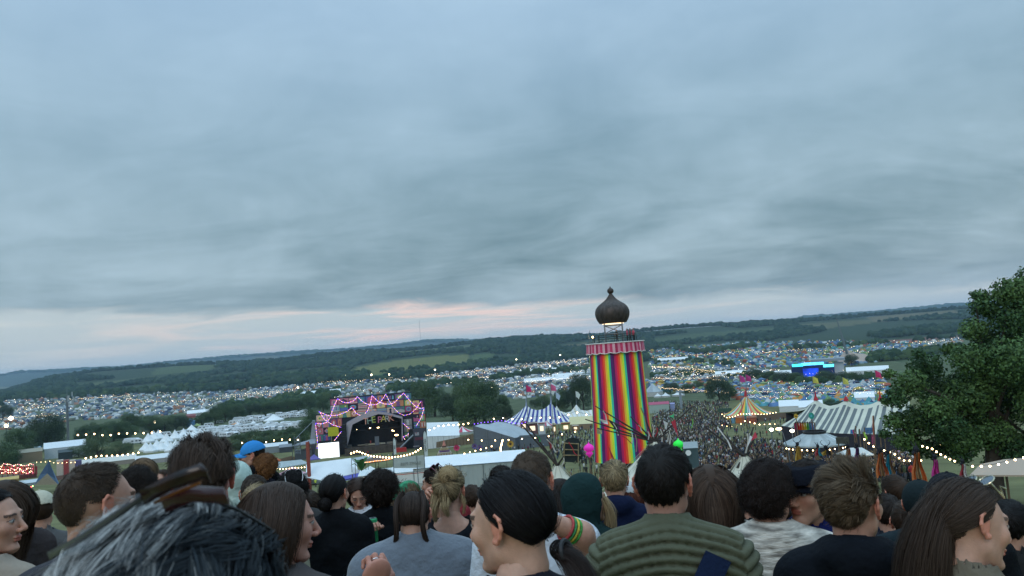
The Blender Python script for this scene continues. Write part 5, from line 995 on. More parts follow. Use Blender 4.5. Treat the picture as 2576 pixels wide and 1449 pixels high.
for j in range(12): a = j*math.pi/6; mb = MB(); mb.tube([(R1*.9*math.cos(a), R1*.9*math.sin(a), -.3), (R1*.9*math.cos(a), R1*.9*math.sin(a), zlo)], .08, 5); mb.obj('post', WOODM, t)
festoon('bulbs under the edge of the round pavilion roof', [g+Matrix.Rotation(ff.rz, 3, 'Z')@Vector((R1*1.01*math.cos(a), R1*1.01*math.sin(a), zlo-.3)) for a in np.linspace(3.5, 5.9, 9)], 14, .1, WARM, 'bulbs on the right hand tents', .02)
p = at(*zr(1145, 845), 72); ff = Fr(gnd(p)); t = thing('wooden_sign', 'blank dark wooden plank sign beside the round roof', 'sign', ff.p, ff.rz); a, b = ff.L(*zr(1045, 800)), ff.L(*zr(1245, 893)); mb = MB()
for i in range(4): mb.box(((a.x+b.x)/2, 0, a.z+(b.z-a.z)*(i+.5)/4), (b.x-a.x, .1, (a.z-b.z)/4*.92))
mb.obj('planks', mat('dark_plank', (.07, .07, .055), var=.3), t); mb = MB(); [mb.tube([(x, .12, -.2), (x, .12, a.z)], .07, 5) for x in (a.x+.2, b.x-.2)]; mb.obj('posts', WOODM, t)
# rainbow frieze of robed figures above the round roof
ff = Fr(at(*zr(600, 705), 100)); uu = .17643*100/F; t = thing('rainbow_banner', 'row of robes in rainbow colours forming a banner above the round roof', 'banner', ff.p, ff.rz); rc = [(.5, .05, .2), (.6, .04, .04), (.65, .12, .03), (.65, .3, .03), (.6, .5, .03), (.12, .4, .06), (.1, .3, .42), (.05, .1, .4)]
for i, cc in enumerate(rc):
    q = ff.L(*zr(478+i*34, 645)); mb = MB(); rows = [[(q.x+(s-.5)*(24+12*v)*uu, -.15*math.sin(s*9), q.z+50*uu-100*uu*v) for s in np.linspace(0, 1, 7)] for v in (0, .5, 1)]; mb.grid(rows); mb.obj('robe', mat('robe_%d' % i, cc, var=.2), t); mb = MB(); mb.ell((q.x, 0, q.z+58*uu), (9*uu, 9*uu, 10*uu), 8, 6); mb.obj('robe_head', BLACKM, t)
mb = MB(); a, b = ff.L(*zr(455, 598)), ff.L(*zr(745, 592)); mb.tube([a, b], .06, 4); gg = float(gz(ff.p.x, ff.p.y))-ff.p.z; [mb.tube([q, Vector((q.x, q.y, gg))], .08, 4) for q in (a, b)]; mb.obj('rail', WOODM, t)
for x, y, r_, cc, nm in ((480, 500, 26, (.55, .36, .04), 'yellow'), (700, 495, 36, (.03, .3, .22), 'green')):
    p = P(*zr(x, y), 98); g = gnd(p); ff = Fr(g); t = thing('disc_sign', 'round %s emblem on a pole against the grey striped tent' % nm, 'sign', g, ff.rz); h = p.z-g.z; r = r_*uu; mb = MB(); mb.plate([(r*math.cos(a), 0, h+1.25*r*math.sin(a)) for a in np.linspace(0, 6.28, 21)[:-1]], .1, (0, 1, 0)); mb.obj('disc', mat('disc_'+nm, cc, var=.3, scale=2), t); mb = MB(); mb.tube([(0, .1, 0), (0, .1, h)], .06, 4); mb.obj('pole', WOODM, t); mb = MB(); mb.plate([(r*.4*math.cos(a), -.06, h+.5*r*math.sin(a)) for a in np.linspace(0, 6.28, 13)[:-1]], .04, (0, 1, 0)); mb.obj('emblem', mat('emblem_'+nm, (.2, .12, .03) if nm == 'yellow' else (.1, .45, .5)), t)
# flags on bamboo poles by the round roof
def flagpole(x, yt, yb, D, cc, nm, pts, wood=WOODM):
    p = P(x, yb, D); g = gnd(p); ff = Fr(g); t = thing('flag_pole', nm, 'flag', g, ff.rz, 'flag poles right of the round roof'); q = ff.L(x, yt); mb = MB(); mb.tube([(0, 0, 0), (q.x*.5, 0, q.z*.5), (q.x, 0, q.z)], .06, 5); mb.obj('pole', wood, t); mb = MB()
    P3 = [ff.L(a, b, -.05+.1*(i % 2)) for i, (a, b) in enumerate(pts)]; mb.plate(P3, .015, (0, 1, 0)); mb.obj('flag', mat('flag_'+nm.split()[1], cc, var=.15), t)
for x, yt, yb, cc, nm, pts in ((1308, 690, 900, (.7, .08, .25), 'tattered pink flag on a bamboo pole left of the blue banner', ((1285, 695), (1310, 710), (1335, 770), (1328, 808), (1300, 760))), (1385, 680, 910, (.1, .4, .42), 'narrow teal flag on a bamboo pole left of the blue banner', ((1368, 690), (1388, 695), (1390, 790), (1375, 780))), (1438, 720, 960, (.4, .65, .1), 'ragged lime flag streaming on a pole below the blue banner', ((1440, 722), (1460, 730), (1500, 800), (1495, 850), (1455, 780))), (1585, 490, 900, (.75, .2, .12), 'tall coral red flag on the highest pole', ((1570, 495), (1590, 500), (1605, 700), (1590, 860), (1572, 640))), (1575, 760, 920, (.7, .08, .3), 'long magenta flag under the coral red one', ((1560, 770), (1595, 765), (1600, 900), (1565, 895))), (1680, 750, 910, (.6, .55, .1), 'small yellow flag beside the oak', ((1668, 755), (1692, 762), (1690, 830), (1675, 815))), (1740, 755, 900, (.1, .35, .45), 'pale turquoise flag at the edge of the oak', ((1730, 760), (1748, 765), (1750, 800), (1735, 812))), (1330, 640, 880, (.05, .2, .5), 'plain blue flag near the wooden sign', ((1255, 690), (1300, 692), (1298, 745), (1255, 750)))):
    flagpole(*zr(x, yt), zr(x, yb)[1], 70, cc, nm, [zr(*q) for q in pts])
ff = Fr(P(*zr(1510, 760), 76)); t = thing('cloth_banner', 'blue patterned banner hung below the grey striped tent', 'banner', ff.p, ff.rz); mb = MB(); mb.plate([ff.L(*zr(*q)) for q in ((1452, 665), (1578, 660), (1572, 748), (1480, 752))], .03, (0, 1, 0)); mb.obj('cloth', mat('blue_pattern_cloth', (.07, .16, .3), var=.5, scale=4), t); mb = MB(); [mb.tube([ff.L(*zr(x, 660)), Vector((ff.L(*zr(x, 660)).x, 0, float(gz(ff.p.x, ff.p.y))-ff.p.z))], .05, 4) for x in (1455, 1576)]; mb.obj('posts', WOODM, t)
roof_slab('low cream canvas roof behind the flag poles at the right', zr, [(1055, 1030), (1260, 950), (1420, 945), (1595, 1045), (1300, 1075)], 60, .08, (.6, .6, .56), name='canvas_roof', deep=4)
roof_slab('pale canvas roof glimpsed below the oak branches', zr, [(1640, 930), (1900, 880), (2100, 900), (2150, 960), (1750, 985)], 75, .08, (.55, .57, .55), name='canvas_roof', deep=4)
roof_slab('tan canvas roof under the oak at the right edge', z5, [(830, 1400), (900, 1330), (1050, 1300), (1200, 1290), (1250, 1400)], 30, .06, (.42, .32, .24), name='canvas_roof', deep=3)
# beasts with horns and hanging cloths
def beast(x, yh, yb, D, cols, label, wpx=22, horn=True):
    p = P(x, yb, D); g = gnd(p); ff = Fr(g); t = thing('beast_puppet', label, 'puppet', g, ff.rz); hd = ff.L(x, yh); bt = ff.L(x, yb); kk = D/F; w_ = wpx*kk
    mb = MB(); mb.tube([(0, .2, 0), (hd.x, .2, hd.z)], .035, 5); mb.obj('pole', WOODM, t)
    n = len(cols)
    for i, cc in enumerate(cols):
        x0 = -w_+2*w_*i/n; x1 = -w_+2*w_*(i+1)/n; rows = []
        for v in np.linspace(0, 1, 8): rows.append([(hd.x+(x0+(x1-x0)*s)*(.35+.65*v)+.03*math.sin(v*7+i), -.12+.1*math.sin(s*8+i+v*2), hd.z-.1-(hd.z-bt.z)*v*(1+.06*math.sin(i*3+s*6))) for s in np.linspace(0, 1, 6)])
        mb = MB(); mb.grid(rows); mb.obj('hanging_cloth', mat('cloth_'+'_'.join(str(int(c*100)) for c in cc), cc, rough=.8, var=.25, scale=3), t)
    mb = MB(); mb.ell((hd.x, 0, hd.z+.02), (w_*.42, w_*.5, w_*.5), 10, 7); mb.tube([(hd.x, -.0, hd.z-.05), (hd.x-w_*.5, -w_*.55, hd.z-w_*.5)], [w_*.34, w_*.17], 8); mb.obj('beast_head', mat('black_fur', (.015, .015, .02), rough=.9, bump=1, bscale=25), t)
    if horn:
        for s in (-1, 1): mb = MB(); mb.tube([(hd.x+s*w_*.2, 0, hd.z+w_*.3), (hd.x+s*w_*.75, 0, hd.z+w_*.75), (hd.x+s*w_*.95, 0, hd.z+w_*1.25), (hd.x+s*w_*.6, 0, hd.z+w_*1.6)], [w_*.1, w_*.08, w_*.05, .01], 6); mb.obj('horn', BLACKM, t)
    else:
        for s in (-1, 1): mb = MB(); mb.tube([(hd.x+s*w_*.15, 0, hd.z+w_*.3), (hd.x+s*w_*.3-.1, 0, hd.z+w_*1.2)], [w_*.14, .01], 6); mb.obj('ear', BLACKM, t)
YL, OR_, OR2, BLU, MAG, PUR, TAN_ = (.45, .27, .04), (.5, .13, .03), (.35, .09, .03), (.02, .3, .42), (.5, .03, .25), (.2, .05, .22), (.3, .17, .08)
beast(*zr(500, 900), zr(500, 1170)[1], 50, [YL, YL], 'horned black beast puppet with a mustard yellow cloak above the crowd', 10)
beast(*zr(790, 930), zr(790, 1040)[1], 52, [(.35, .04, .05), BLU], 'long eared black puppet in red and teal behind the flat cap', 9, False)
beast(*zr(905, 950), zr(870, 1030)[1], 52, [YL, (.03, .03, .03)], 'curly horned black puppet with a scrap of yellow cloth', 12)
beast(*zr(1215, 930), zr(1230, 1150)[1], 46, [TAN_, OR2], 'black maned puppet with a tan and rust skirt', 11, False)
beast(*zr(1345, 920), zr(1365, 1160)[1], 46, [PUR, PUR, (.1, .05, .12)], 'black crested puppet with a purple skirt', 10, False)
beast(*zr(1675, 985), zr(1670, 1330)[1], 40, [OR_, TAN_, OR2], 'great horned puppet draped in orange and rust cloths', 15)
beast(*zr(1790, 1010), zr(1810, 1370)[1], 40, [BLU, BLU, TAN_], 'horned puppet with a bright blue cloak and tan edge', 13)
beast(*z5(490, 1240), z5(490, 1430)[1], 36, [OR_, TAN_, OR_], 'puppet with a black tuft and ragged orange cloths', 17, False)
beast(*z5(608, 1285), z5(615, 1420)[1], 36, [MAG, MAG], 'puppet with a dark head and magenta robe near the right heads', 12, False)
beast(*z5(785, 1315), z5(795, 1420)[1], 36, [(.3, .03, .04), WF], 'puppet with a dark head in red and white cloth at the right', 11, False)
# strings of bulbs near the oak and over the stalls
festoon('bright star like bulbs strung under the oak at the right', [P(*z5(x, y), 24) for x, y in ((820, 1335), (960, 1335), (1010, 1325), (1095, 1300), (1250, 1260))], 8, .05, WARM, 'bulbs near the oak', .01)
festoon('warm bulbs looping through the left of the oak', [P(*z5(x, y), 30) for x, y in ((515, 1205), (590, 1225), (670, 1275), (750, 1310))], 8, .055, WARM, 'bulbs near the oak', .02)
festoon('bulbs hanging beside the coral flag towards the oak', [P(*z5(x, y), 60) for x, y in ((150, 1155), (215, 1210), (350, 1255), (400, 1300), (540, 1300))], 12, .1, WARM, 'bulbs near the oak', .02)
festoon('bulbs seen through the middle of the oak crown', [P(*z5(x, y), 70) for x, y in ((430, 1180), (700, 1205), (880, 1230), (1000, 1180), (1150, 1190))], 12, .11, WARM, 'bulbs near the oak', .02)
festoon('bulbs seen through the gap in the oak at the right edge', [P(*z5(x, y), 90) for x, y in ((690, 870), (890, 810), (960, 855), (1090, 815), (1160, 890), (1190, 930))], 9, .2, WARM, 'bulbs near the oak', .02)
lfs = [('over the trees behind the screen', [(1560+0, 0)], 0)]
festoon('string of warm bulbs over the hedge behind the blue cap', [P(*z2(x, y), 70) for x, y in ((90, 1060), (325, 1058), (445, 1035), (540, 1025), (625, 1035), (695, 1030))], 8, .09, WARM, 'near strings of warm bulbs', .02)
festoon('string of warm bulbs over the balding man', [P(*z1(x, y), 62) for x, y in ((790, 1210), (940, 1182), (1075, 1182), (1205, 1170), (1340, 1148))], 11, .09, WARM, 'near strings of warm bulbs', .02)
festoon('string of lamps across the middle of the left hand trees', [P(*z1(x, y), 140) for x, y in ((700, 985), (905, 975), (1010, 992), (1155, 968), (1330, 968), (1480, 960), (1560, 945))], 11, .2, WARM, 'near strings of warm bulbs', .02)
festoon('warm bulbs above the white marquee right of the stage', [P(*z2(x, y), 130) for x, y in ((1885, 945), (1990, 900), (2090, 890), (2200, 885), (2300, 870))], 9, .17, WARM, 'near strings of warm bulbs', .05)
festoon('warm bulbs strung across the grey marquee and flower sculptures', [P(*zc(x, y), 90) for x, y in ((40, 1030), (75, 1030), (240, 1040), (430, 1035), (620, 1025), (810, 1005), (1000, 980), (1180, 940))], 9, .11, WARM, 'near strings of warm bulbs', .01)
festoon('low warm bulbs above the green bins', [P(*zc(x, y), 80) for x, y in ((40, 1170), (120, 1150), (200, 1130), (280, 1110), (350, 1085))], 6, .1, WARM, 'near strings of warm bulbs', .01)
festoon('warm bulbs strung over the blue big top', [P(*zc(x, y), 150) for x, y in ((300, 835), (440, 825), (600, 838), (735, 820), (860, 822), (980, 818), (1120, 770), (1270, 800))], 11, .18, WARM, 'near strings of warm bulbs', .02)
festoon('violet bulbs along the eave of the grey marquee', [P(*zc(x, y), 195) for x, y in ((145, 885), (240, 868), (330, 860), (430, 850), (600, 880), (660, 862))], 16, .2, PURPL, None, .03)
for x, y in ((130, 690), (425, 705)):
    p = P(*zr(x, y), 92); g = gnd(p); t = thing('floodlight_pole', 'glaring white floodlight on a post left of the round pavilion' if x < 200 else 'glaring white floodlight on a post behind the rainbow robes', 'lamp post', g, az(p)); h = p.z-g.z; mb = MB(); mb.tube([(0, 0, 0), (0, 0, h)], .07, 5); mb.obj('post', STEEL, t); mb = MB(); mb.ell((0, -.1, h), (.24, .12, .16), 10, 6); mb.obj('lamp', mat('white_flood_glow', (1, .95, .75), var=0, emis=20), t)
p = P(*zr(235, 680), 80); g = gnd(p); t = thing('lamp_post', 'slender curved lamp post left of the round roof', 'lamp post', g, az(p)); h = p.z-g.z; mb = MB(); mb.tube([(.9, 0, 0), (.7, 0, h*.6), (.35, 0, h*.93), (0, 0, h)], .05, 5); mb.obj('post', STEEL, t); mb = MB(); mb.ell((0, -.05, h), (.3, .12, .12), 8, 6); mb.obj('lamp', WARM, t)
for x, yt, yb, wd in ((2130, 580, 745, 'grey lighting column rising from the crowd beside the tower'), (1130+760, 0, 0, None)):
    if not wd: continue
    g = G(*zc(x, yb)); ff = Fr(g); q = ff.L(*zc(x, yt)); t = thing('lighting_column', wd, 'lamp post', g, ff.rz); mb = MB(); mb.box((0, 0, q.z/2), (1.2, 1.2, q.z)); mb.box((0, 0, q.z), (4, 2, .8)); mb.obj('column', mat('column_grey', (.25, .3, .34)), t)
lathe_tent('grey_peaked_tent', 'pale grey pointed tent just right of the tower', *zc(1865, 625), None, 24, 32, [(.4, .45, .47), (.33, .37, .4)], 8, curve=.9)
for x, y, w_ in ((1980, 635, 12), (1905, 640, 10), (1755+490, 445, 8), (2100, 625, 16), (180+1660, 1, 0)):
    if w_: lathe_tent('white_peaked_tent', 'small white peaked tent in the fields right of the tower', *zc(x, y), None, w_, 12, [(.7, .72, .72)], 8, 'white peaked tents right of the tower')
hut('festival_stall', 'pale green fronted stall with a pink top right of the tower', 'stall', zc, 1820, 2010, 705, 785, 5, (.36, .45, .4), (.4, .08, .14))
hut('lit_screen_stall', 'small blue lit stall screen beside the pale green stall', 'stall', zc, 2020, 2065, 700, 770, 3, (.3, .35, .6), (.3, .3, .5))
# blue lit stage, tan peaks with crane, TV mast, tall pylons
g = G(*zd(1240, 588)); ff = Fr(g); k_ = .3088*g.y/F; t = thing('blue_lit_stage', 'distant black stage glowing with blue and turquoise light', 'stage', g, ff.rz)
a, b = ff.L(*zd(1062, 500)), ff.L(*zd(1415, 500)); mb = MB(); mb.box(((a.x+b.x)/2, 8, a.z/2), (b.x-a.x, 8, a.z)); mb.obj('stage_body', mat('stage_dark_blue', (.01, .03, .12), var=.4, scale=.1), t)  # blue stage light put into the colour of the black body
for x0, x1, y, c_ in ((1070, 1160, 495, (.05, .6, .7)), (1145, 1330, 485, (.1, .55, 1)), (1325, 1412, 497, (.1, .75, .9))): p1, p2 = ff.L(*zd(x0, y), 3.5), ff.L(*zd(x1, y), 3.5); mb = MB(); mb.box(((p1.x+p2.x)/2, 3.5, p1.z), (p2.x-p1.x, .6, 22*k_)); mb.obj('light_bar', mat('blue_light_%d' % x0, c_, var=.2, scale=.3, emis=2.2), t)
p1 = ff.L(*zd(1225, 555), 3.8); mb = MB(); mb.box((p1.x, 3.8, p1.z), (120*k_, .3, 75*k_)); mb.obj('blue_screen', mat('deep_blue_glow', (.01, .06, .7), var=.5, scale=.15, emis=.8), t)  # glowing panel added to stand for the blue light on the stage body
p1, p2 = ff.L(*zd(1220, 455), 8), ff.L(*zd(1500, 448), 8); mb = MB(); mb.box(((p1.x+p2.x)/2, 12, p1.z), (p2.x-p1.x, 20, 2)); mb.obj('roof', mat('stage_roof_grey', (.28, .32, .36)), t)
p1, p2 = ff.L(*zd(1410, 470), 6), ff.L(*zd(1490, 470), 6); mb = MB(); mb.box(((p1.x+p2.x)/2, 12, p1.z/2), (p2.x-p1.x, 10, p1.z)); mb.obj('side_screen', mat('pale_wall', (.5, .55, .6)), t)
g = G(*zd(1560, 475)); ff = Fr(g); t = thing('peaked_pavilion', 'large sand coloured pavilion with two soft peaks behind the blue stage', 'tent', g, ff.rz); pts = ((1445, 440), (1480, 400), (1520, 358), (1545, 385), (1600, 395), (1665, 400), (1700, 420)); mb = MB(); top = [ff.L(*zd(*q), 10) for q in pts]; lo = [Vector((ff.L(*zd(x, 470)).x, 0, -1)) for x, y in ((1455, 0), (1490, 0), (1540, 0), (1580, 0), (1620, 0), (1670, 0), (1720, 0))]
mb.grid([top, [a.lerp(b, .5)-Vector((0, 0, 1.5)) for a, b in zip(top, lo)], lo]); mb.grid([[Vector((p.x, 40-p.y, p.z)) for p in lo], [Vector((p.x, 12, p.z)) for p in top], top]); mb.obj('canopy', mat('sand_pavilion', (.46, .38, .32)), t)
a, b = ff.L(*zd(1520, 400), 5), ff.L(*zd(1432, 110), 5); t = thing('tower_crane', 'long thin crane jib leaning over the sand coloured pavilion', 'crane', g, ff.rz); mb = MB(); mb.tube([a, b], [1.5, .5], 4); mb.obj('jib', mat('crane_grey', (.14, .17, .18)), t); mb = MB(); mb.box((a.x, a.y, 2), (8, 5, 5)); mb.obj('crane_base', mat('crane_grey', (.14, .17, .18)), t)
D = 8900; p = P(1058, 858, D); g = gnd(p); ff = Fr(g); q = ff.L(1058, 806); t = thing('television_mast', 'hair thin television mast on the distant ridge', 'mast', g, ff.rz); mb = MB(); mb.tube([(0, 0, 0), (0, 0, q.z)], 1.6, 4); mb.obj('mast', mat('mast_grey', (.1, .12, .14)), t)
for x, y, h_ in ((2430, 835, 35),):
    pass
for (x, yb, cc, nm) in ((*zd(640, 640), (.5, .05, .25), 'magenta flag flying over the camp behind the rainbow tent'), (*zd(690, 635), (.45, .04, .2), 'crimson flag flying over the camp behind the rainbow tent'), (*zd(1235, 650), (.6, .55, .1), 'lime yellow flag below the blue stage'), (*zd(1480, 660), (.6, .58, .12), 'pale yellow flag right of the blue stage'), (*zc(650, 600), (.6, .03, .15), 'red banner flag in the middle camp'), (*zc(885, 590), (.65, .12, .25), 'pink triangular flag above the blue big top'), (*z5(230, 790), (.6, .08, .06), 'red flag beyond the grey striped tent')):
    D = 260; p = P(x, yb, D); g = gnd(p); ff = Fr(g); t = thing('tall_flag', nm, 'flag', g, ff.rz); q = ff.L(x, yb-22); mb = MB(); mb.tube([(0, 0, 0), (q.x, 0, q.z)], .1, 4); mb.obj('pole', STEEL, t); mb = MB(); mb.plate([(q.x, 0, q.z), (q.x+1.6, .3, q.z-1.0), (q.x+1.8, 0, q.z-2.6), (q.x+.1, .2, q.z-2.4)], .03, (0, 1, 0)); mb.obj('flag', mat('tflag_'+nm.split()[0], cc), t)
# ------------------------------------------------------------------ trees
LEAF = mat('tree_leaves', attr=True, rough=.6, var=.25, scale=.8, spec=.25)
BARK = mat('bark', (.055, .045, .035), rough=.95, var=.3, scale=6, bump=.6, bscale=12)
def leafmesh(lobes, n, size, seed, dark=(.022, .045, .018), lite=(.06, .1, .032), hollow=.55):
    r = np.random.default_rng(seed); L_ = np.array([l[:3] for l in lobes]); R_ = np.array([l[3] for l in lobes]); w_ = R_**2/np.sum(R_**2); k = r.choice(len(lobes), n, p=w_)
    d = r.normal(size=(n, 3)); d /= np.linalg.norm(d, axis=1)[:, None]; rad = R_[k]*(hollow+(1-hollow)*r.random(n)**.6)*(1+.18*np.sin(d[:, 0]*9+k)*np.cos(d[:, 2]*8+k*2)); c = L_[k]+d*rad[:, None]*np.array([1, 1, .85])
    nn = d+r.normal(size=(n, 3))*.6; nn /= np.linalg.norm(nn, axis=1)[:, None]; t = np.cross(nn, r.normal(size=(n, 3))); t /= np.linalg.norm(t, axis=1)[:, None]; b = np.cross(nn, t); s = size*r.uniform(.6, 1.3, n)[:, None]
    V = np.stack([c-t*s*.5, c+b*s*.32+t*s*.1, c+t*s*.6, c-b*s*.32+t*s*.1], 1).reshape(-1, 3); Fq = np.arange(4*n).reshape(n, 4)
    tone = np.clip(.35+.35*np.sin(k*2.4+1)[:]+r.normal(size=n)*.22, 0, 1)[:, None]; col = np.array(dark)*(1-tone)+np.array(lite)*tone
    return V, Fq, col
def tree_proto(seed, kind):
    r = random.Random(seed); lobes = []
    nl = 22
    for i in range(nl):
        a = r.random()*6.28; h = r.random(); rad = .5*(1-abs(h-.4)**1.6)*(.9 if kind else .75); lobes.append((rad*math.cos(a)*.72, rad*math.sin(a)*.72, .12+.68*h, r.uniform(.15, .23)))
    V, Fq, col = leafmesh(lobes, 14000, .024, seed, *(((.04, .08, .036), (.10, .155, .058)) if kind == 0 else ((.06, .1, .05), (.14, .19, .085)) if kind == 1 else ((.028, .055, .03), (.07, .105, .05))))
    me = npmesh('crown', V, Fq, LEAF, False, fcol=col); mb = MB(); mb.tube([(0, 0, -.05), (.01, 0, .2), (0, .01, .5)], [.035, .026, .012], 8)
    for i in range(7): a = i*.9; l = lobes[i]; mb.tube([(0, 0, .16+.03*i), (l[0]*.5, l[1]*.5, .3+.03*i), (l[0], l[1], l[2])], [.014, .009, .004], 5)
    t = thing('broadleaf_tree', 'broadleaf tree standing in the valley', 'tree', (0, -90, 0)); o = link('crown', me, t); mb.obj('trunk', BARK, t); return t
protos = [[tree_proto(100+i, i % 3 if i != 4 else 1), False] for i in range(5)]
TL = ['rounded dark green tree', 'pale feathery willow like tree', 'very dark dense tree', 'full green tree with a broken outline', 'grey green bushy tree']
def tree(x, yb, hp, wp, k, where, D=None):
    p = G(x, yb) if D is None else gnd(P(x, yb, D)); kk = p.y/F; pr = protos[k]; sc_ = (wp*kk, wp*kk, hp*kk); lab = TL[k]+' '+where
    if not pr[1]: o = pr[0]; o.location = p; o.scale = sc_; pr[1] = True; o['label'] = lab
    else: o = dup(pr[0], p, random.random()*6, sc_, lab)
    o['group'] = 'trees '+where; return o
TREES = [((z2, 1960, 820, 95, 100), 0, 'right behind the stage'), ((z2, 1830, 810, 92, 70), 3, 'right behind the stage'), ((z2, 2350, 900, 125, 130), 3, 'in the big clump left of the tower'), ((zc, 260, 880, 112, 120), 0, 'in the big clump left of the tower'), ((zc, 60, 850, 100, 90), 3, 'in the big clump left of the tower'), ((zc, 420, 860, 70, 60), 0, 'in the big clump left of the tower'), ((z2, 2130, 860, 80, 70), 2, 'right behind the stage'), ((zc, 470, 880, 50, 40), 2, 'in the big clump left of the tower'),
 ((zc, 1200, 760, 105, 70), 2, 'against the left side of the tower'), ((zc, 1100, 760, 60, 60), 2, 'against the left side of the tower'), ((zc, 960, 770, 45, 60), 0, 'against the left side of the tower'), ((zc, 820, 740, 34, 50), 3, 'against the left side of the tower'), ((zc, 740, 735, 24, 32), 2, 'against the left side of the tower'), ((zc, 1000, 730, 50, 50), 3, 'against the left side of the tower'),
 ((zl, 760, 700, 100, 100), 2, 'behind the comms mast'), ((zl, 620, 690, 70, 70), 2, 'behind the comms mast'), ((zl, 900, 640, 60, 60), 2, 'behind the comms mast'), ((zl, 260, 800, 75, 75), 0, 'at the far left by the cabin'), ((zl, 60, 960, 60, 90), 3, 'at the far left by the cabin'), ((zl, 230, 920, 50, 70), 4, 'at the far left by the cabin'), ((zl, 440, 760, 60, 60), 0, 'at the far left by the cabin'), ((zl, 50, 220, 42, 50), 2, 'at the far left by the cabin'),
 ((zl, 1590, 870, 68, 75), 4, 'beside the dark container'), ((zl, 1280, 830, 32, 60), 4, 'beside the dark container'), ((zl, 1950, 860, 50, 70), 4, 'beside the dark container'), ((zl, 1400, 610, 50, 70), 0, 'in the belt before the left camp'), ((zl, 1650, 600, 52, 70), 0, 'in the belt before the left camp'), ((zl, 1850, 560, 52, 70), 3, 'in the belt before the left camp'), ((zl, 2050, 540, 50, 70), 0, 'in the belt before the left camp'), ((zl, 1500, 520, 44, 50), 4, 'in the belt before the left camp'),
 ((zm, 60, 480, 52, 70), 0, 'in the belt before the left camp'), ((zm, 300, 490, 45, 70), 3, 'in the belt before the left camp'), ((zm, 480, 470, 40, 70), 4, 'in the belt before the left camp'), ((zm, 620, 440, 38, 60), 0, 'in the belt before the left camp'), ((zm, 720, 450, 40, 50), 2, 'in the belt before the left camp'), ((zm, 950, 400, 36, 50), 0, 'in the belt before the left camp'), ((zm, 1120, 380, 50, 60), 0, 'above the camper field'), ((zm, 1250, 350, 50, 60), 3, 'above the camper field'), ((zm, 1400, 320, 42, 60), 0, 'above the camper field'), ((zm, 1560, 290, 38, 60), 2, 'above the camper field'), ((zm, 1740, 270, 36, 60), 0, 'above the camper field'), ((zm, 1920, 250, 34, 60), 3, 'above the camper field'), ((zm, 2080, 215, 36, 60), 0, 'above the camper field'), ((zm, 2260, 190, 34, 50), 2, 'above the camper field'),
 ((zm, 1420, 700, 44, 60), 0, 'in the dark belt behind the blue cap'), ((zm, 1600, 660, 42, 60), 3, 'in the dark belt behind the blue cap'), ((zm, 1780, 650, 40, 60), 0, 'in the dark belt behind the blue cap'), ((zm, 1950, 640, 38, 60), 3, 'in the dark belt behind the blue cap'), ((zm, 2120, 620, 44, 60), 0, 'in the dark belt behind the blue cap'), ((zm, 2280, 560, 52, 60), 0, 'in the dark belt behind the blue cap'), ((zm, 2340, 470, 62, 50), 3, 'in the dark belt behind the blue cap'), ((zm, 1370, 720, 30, 50), 4, 'in the dark belt behind the blue cap'), ((zm, 2060, 700, 40, 60), 3, 'in the dark belt behind the blue cap'), ((zm, 1700, 730, 42, 70), 0, 'in the dark belt behind the blue cap'), ((zm, 2230, 650, 44, 50), 0, 'in the dark belt behind the blue cap'),
 ((z2, 900, 770, 44, 50), 3, 'left of the stage top'), ((z2, 780, 760, 44, 50), 0, 'left of the stage top'), ((z2, 660, 780, 40, 50), 0, 'left of the stage top'), ((z2, 560, 790, 40, 50), 3, 'left of the stage top'),
 ((zd, 480, 800, 75, 72), 2, 'left of the rainbow big top'), ((zd, 560, 780, 55, 50), 0, 'left of the rainbow big top'), ((zd, 300, 690, 24, 40), 4, 'left of the rainbow big top'), ((zd, 200, 720, 26, 50), 0, 'left of the rainbow big top'), ((zd, 80, 720, 30, 50), 2, 'left of the rainbow big top'), ((zd, 1080, 960+0, 0, 0), 0, ''), ((zr, 960, 400, 28, 45), 0, 'behind the grey striped tent'), ((zr, 1100, 400, 24, 40), 2, 'behind the grey striped tent'), ((zd, 760, 610, 30, 55), 2, 'in front of the blue lit stage'), ((zd, 880, 620, 28, 55), 0, 'in front of the blue lit stage'), ((zd, 1010, 640, 34, 60), 2, 'in front of the blue lit stage'), ((zd, 1120, 640, 30, 60), 0, 'in front of the blue lit stage'), ((zd, 1330, 640, 34, 60), 3, 'in front of the blue lit stage'), ((zd, 1450, 640, 32, 55), 2, 'in front of the blue lit stage'), ((zd, 1560, 500, 34, 40), 2, 'in front of the blue lit stage'), ((zd, 1600, 640, 32, 55), 0, 'in front of the blue lit stage'),
 ((zr, 1500, 1290, 32, 50), 4, 'under the puppets'), ((z5, 420, 1420, 30, 60), 4, 'under the puppets')]
for (cf_, x, y, hp, wp), k, wh in TREES:
    if hp: tree(*cf_(x, y), hp*(1.0), wp, k, wh, D=(50 if 'puppets' in wh else None))
for pr in protos:
    if not pr[1]:
        for c in list(pr[0].children): bpy.data.objects.remove(c)
        bpy.data.objects.remove(pr[0])
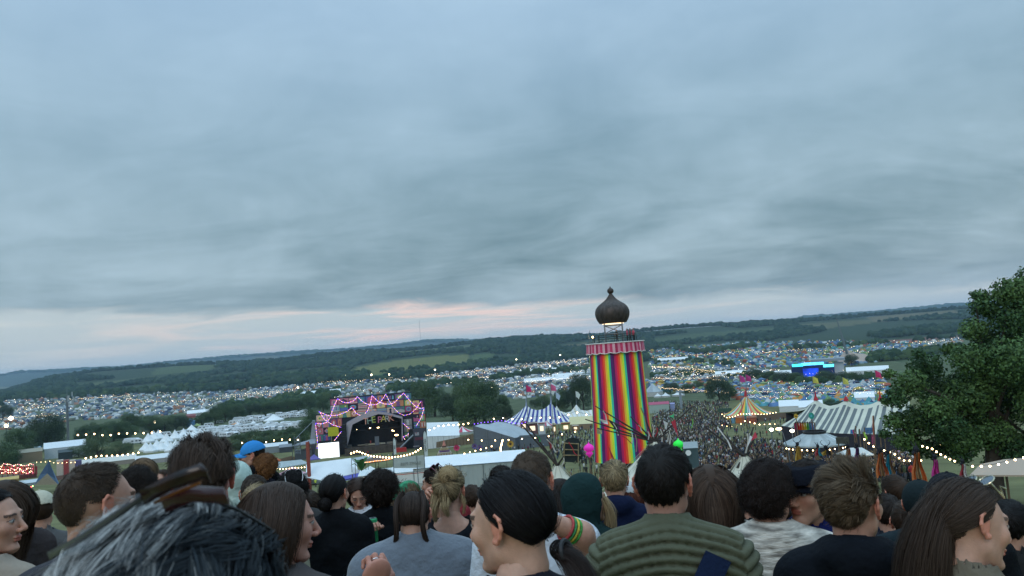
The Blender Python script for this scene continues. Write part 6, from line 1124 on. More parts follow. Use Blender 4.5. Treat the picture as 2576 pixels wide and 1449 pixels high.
# the big oak at the right edge
D = 42; p = P(2500, 1215, D); g = gnd(p); kk = D/F; oak = thing('oak_tree', 'large dark oak with a ragged crown filling the right edge', 'tree', g, 0)
lb = [(2540, 735, 45), (2478, 770, 40), (2560, 800, 70), (2452, 830, 38), (2500, 880, 62), (2440, 905, 50), (2560, 910, 75), (2330, 925, 45), (2290, 965, 42), (2255, 1000, 34), (2360, 985, 60), (2440, 1000, 65), (2530, 1020, 70), (2250, 1060, 30), (2300, 1060, 50), (2380, 1075, 50), (2275, 1105, 34), (2340, 1130, 32), (2450, 1100, 48), (2540, 1110, 50), (2640, 860, 100), (2650, 1000, 90), (2640, 1120, 60), (2600, 700, 45), (2580, 740, 60), (2420, 1150, 26), (2500, 1165, 28), (2470, 745, 22), (2452, 742, 14), (2410, 1010, 55), (2460, 1060, 50), (2390, 1120, 40), (2500, 1090, 50), (2560, 960, 70), (2480, 960, 60), (2420, 960, 40), (2300, 1120, 30), (2360, 1030, 45), (2570, 1150, 50), (2420, 1110, 45), (2395, 880, 26), (2310, 890, 18), (2235, 940, 16), (2228, 1010, 15), (2225, 1090, 16)]
lobes = []
ro = random.Random(3)
for x, y, r_ in lb:
    q = P(x, y, D+ro.uniform(-1, 1)*r_*kk*1.2)-g; lobes.append((q.x, q.y, q.z, r_*kk*.98))
V, Fq, col = leafmesh(lobes, 70000, .17, 77, (.025, .065, .022), (.11, .19, .055), hollow=.3); link('crown', npmesh('crown', V, Fq, LEAF, False, fcol=col), oak)
mb = MB(); base_ = Vector((0, 0, -.3)); cr = Vector((.3, 0, 4.0)); mb.tube([base_, Vector((.1, 0, 2)), cr, Vector((.4, .2, 7))], [.5, .4, .32, .2], 10)
for l in lobes[::2]: q = Vector(l[:3]); m_ = cr.lerp(q, .5)+Vector((0, 0, .3)); mb.tube([cr+Vector((0, 0, ro.uniform(-1.5, 1.5))), m_, q], [.13, .09, .03], 6)
mb.obj('trunk', BARK, oak)
# ------------------------------------------------------------------ the crowd on the arena grass
def walker(top, leg, hair, skin, pose, fem):
    mb = MB(); s = .9 if fem else 1
    for q in (-1, 1):
        st_ = .12*q*(pose % 3 == 1); mb.tube([(q*.09, st_, .02), (q*.09, st_*.4, .45), (q*.085, 0, .88)], [.05, .065, .09], 6, leg); mb.box((q*.09, st_+.04, .03), (.09, .24, .07), col=(.03, .03, .03))
    o = mb.n; mb.lathe([(.01, .82), (.15, .84), (.16, .95), (.145*s, 1.1), (.18*s, 1.3), (.17*s, 1.4), (.07, 1.47), (.05, 1.5)], 8, col=top, sy=.65)
    ar = [((q*.19*s, 0, 1.38), (q*.25*s, .03, 1.12), (q*.2, .16 if pose % 2 else .02, .88 if not pose % 2 else 1.05)) for q in (-1, 1)]
    if pose == 3: ar[1] = ((.19, 0, 1.38), (.3, .05, 1.6), (.26, .08, 1.85))
    for a in ar: mb.tube(a, [.06, .05, .035], 5, top); mb.ell(a[2], (.04, .04, .05), 5, 4, skin)
    mb.ell((0, .01, 1.62), (.078, .092, .115), 8, 6, skin); mb.ell((0, -.022, 1.65), (.09, .095, .11), 8, 6, hair)
    if fem: mb.ell((0, -.05, 1.52), (.08, .06, .16), 7, 5, hair)
    return mb
SK, SK2 = (.5, .3, .22), (.25, .14, .09)
CN = [('white top and dark trousers', (.6, .6, .6), (.02, .02, .03)), ('black top and blue jeans', (.015, .015, .018), (.05, .08, .16)), ('grey hoodie and black trousers', (.2, .2, .21), (.02, .02, .02)), ('navy jacket and jeans', (.02, .03, .08), (.05, .08, .15)), ('red top and dark trousers', (.4, .04, .04), (.03, .03, .04)), ('black clothes', (.015, .015, .018), (.015, .015, .018)), ('beige top and black trousers', (.4, .33, .25), (.02, .02, .02)), ('olive jacket and grey trousers', (.08, .09, .04), (.08, .08, .09)), ('pale blue shirt and dark jeans', (.25, .36, .5), (.02, .03, .06)), ('maroon top and black trousers', (.14, .02, .05), (.02, .02, .02)), ('pink top and white trousers', (.55, .25, .3), (.45, .45, .43)), ('brown jacket and dark trousers', (.12, .07, .04), (.02, .02, .03))]
wk = []
for i, (nm, tc_, lc) in enumerate(CN):
    for v in range(2):
        hair = [(.02, .015, .012), (.08, .045, .02), (.25, .17, .08), (.015, .012, .01)][(i+v) % 4]; mb = walker(tc_, lc, hair, SK if (i+v) % 5 else SK2, (i*2+v) % 4, v == 1); wk.append((nm, mb))
wkm = []
for nm, mb in wk:
    me = bpy.data.meshes.new('person'); me.from_pydata(mb.v, [], mb.f); setcol(me, mb.c); me.materials.append(VC); me.polygons.foreach_set('use_smooth', [True]*len(me.polygons)); me.update(); wkm.append(me)
cr_ = []
CROWD = [([(1640, 1015), (1830, 1012), (1845, 1060), (1800, 1110), (1640, 1120)], 1700, 'in the arena right of the tower'), ([(1640, 1108), (1830, 1105), (2010, 1125), (2300, 1120), (2300, 1215), (1640, 1215)], 2500, 'in the packed crowd'), ([(1830, 1045), (2030, 1055), (2000, 1112), (1800, 1100)], 90, 'on grass by the rainbow tent'), ([(1375, 1078), (1492, 1072), (1497, 1180), (1380, 1150)], 300, 'on grass left of the tower'), ([(1390, 1180), (1560, 1190), (1560, 1225), (1400, 1220)], 24, 'by the bamboo fence'), ([(1690, 925), (1780, 925), (1780, 950), (1690, 950)], 120, 'far off beyond the tower'), ([(1190, 1130), (1370, 1120), (1375, 1140), (1200, 1150)], 25, 'by the flower sculptures'), ([(2080, 1020), (2240, 1080), (2300, 1140), (2150, 1130)], 60, 'under the flags'), ([(900, 1140), (1060, 1150), (1020, 1165), (900, 1165)], 14, 'by the thatched bar')]
for poly, n, wh in CROWD:
    xs = [q[0] for q in poly]; ys = [q[1] for q in poly]; c = 0
    while c < n:
        x = random.uniform(min(xs), max(xs)); y = random.uniform(min(ys), max(ys))
        if inpoly(np.array([x]), np.array([y]), poly)[0]: g = G(x, y, 40); cr_.append((tuple(g), wh)); c += 1
cr_.sort(key=lambda t: t[0][1])
ind = cr_[:270]; rest = cr_[270:]
for p_, wh in ind:
    k = random.choices(range(24), weights=[3, 3, 4, 4, 2, 2, 3, 3, 1, 1, 5, 5, 1, 1, 1, 1, 1, 1, 1, 1, .5, .5, 1, 1])[0]; o = link('person', wkm[k], None, p_, random.choice((0, 0, .3, -.3, 3, 1.5, -1.5))+.25*random.random()); o.scale = (random.uniform(.92, 1.06),)*3
    tag(o, 'tiny person in %s %s' % (wk[k][0], wh), 'person', 'people in %s %s' % (wk[k][0], wh))
P3 = np.array([r_[0] for r_ in rest]); wq = np.array([3, 3, 4, 4, 2, 2, 3, 3, .5, .5, 6, 6, 1, 1, 1, 1, .7, .7, .5, .5, .3, .3, 1, 1.]); ks = RNG.choice(24, len(rest), p=wq/wq.sum()); Vs, Fs, Cs, off = [], [], [], 0
for k in range(24):
    sel = P3[ks == k]
    if not len(sel): continue
    mb = wk[k][1]; fq = []; fc = []
    for q, c in zip(mb.f, mb.c):
        for j in range(1, len(q)-1): fq.append((q[0], q[j], q[j+1])); fc.append(c)
    v, f_, c_ = scatter(np.array(mb.v), np.array(fq), sel, RNG.uniform(.9, 1.06, len(sel)), RNG.uniform(-1.5, 1.5, len(sel)), np.zeros((len(sel), 3))); Vs.append(v); Fs.append(f_+off); Cs.append(np.tile(np.array(fc), (len(sel), 1))); off += len(v)
tag(link('crowd', npmesh('crowd', np.concatenate(Vs), np.concatenate(Fs), VC, True, fcol=np.concatenate(Cs))), 'dense far crowd of tiny people filling the arena', 'crowd', kind='stuff')
# people on the tower deck, and the steward
M_ = Matrix.Translation(g0)@Matrix.Rotation(az(g0), 4, 'Z')
for i, (x, y, c, nm) in enumerate(((1.75, -1.6, (.6, .08, .14), 'leftmost steward in a pink vest on the tower deck'), (2.15, -1.3, (.3, .05, .07), 'middle steward in a darker vest on the tower deck'), (2.6, -.9, (.62, .09, .15), 'rightmost steward in a pink vest on the tower deck'), (.35, .2, (.02, .03, .03), 'dark figure alone under the dome frame'))):
    mb = walker(c, (.02, .02, .03), (.03, .02, .02), SK, i % 2, False); o = mb.obj('person', VC, None, True, M_@Vector((x, y, pz)), .4*i+1.2); tag(o, nm, 'person')
mb = walker((.6, .7, .1), (.02, .02, .03), (.03, .02, .02), SK, 0, False); p = gnd(P(*zs(495, 1262), 160)); o = mb.obj('person', VC, None, True, p, 0); tag(o, 'steward in a yellow high visibility vest left of the screen', 'person')
# ------------------------------------------------------------------ near people: smooth bodies from distance fields
def surf(fn, lo, hi, h):
    lo = np.array(lo); hi = np.array(hi); n = np.ceil((hi-lo)/h).astype(int)+1; ax = [lo[i]+h*np.arange(n[i]) for i in range(3)]
    Pg = np.stack(np.meshgrid(*ax, indexing='ij'), -1).astype(np.float32); f = fn(Pg.reshape(-1, 3)).reshape(n); s = f < 0
    c = [s[i:n[0]-1+i, j:n[1]-1+j, k:n[2]-1+k] for i in (0, 1) for j in (0, 1) for k in (0, 1)]; t = sum(a.astype(np.int8) for a in c); m = (t > 0) & (t < 8); ix = np.argwhere(m)
    idm = np.full(m.shape, -1); idm[m] = np.arange(len(ix)); acc = np.zeros((len(ix), 3)); cnt = np.zeros(len(ix))
    for a in range(3):
        b, c_ = [q for q in range(3) if q != a]
        for u in (0, 1):
            for v in (0, 1):
                o0 = np.zeros(3, int); o0[b] = u; o0[c_] = v; o1 = o0.copy(); o1[a] = 1; i0 = ix+o0; i1 = ix+o1; f0 = f[tuple(i0.T)]; f1 = f[tuple(i1.T)]; cr = (f0 < 0) != (f1 < 0)
                tt = np.where(cr, f0/np.where(cr, f0-f1, 1), 0); p = i0.astype(float); p[:, a] += tt; acc[cr] += p[cr]; cnt[cr] += 1
    V = lo+h*acc/cnt[:, None]; Fs = []
    for a in range(3):
        b, c_ = (a+1) % 3, (a+2) % 3; sl0 = [slice(None)]*3; sl1 = [slice(None)]*3; sl0[a] = slice(0, -1); sl1[a] = slice(1, None); d = s[tuple(sl0)] != s[tuple(sl1)]; e = np.argwhere(d); e = e[(e[:, b] > 0) & (e[:, c_] > 0) & (e[:, b] < n[b]-1) & (e[:, c_] < n[c_]-1)]
        q = []
        for (x, y) in ((-1, -1), (0, -1), (0, 0), (-1, 0)): g = e.copy(); g[:, b] += x; g[:, c_] += y; q.append(idm[tuple(g.T)])
        Q = np.stack(q, 1); ins = s[tuple(e.T)]; Q[~ins] = Q[~ins][:, ::-1]; Fs.append(Q)
    return V, np.concatenate(Fs)
def ell(c, r): c = np.array(c, np.float32); r = np.array(r, np.float32); return lambda P_: (lambda k0, k1: k0*(k0-1)/np.maximum(k1, 1e-6))(np.linalg.norm((P_-c)/r, axis=1), np.linalg.norm((P_-c)/(r*r), axis=1))
def cap(a, b, ra, rb=None):
    a = np.array(a, np.float32); b = np.array(b, np.float32); rb = ra if rb is None else rb; d = b-a; dd = d@d
    def g(P_): t = np.clip(((P_-a)@d)/dd, 0, 1); return np.linalg.norm(P_-a-t[:, None]*d, axis=1)-(ra+(rb-ra)*t)
    return g
def blend(pr):
    def g(P_):
        f = None
        for it in pr:
            op, k, fn = it; d = fn(P_)
            if f is None: f = d; continue
            if op == '+': h = np.maximum(k-np.abs(f-d), 0)/k; f = np.minimum(f, d)-h*h*k*.25
            else: d = -d; h = np.maximum(k-np.abs(f-d), 0)/k; f = np.maximum(f, d)+h*h*k*.25
        return f
    return g
hp_ = [('+', .02, ell((0, -.018, .03), (.076, .095, .084))), ('+', .03, ell((0, .03, -.02), (.06, .06, .08)))]
for s in (-1, 1): hp_ += [('+', .02, cap((s*.044, .0, -.055), (s*.012, .058, -.097), .022, .02)), ('+', .02, ell((s*.04, .058, -.02), (.022, .02, .02)))]
hp_ += [('+', .015, ell((0, .07, -.1), (.02, .017, .016))), ('+', .014, cap((-.034, .076, .024), (.034, .076, .024), .011))]
for s in (-1, 1): hp_ += [('-', .014, ell((s*.031, .097, .006), (.017, .015, .011))), ('+', .004, ell((s*.031, .0765, .005), (.0125, .0125, .0115)))]
hp_ += [('+', .01, cap((0, .084, .016), (0, .109, -.028), .007, .011))]+[('+', .005, ell((s*.0115, .098, -.034), (.008, .011, .008))) for s in (-1, 1)]
hp_ += [('+', .006, ell((0, .086, -.0575), (.023, .009, .0055))), ('+', .006, ell((0, .0835, -.068), (.019, .009, .006))), ('-', .003, cap((-.02, .1, -.0625), (.02, .1, -.0625), .0025)), ('+', .03, cap((0, -.028, -.05), (0, -.04, -.2), .052, .058))]
for s in (-1, 1):
    e = [(.004, .010), (.002, .028), (-.012, .036), (-.026, .026), (-.029, .006), (-.020, -.014), (-.008, -.027), (.001, -.024)]
    pts = [(s*(.0755+.013*(-y/.029)+.002), y-.008, z) for y, z in e]
    for a, b in zip(pts, pts[1:]): hp_.append(('+', .004, cap(a, b, .0046)))
    hp_ += [('+', .003, ell((s*.079, -.018, .004), (.004, .016, .026))), ('+', .004, ell((s*.079, -.007, -.024), (.0048, .007, .008)))]
HV, HF = surf(blend(hp_), (-.105, -.13, -.215), (.105, .135, .13), .0036)
def torso(sw=1., e=0., arm=True, hip=True):
    pr = [('+', .06, ell((0, -.005, -.19), (.155*sw, .108, .2))), ('+', .05, cap((-.13*sw, -.005, -.065), (.13*sw, -.005, -.065), .055)), ('+', .05, cap((0, -.01, -.0), (.11*sw, -.01, -.04), .05, .04)), ('+', .05, cap((0, -.01, -.0), (-.11*sw, -.01, -.04), .05, .04)), ('+', .08, ell((0, .0, -.42), (.14*sw, .105, .2)))]
    if hip: pr.append(('+', .08, ell((0, 0, -.58), (.16, .12, .13))))
    if arm:
        for s in (-1, 1): pr += [('+', .04, cap((s*.17*sw, -.005, -.075), (s*.215*sw, -.02, -.35), .054, .043)), ('+', .02, cap((s*.215*sw, -.02, -.35), (s*.15, .19, -.44), .043, .031))]
    g = blend(pr); return lambda P_: g(P_)-e
_bp = torso(1, -.012); _lg = [('+', .05, _bp)]
for s in (-1, 1): _lg += [('+', .05, cap((s*.085, 0, -.62), (s*.09, .02, -1.0), .08, .055)), ('+', .02, cap((s*.09, .02, -1.0), (s*.09, -.01, -1.38), .052, .036)), ('+', .02, cap((s*.09, -.02, -1.42), (s*.09, .12, -1.43), .035, .03)), ('+', .02, ell((s*.13, .25, -.45), (.03, .055, .035)))]
_lg.append(('+', .03, cap((0, -.01, -.0), (0, -.0, .05), .05)))
BV, BF = surf(blend(_lg), (-.3, -.2, -1.5), (.3, .33, .08), .026)
_tr = []
for s in (-1, 1): _tr += [('+', .03, cap((s*.085, 0, -.6), (s*.095, .02, -1.0), .1, .075)), ('+', .03, cap((s*.095, .02, -1.0), (s*.095, -.01, -1.36), .072, .06))]
_tr.append(('+', .05, ell((0, 0, -.6), (.172, .132, .11)))); TV_, TF_ = surf(blend(_tr), (-.25, -.2, -1.45), (.25, .2, -.45), .026)
_sh = [('+', .01, cap((s*.095, -.04, -1.42), (s*.1, .15, -1.43), .045, .04)) for s in (-1, 1)]; SV, SF = surf(blend(_sh), (-.2, -.12, -1.5), (.2, .22, -1.35), .016)
def hand_mesh(curl, h=.0034):                      # wrist at origin, fingers along +y, palm facing -z
    pr = [('+', .012, cap((0, -.05, 0), (0, .01, 0), .026, .026)), ('+', .02, ell((0, .05, 0), (.041, .046, .015)))]
    for x, y, l, r in ((-.03, .083, .062, .0083), (-.0105, .09, .078, .009), (.0095, .089, .073, .009), (.029, .08, .06, .0085)):
        a = np.array((x, y-.02, 0.)); th = 0
        for i, q in enumerate((.46, .31, .26)): th += curl*(.9 if i == 0 else 1.1); b = a+l*q*np.array((x*.6, math.cos(th), -math.sin(th))); pr.append(('+', .004, cap(a, b, r*(1-.1*i), r*(.9-.1*i)))); a = b
    a = np.array((.03, .02, -.004)); b = np.array((.058, .05, -.018)); c = np.array((.056-.03*min(curl, 1), .082, -.03-.02*curl)); pr += [('+', .012, cap(a, b, .015, .011)), ('+', .004, cap(b, c, .0105, .0085))]
    return surf(blend(pr), (-.065, -.08, -.11), (.09, .185, .04), h)
HANDS = {}
def hand(c):
    if c not in HANDS: HANDS[c] = hand_mesh(c)
    return HANDS[c]
SKINM = bpy.data.materials.new('skin'); SKINM.use_nodes = True
_t = SKINM.node_tree; _b = _t.nodes['Principled BSDF']; _a = _t.nodes.new('ShaderNodeAttribute'); _a.attribute_name = 'Col'; _t.links.new(_a.outputs['Color'], _b.inputs['Base Color']); _b.inputs['Roughness'].default_value = .5; _b.inputs['Specular IOR Level'].default_value = .35
_n1 = _t.nodes.new('ShaderNodeTexNoise'); _n1.inputs['Scale'].default_value = 38; _n1.inputs['Detail'].default_value = 6; _tc0 = _t.nodes.new('ShaderNodeTexCoord'); _t.links.new(_tc0.outputs['Object'], _n1.inputs[0])
_mr = _t.nodes.new('ShaderNodeMapRange'); _mr.inputs[3].default_value = .72; _mr.inputs[4].default_value = 1.28; _t.links.new(_n1.outputs[0], _mr.inputs[0]); _mm = _t.nodes.new('ShaderNodeMix'); _mm.data_type = 'RGBA'; _mm.blend_type = 'MULTIPLY'; _mm.inputs[0].default_value = 1; _t.links.new(_a.outputs['Color'], _mm.inputs[6]); _t.links.new(_mr.outputs[0], _mm.inputs[7]); _t.links.new(_mm.outputs[2], _b.inputs['Base Color'])
_n2 = _t.nodes.new('ShaderNodeTexNoise'); _n2.inputs['Scale'].default_value = 260; _t.links.new(_tc0.outputs['Object'], _n2.inputs[0]); _bp2 = _t.nodes.new('ShaderNodeBump'); _bp2.inputs['Strength'].default_value = .35; _bp2.inputs['Distance'].default_value = .002; _t.links.new(_n2.outputs[0], _bp2.inputs['Height']); _t.links.new(_bp2.outputs[0], _b.inputs['Normal'])
_b.inputs['Subsurface Weight'].default_value = .12; _b.inputs['Subsurface Radius'].default_value = (.012, .005, .003); _b.inputs['Subsurface Scale'].default_value = .5
def headcol(V, skin, hair, lip=None):
    sk = np.array(skin); c = np.tile(sk, (len(V), 1)); x, y, z = V.T; ax = np.abs(x)
    red = np.exp(-((ax-.04)**2+(z+.03)**2)/.0006)*(y > .04); c = c*(1-.0*red[:, None])+red[:, None]*np.array((.05, -.015, -.015))
    ear = (ax > .076); c[ear] = c[ear]*np.array((1.12, .8, .75))
    nose = np.exp(-((x)**2+(y-.11)**2+(z+.03)**2)/.0003)[:, None]; c = c+nose*np.array((.04, -.02, -.02))
    l = (((x/.024)**2+((z+.0625)/.012)**2) < 1) & (y > .084); c[l] = lip or sk*np.array((.85, .5, .5))
    b = (ax > .013) & (ax < .05) & (np.abs(z-(.027-.12*np.maximum(ax-.03, 0))) < .0045) & (y > .06); c[b] = np.array(hair)*.7+sk*.15
    ex = np.sqrt((ax-.031)**2+((z-.0045)*1.9)**2); e = (ex < .0125) & (y > .07); c[e] = (.34, .31, .29); iris = e & (np.sqrt((ax-.031)**2+(z-.0045)**2) < .0058); c[iris] = (.03, .02, .015); lash = (ex >= .0125) & (ex < .016) & (y > .068) & (z > .004); c[lash] = (.06, .03, .025)
    return np.clip(c, .001, 1)
HC0 = np.array((0, -.016, .028)); HR = np.array((.079, .099, .09))
def hairmask(d, recede=0):
    p = d*HR; y = p[:, 1]+recede; z = p[:, 2]+HC0[2]; zh = np.interp(y, [-.11, -.06, -.043, -.032, .002, .03, .055, .075, .12], [-.065, -.06, -.045, .026, .02, .037, .07, .088, .2])
    if recede: zh = zh
    return z > zh
def nrm(v): return v/np.maximum(np.linalg.norm(v, axis=-1, keepdims=True), 1e-9)
HAIRM = bpy.data.materials.new('hair'); HAIRM.use_nodes = True
_t = HAIRM.node_tree; _b = _t.nodes['Principled BSDF']; _a = _t.nodes.new('ShaderNodeAttribute'); _a.attribute_name = 'Col'; _t.links.new(_a.outputs['Color'], _b.inputs['Base Color']); _b.inputs['Roughness'].default_value = .5; _b.inputs['Specular IOR Level'].default_value = .14
def hairgen(style, n, width, col, seed, ln=1., recede=0, tie=(0, -.12, .0), streak=.25, cols=None, vol=1., tuck=0, crown=None):
    r = np.random.default_rng(seed); d = nrm(r.normal(size=(n*4, 3))); d = d[hairmask(d, recede)][:n]; n = len(d); p = HC0+d*HR; out = [p.copy()]; cl = d[:170]; ci = np.argmax(d@cl.T, 1); noise_ = nrm(r.normal(size=(170, 3)))[ci]*.9+nrm(r.normal(size=(n, 3)))*.45; ph = r.random(n)*6.28
    clump = np.sin(d[:, 0]*14+seed)*np.cos(d[:, 2]*11+d[:, 1]*9)
    topf = np.clip((d[:, 2]-.05)*1.6, 0, 1)[:, None]; fixed = crown is not None; crown = nrm(np.array(crown or (.2, -.12, 1))); prev = d.copy()*(.35 if style in ('short', 'quiff') else 1); off = r.random(n); off = np.where(r.random(n) < .03, off*2.2+.3, off)
    K, seg, o0, o1 = {'short': (7, .0062*ln, .01, .09*vol), 'quiff': (8, .0075*ln, .01, .16), 'buzz': (3, .0035, .005, .02), 'curly': (12, .0105*ln, .03, .26*vol), 'long': (22, .021*ln, .03, .2*vol), 'tie': (12, .02, .02, .10*vol)}[style]
    T = np.array(tie, float); tdir = nrm((T-HC0)/HR)
    for k in range(K):
        nn = nrm((p-HC0)/HR**2)
        if style in ('short', 'quiff', 'buzz'):
            if k == 1: noise_ -= (noise_*nn).sum(1, keepdims=True)*nn*.85
            tan = nrm((p-HC0)/HR)-crown; tan -= (tan*nn).sum(1, keepdims=True)*nn; tan = nrm(tan); fw = np.array((.25*math.sin(seed), 1, .1))*(.15 if fixed else 1); tan = nrm(tan*(1.1-topf*.8)+np.array((0, 0, -.75))*(1-topf)*(nn[:, 1:2] < .3)+fw*topf*(.8 if style == 'quiff' else .5)); lift = (.06+.12*topf+.5*topf*(style == 'quiff')) if style != 'buzz' else .6
            v = nrm(tan+nn*lift+noise_*.42+prev*.5+np.cross(nn, tan)*(.45*math.sin(seed*1.7)+.35*np.sin(ci*1.3))[:, None]+clump[:, None]*np.array((.35, .2, .1))); sg = seg*(.3+.9*topf+.25*r.random((n, 1)))
        elif style == 'curly': a = ph+k*.95; h1 = np.stack([np.cos(a), np.sin(a*1.1), np.sin(a)], 1); v = nrm(nn*(.8 if k < 4 else .15)+h1*.95+noise_*.35+np.array((0, 0, -.35))); sg = seg
        elif style == 'long':
            side = np.sign(d[:, :1])*np.array((1., 0, 0)); tp = np.clip(1-k/6, 0, 1)*topf; wv = np.stack([np.sin(ph*.3+k*.5+clump*2), np.cos(ph*.3+k*.45), np.zeros(n)], 1)*.16*(k > 5)
            v = nrm(np.array((0, -.12, -1.))+side*tp*1.3+np.array((0, -.5, .2))*tp*np.where(d[:, 1:2] > .0, .8, .1)+prev*.9+noise_*.12+wv); sg = seg
        else:
            q = nrm((p-HC0)/HR); tan = tdir-q; dist = np.linalg.norm(tan, axis=1, keepdims=True); tan -= (tan*nn).sum(1, keepdims=True)*nn; v = nrm(nrm(tan)+noise_*.06); sg = seg*np.clip(dist*1.6, .02, 1)
        p = p+v*sg; q = (p-HC0)/HR; m = np.linalg.norm(q, axis=1, keepdims=True); lim = 1+o0+(o1-o0)*off[:, None]*min(1, (k+1)/4)
        if style == 'short': mx = lim+.03+(.09*r.random((n, 1))+.05*clump[:, None])*topf*vol+.03*clump[:, None]*vol+(off[:, None] > .98)*.12; p = np.where(m > mx, HC0+q/m*mx*HR, p); q = (p-HC0)/HR; m = np.linalg.norm(q, axis=1, keepdims=True)
        if vol == .25: p = np.where(m > 1.11, HC0+q/m*1.11*HR, p); q = (p-HC0)/HR; m = np.linalg.norm(q, axis=1, keepdims=True)
        if style == 'tie': lim = 1+(o0+(o1-o0)*off[:, None])*np.clip(np.linalg.norm(nrm(q)-tdir, axis=1, keepdims=True)*2.2, .15, 1)
        p = np.where((m < lim) | (style == 'tie'), HC0+q/m*lim*HR, p)
        if style == 'long':
            low = p[:, 2] < -.13; sh = np.where(np.abs(p[:, 0]) < .19, 1, 0)*low; yb = -.085-.05*off-.03*np.clip(-p[:, 2]-.2, 0, .4); p[:, 1] = np.where((sh > 0) & (p[:, 1] < .02), np.minimum(p[:, 1], yb), p[:, 1]); p[:, 0] = np.where(low, p[:, 0]*.985, p[:, 0])
        if tuck and k < 9: p[:, 1] -= .02*((p[:, 1] > -.045) & (p[:, 2] < .065) & (np.abs(p[:, 0]) > .04)); p[:, 0] *= 1.01
        if style == 'long' and k > 6: p[:, 0] *= .935
        prev = v; out.append(p.copy())
    Pn = np.stack(out, 1)
    if tuck: ed = np.sqrt((np.abs(Pn[..., 0])-.08)**2*.5+(Pn[..., 1]+.012)**2+(Pn[..., 2]-0)**2).min(1); ok = ed > .036; Pn = Pn[ok]; d = d[ok]; ci = ci[ok]; clump = clump[ok]; n = len(d)
    cw = {'short': .45, 'quiff': .45, 'long': .25}.get(style, 0)
    if cw: mp = np.stack([np.stack([np.bincount(ci, Pn[:, q, a], 170) for a in range(3)], 1) for q in range(Pn.shape[1])], 1)/np.maximum(np.bincount(ci, minlength=170), 1)[:, None, None]; Pn = Pn+(mp[ci]-Pn)*cw*(np.linspace(0, 1, Pn.shape[1])**1.5)[None, :, None]
    base = np.array(col); cs = (np.clip(base*.72*(1+streak*r.normal(size=(n, 1))+.28*clump[:, None]*(streak > .2)), .002, .9) if cols is None else cols(d, r))
    return ribbons(Pn, width, cs, r)
def ribbons(Pn, width, cs, r, c0=None):
    n, K1, _ = Pn.shape; t = np.gradient(Pn, axis=1); o = nrm(Pn-(HC0 if c0 is None else c0)+r.normal(size=(n, 1, 3))*.02); s = nrm(np.cross(t, o)); w = width*r.uniform(.6, 1.3, (n, 1, 1))*np.linspace(1, .35, K1)[None, :, None]*.5
    V = np.stack([Pn-s*w, Pn+s*w], 2).reshape(n*K1*2, 3); i = np.arange(n)[:, None]*K1*2+np.arange(K1-1)[None]*2; Fq = np.stack([i, i+1, i+3, i+2], -1).reshape(-1, 4)
    return V, Fq, np.repeat(cs, K1*2, axis=0)
def shell(col, k=1.02, recede=0, mask=None, nu=64, nv=40, drop=0):
    th = np.linspace(.02, math.pi-.02, nv); pu = np.linspace(0, 2*math.pi, nu, endpoint=False); T, U = np.meshgrid(th, pu, indexing='ij'); d = np.stack([np.sin(T)*np.cos(U), np.sin(T)*np.sin(U), np.cos(T)], -1).reshape(-1, 3)
    V = HC0+d*HR*k; i, j = np.meshgrid(np.arange(nv-1), np.arange(nu), indexing='ij'); Fq = np.stack([i*nu+j, (i+1)*nu+j, (i+1)*nu+(j+1) % nu, i*nu+(j+1) % nu], -1).reshape(-1, 4); m = (hairmask(d, recede) if mask is None else mask(d)); Fq = Fq[m[Fq].all(1)]; return V, Fq, np.tile(np.array(col)*.7, (len(V), 1))
def bundle(path, rad, n, width, col, seed, spread=1., wob=.01):   # a lock of hair along a path
    r = np.random.default_rng(seed); path = np.array(path, float); K = 16; tt = np.linspace(0, len(path)-1, K); ip = np.minimum(tt.astype(int), len(path)-2); u = (tt-ip)[:, None]; c = path[ip]*(1-u)+path[ip+1]*u; rr_ = np.interp(tt, range(len(path)), rad)
    c = np.array([c[max(0, i-1):i+2].mean(0) for i in range(K)]); a = r.random(n)*6.28; q = r.random(n)**.5; t = nrm(np.gradient(c, axis=0)); e1 = nrm(np.cross(t, np.array((.3, 1, .2)))); e2 = np.cross(t, e1)
    Pn = c[None]+(np.cos(a)*q)[:, None, None]*e1[None]*rr_[None, :, None]+(np.sin(a)*q)[:, None, None]*e2[None]*rr_[None, :, None]+wob*np.sin(np.linspace(0, 5, K)[None, :, None]+a[:, None, None]*2)*r.normal(size=(n, 1, 3))*.5
    cs = np.clip(np.array(col)*(1+.22*r.normal(size=(n, 1))), .002, .9); return ribbons(Pn, width, cs, r, c.mean(0)-np.array((0, 0, .0)))
def ball(c, rad, n, width, col, seed, swirl=2.5):                 # a bun
    r = np.random.default_rng(seed); K = 14; c = np.array(c); d = nrm(r.normal(size=(n, 3))); ax = nrm(r.normal(size=(n, 3))*.4+np.array((0, 1, .2))); Pn = []
    for k in range(K):
        Pn.append(c+d*rad*np.array((1, .9, .95))); d = nrm(d+np.cross(ax, d)*.3)
    return ribbons(np.stack(Pn, 1), width, np.clip(np.array(col)*(1+.22*r.normal(size=(n, 1))), .002, .9), r, c)
def join(parts):
    V, Fq, Cc, o = [], [], [], 0
    for v, f, c in parts: V.append(v); Fq.append(f+o); Cc.append(c); o += len(v)
    return np.concatenate(V), np.concatenate(Fq), np.concatenate(Cc)
def rotz(V, a): c, s = math.cos(a), math.sin(a); return np.c_[V[:, 0]*c-V[:, 1]*s, V[:, 0]*s+V[:, 1]*c, V[:, 2]]
def rotx(V, a): c, s = math.cos(a), math.sin(a); return np.c_[V[:, 0], V[:, 1]*c-V[:, 2]*s, V[:, 1]*s+V[:, 2]*c]
def roty(V, a): c, s = math.cos(a), math.sin(a); return np.c_[V[:, 0]*c+V[:, 2]*s, V[:, 1], -V[:, 0]*s+V[:, 2]*c]
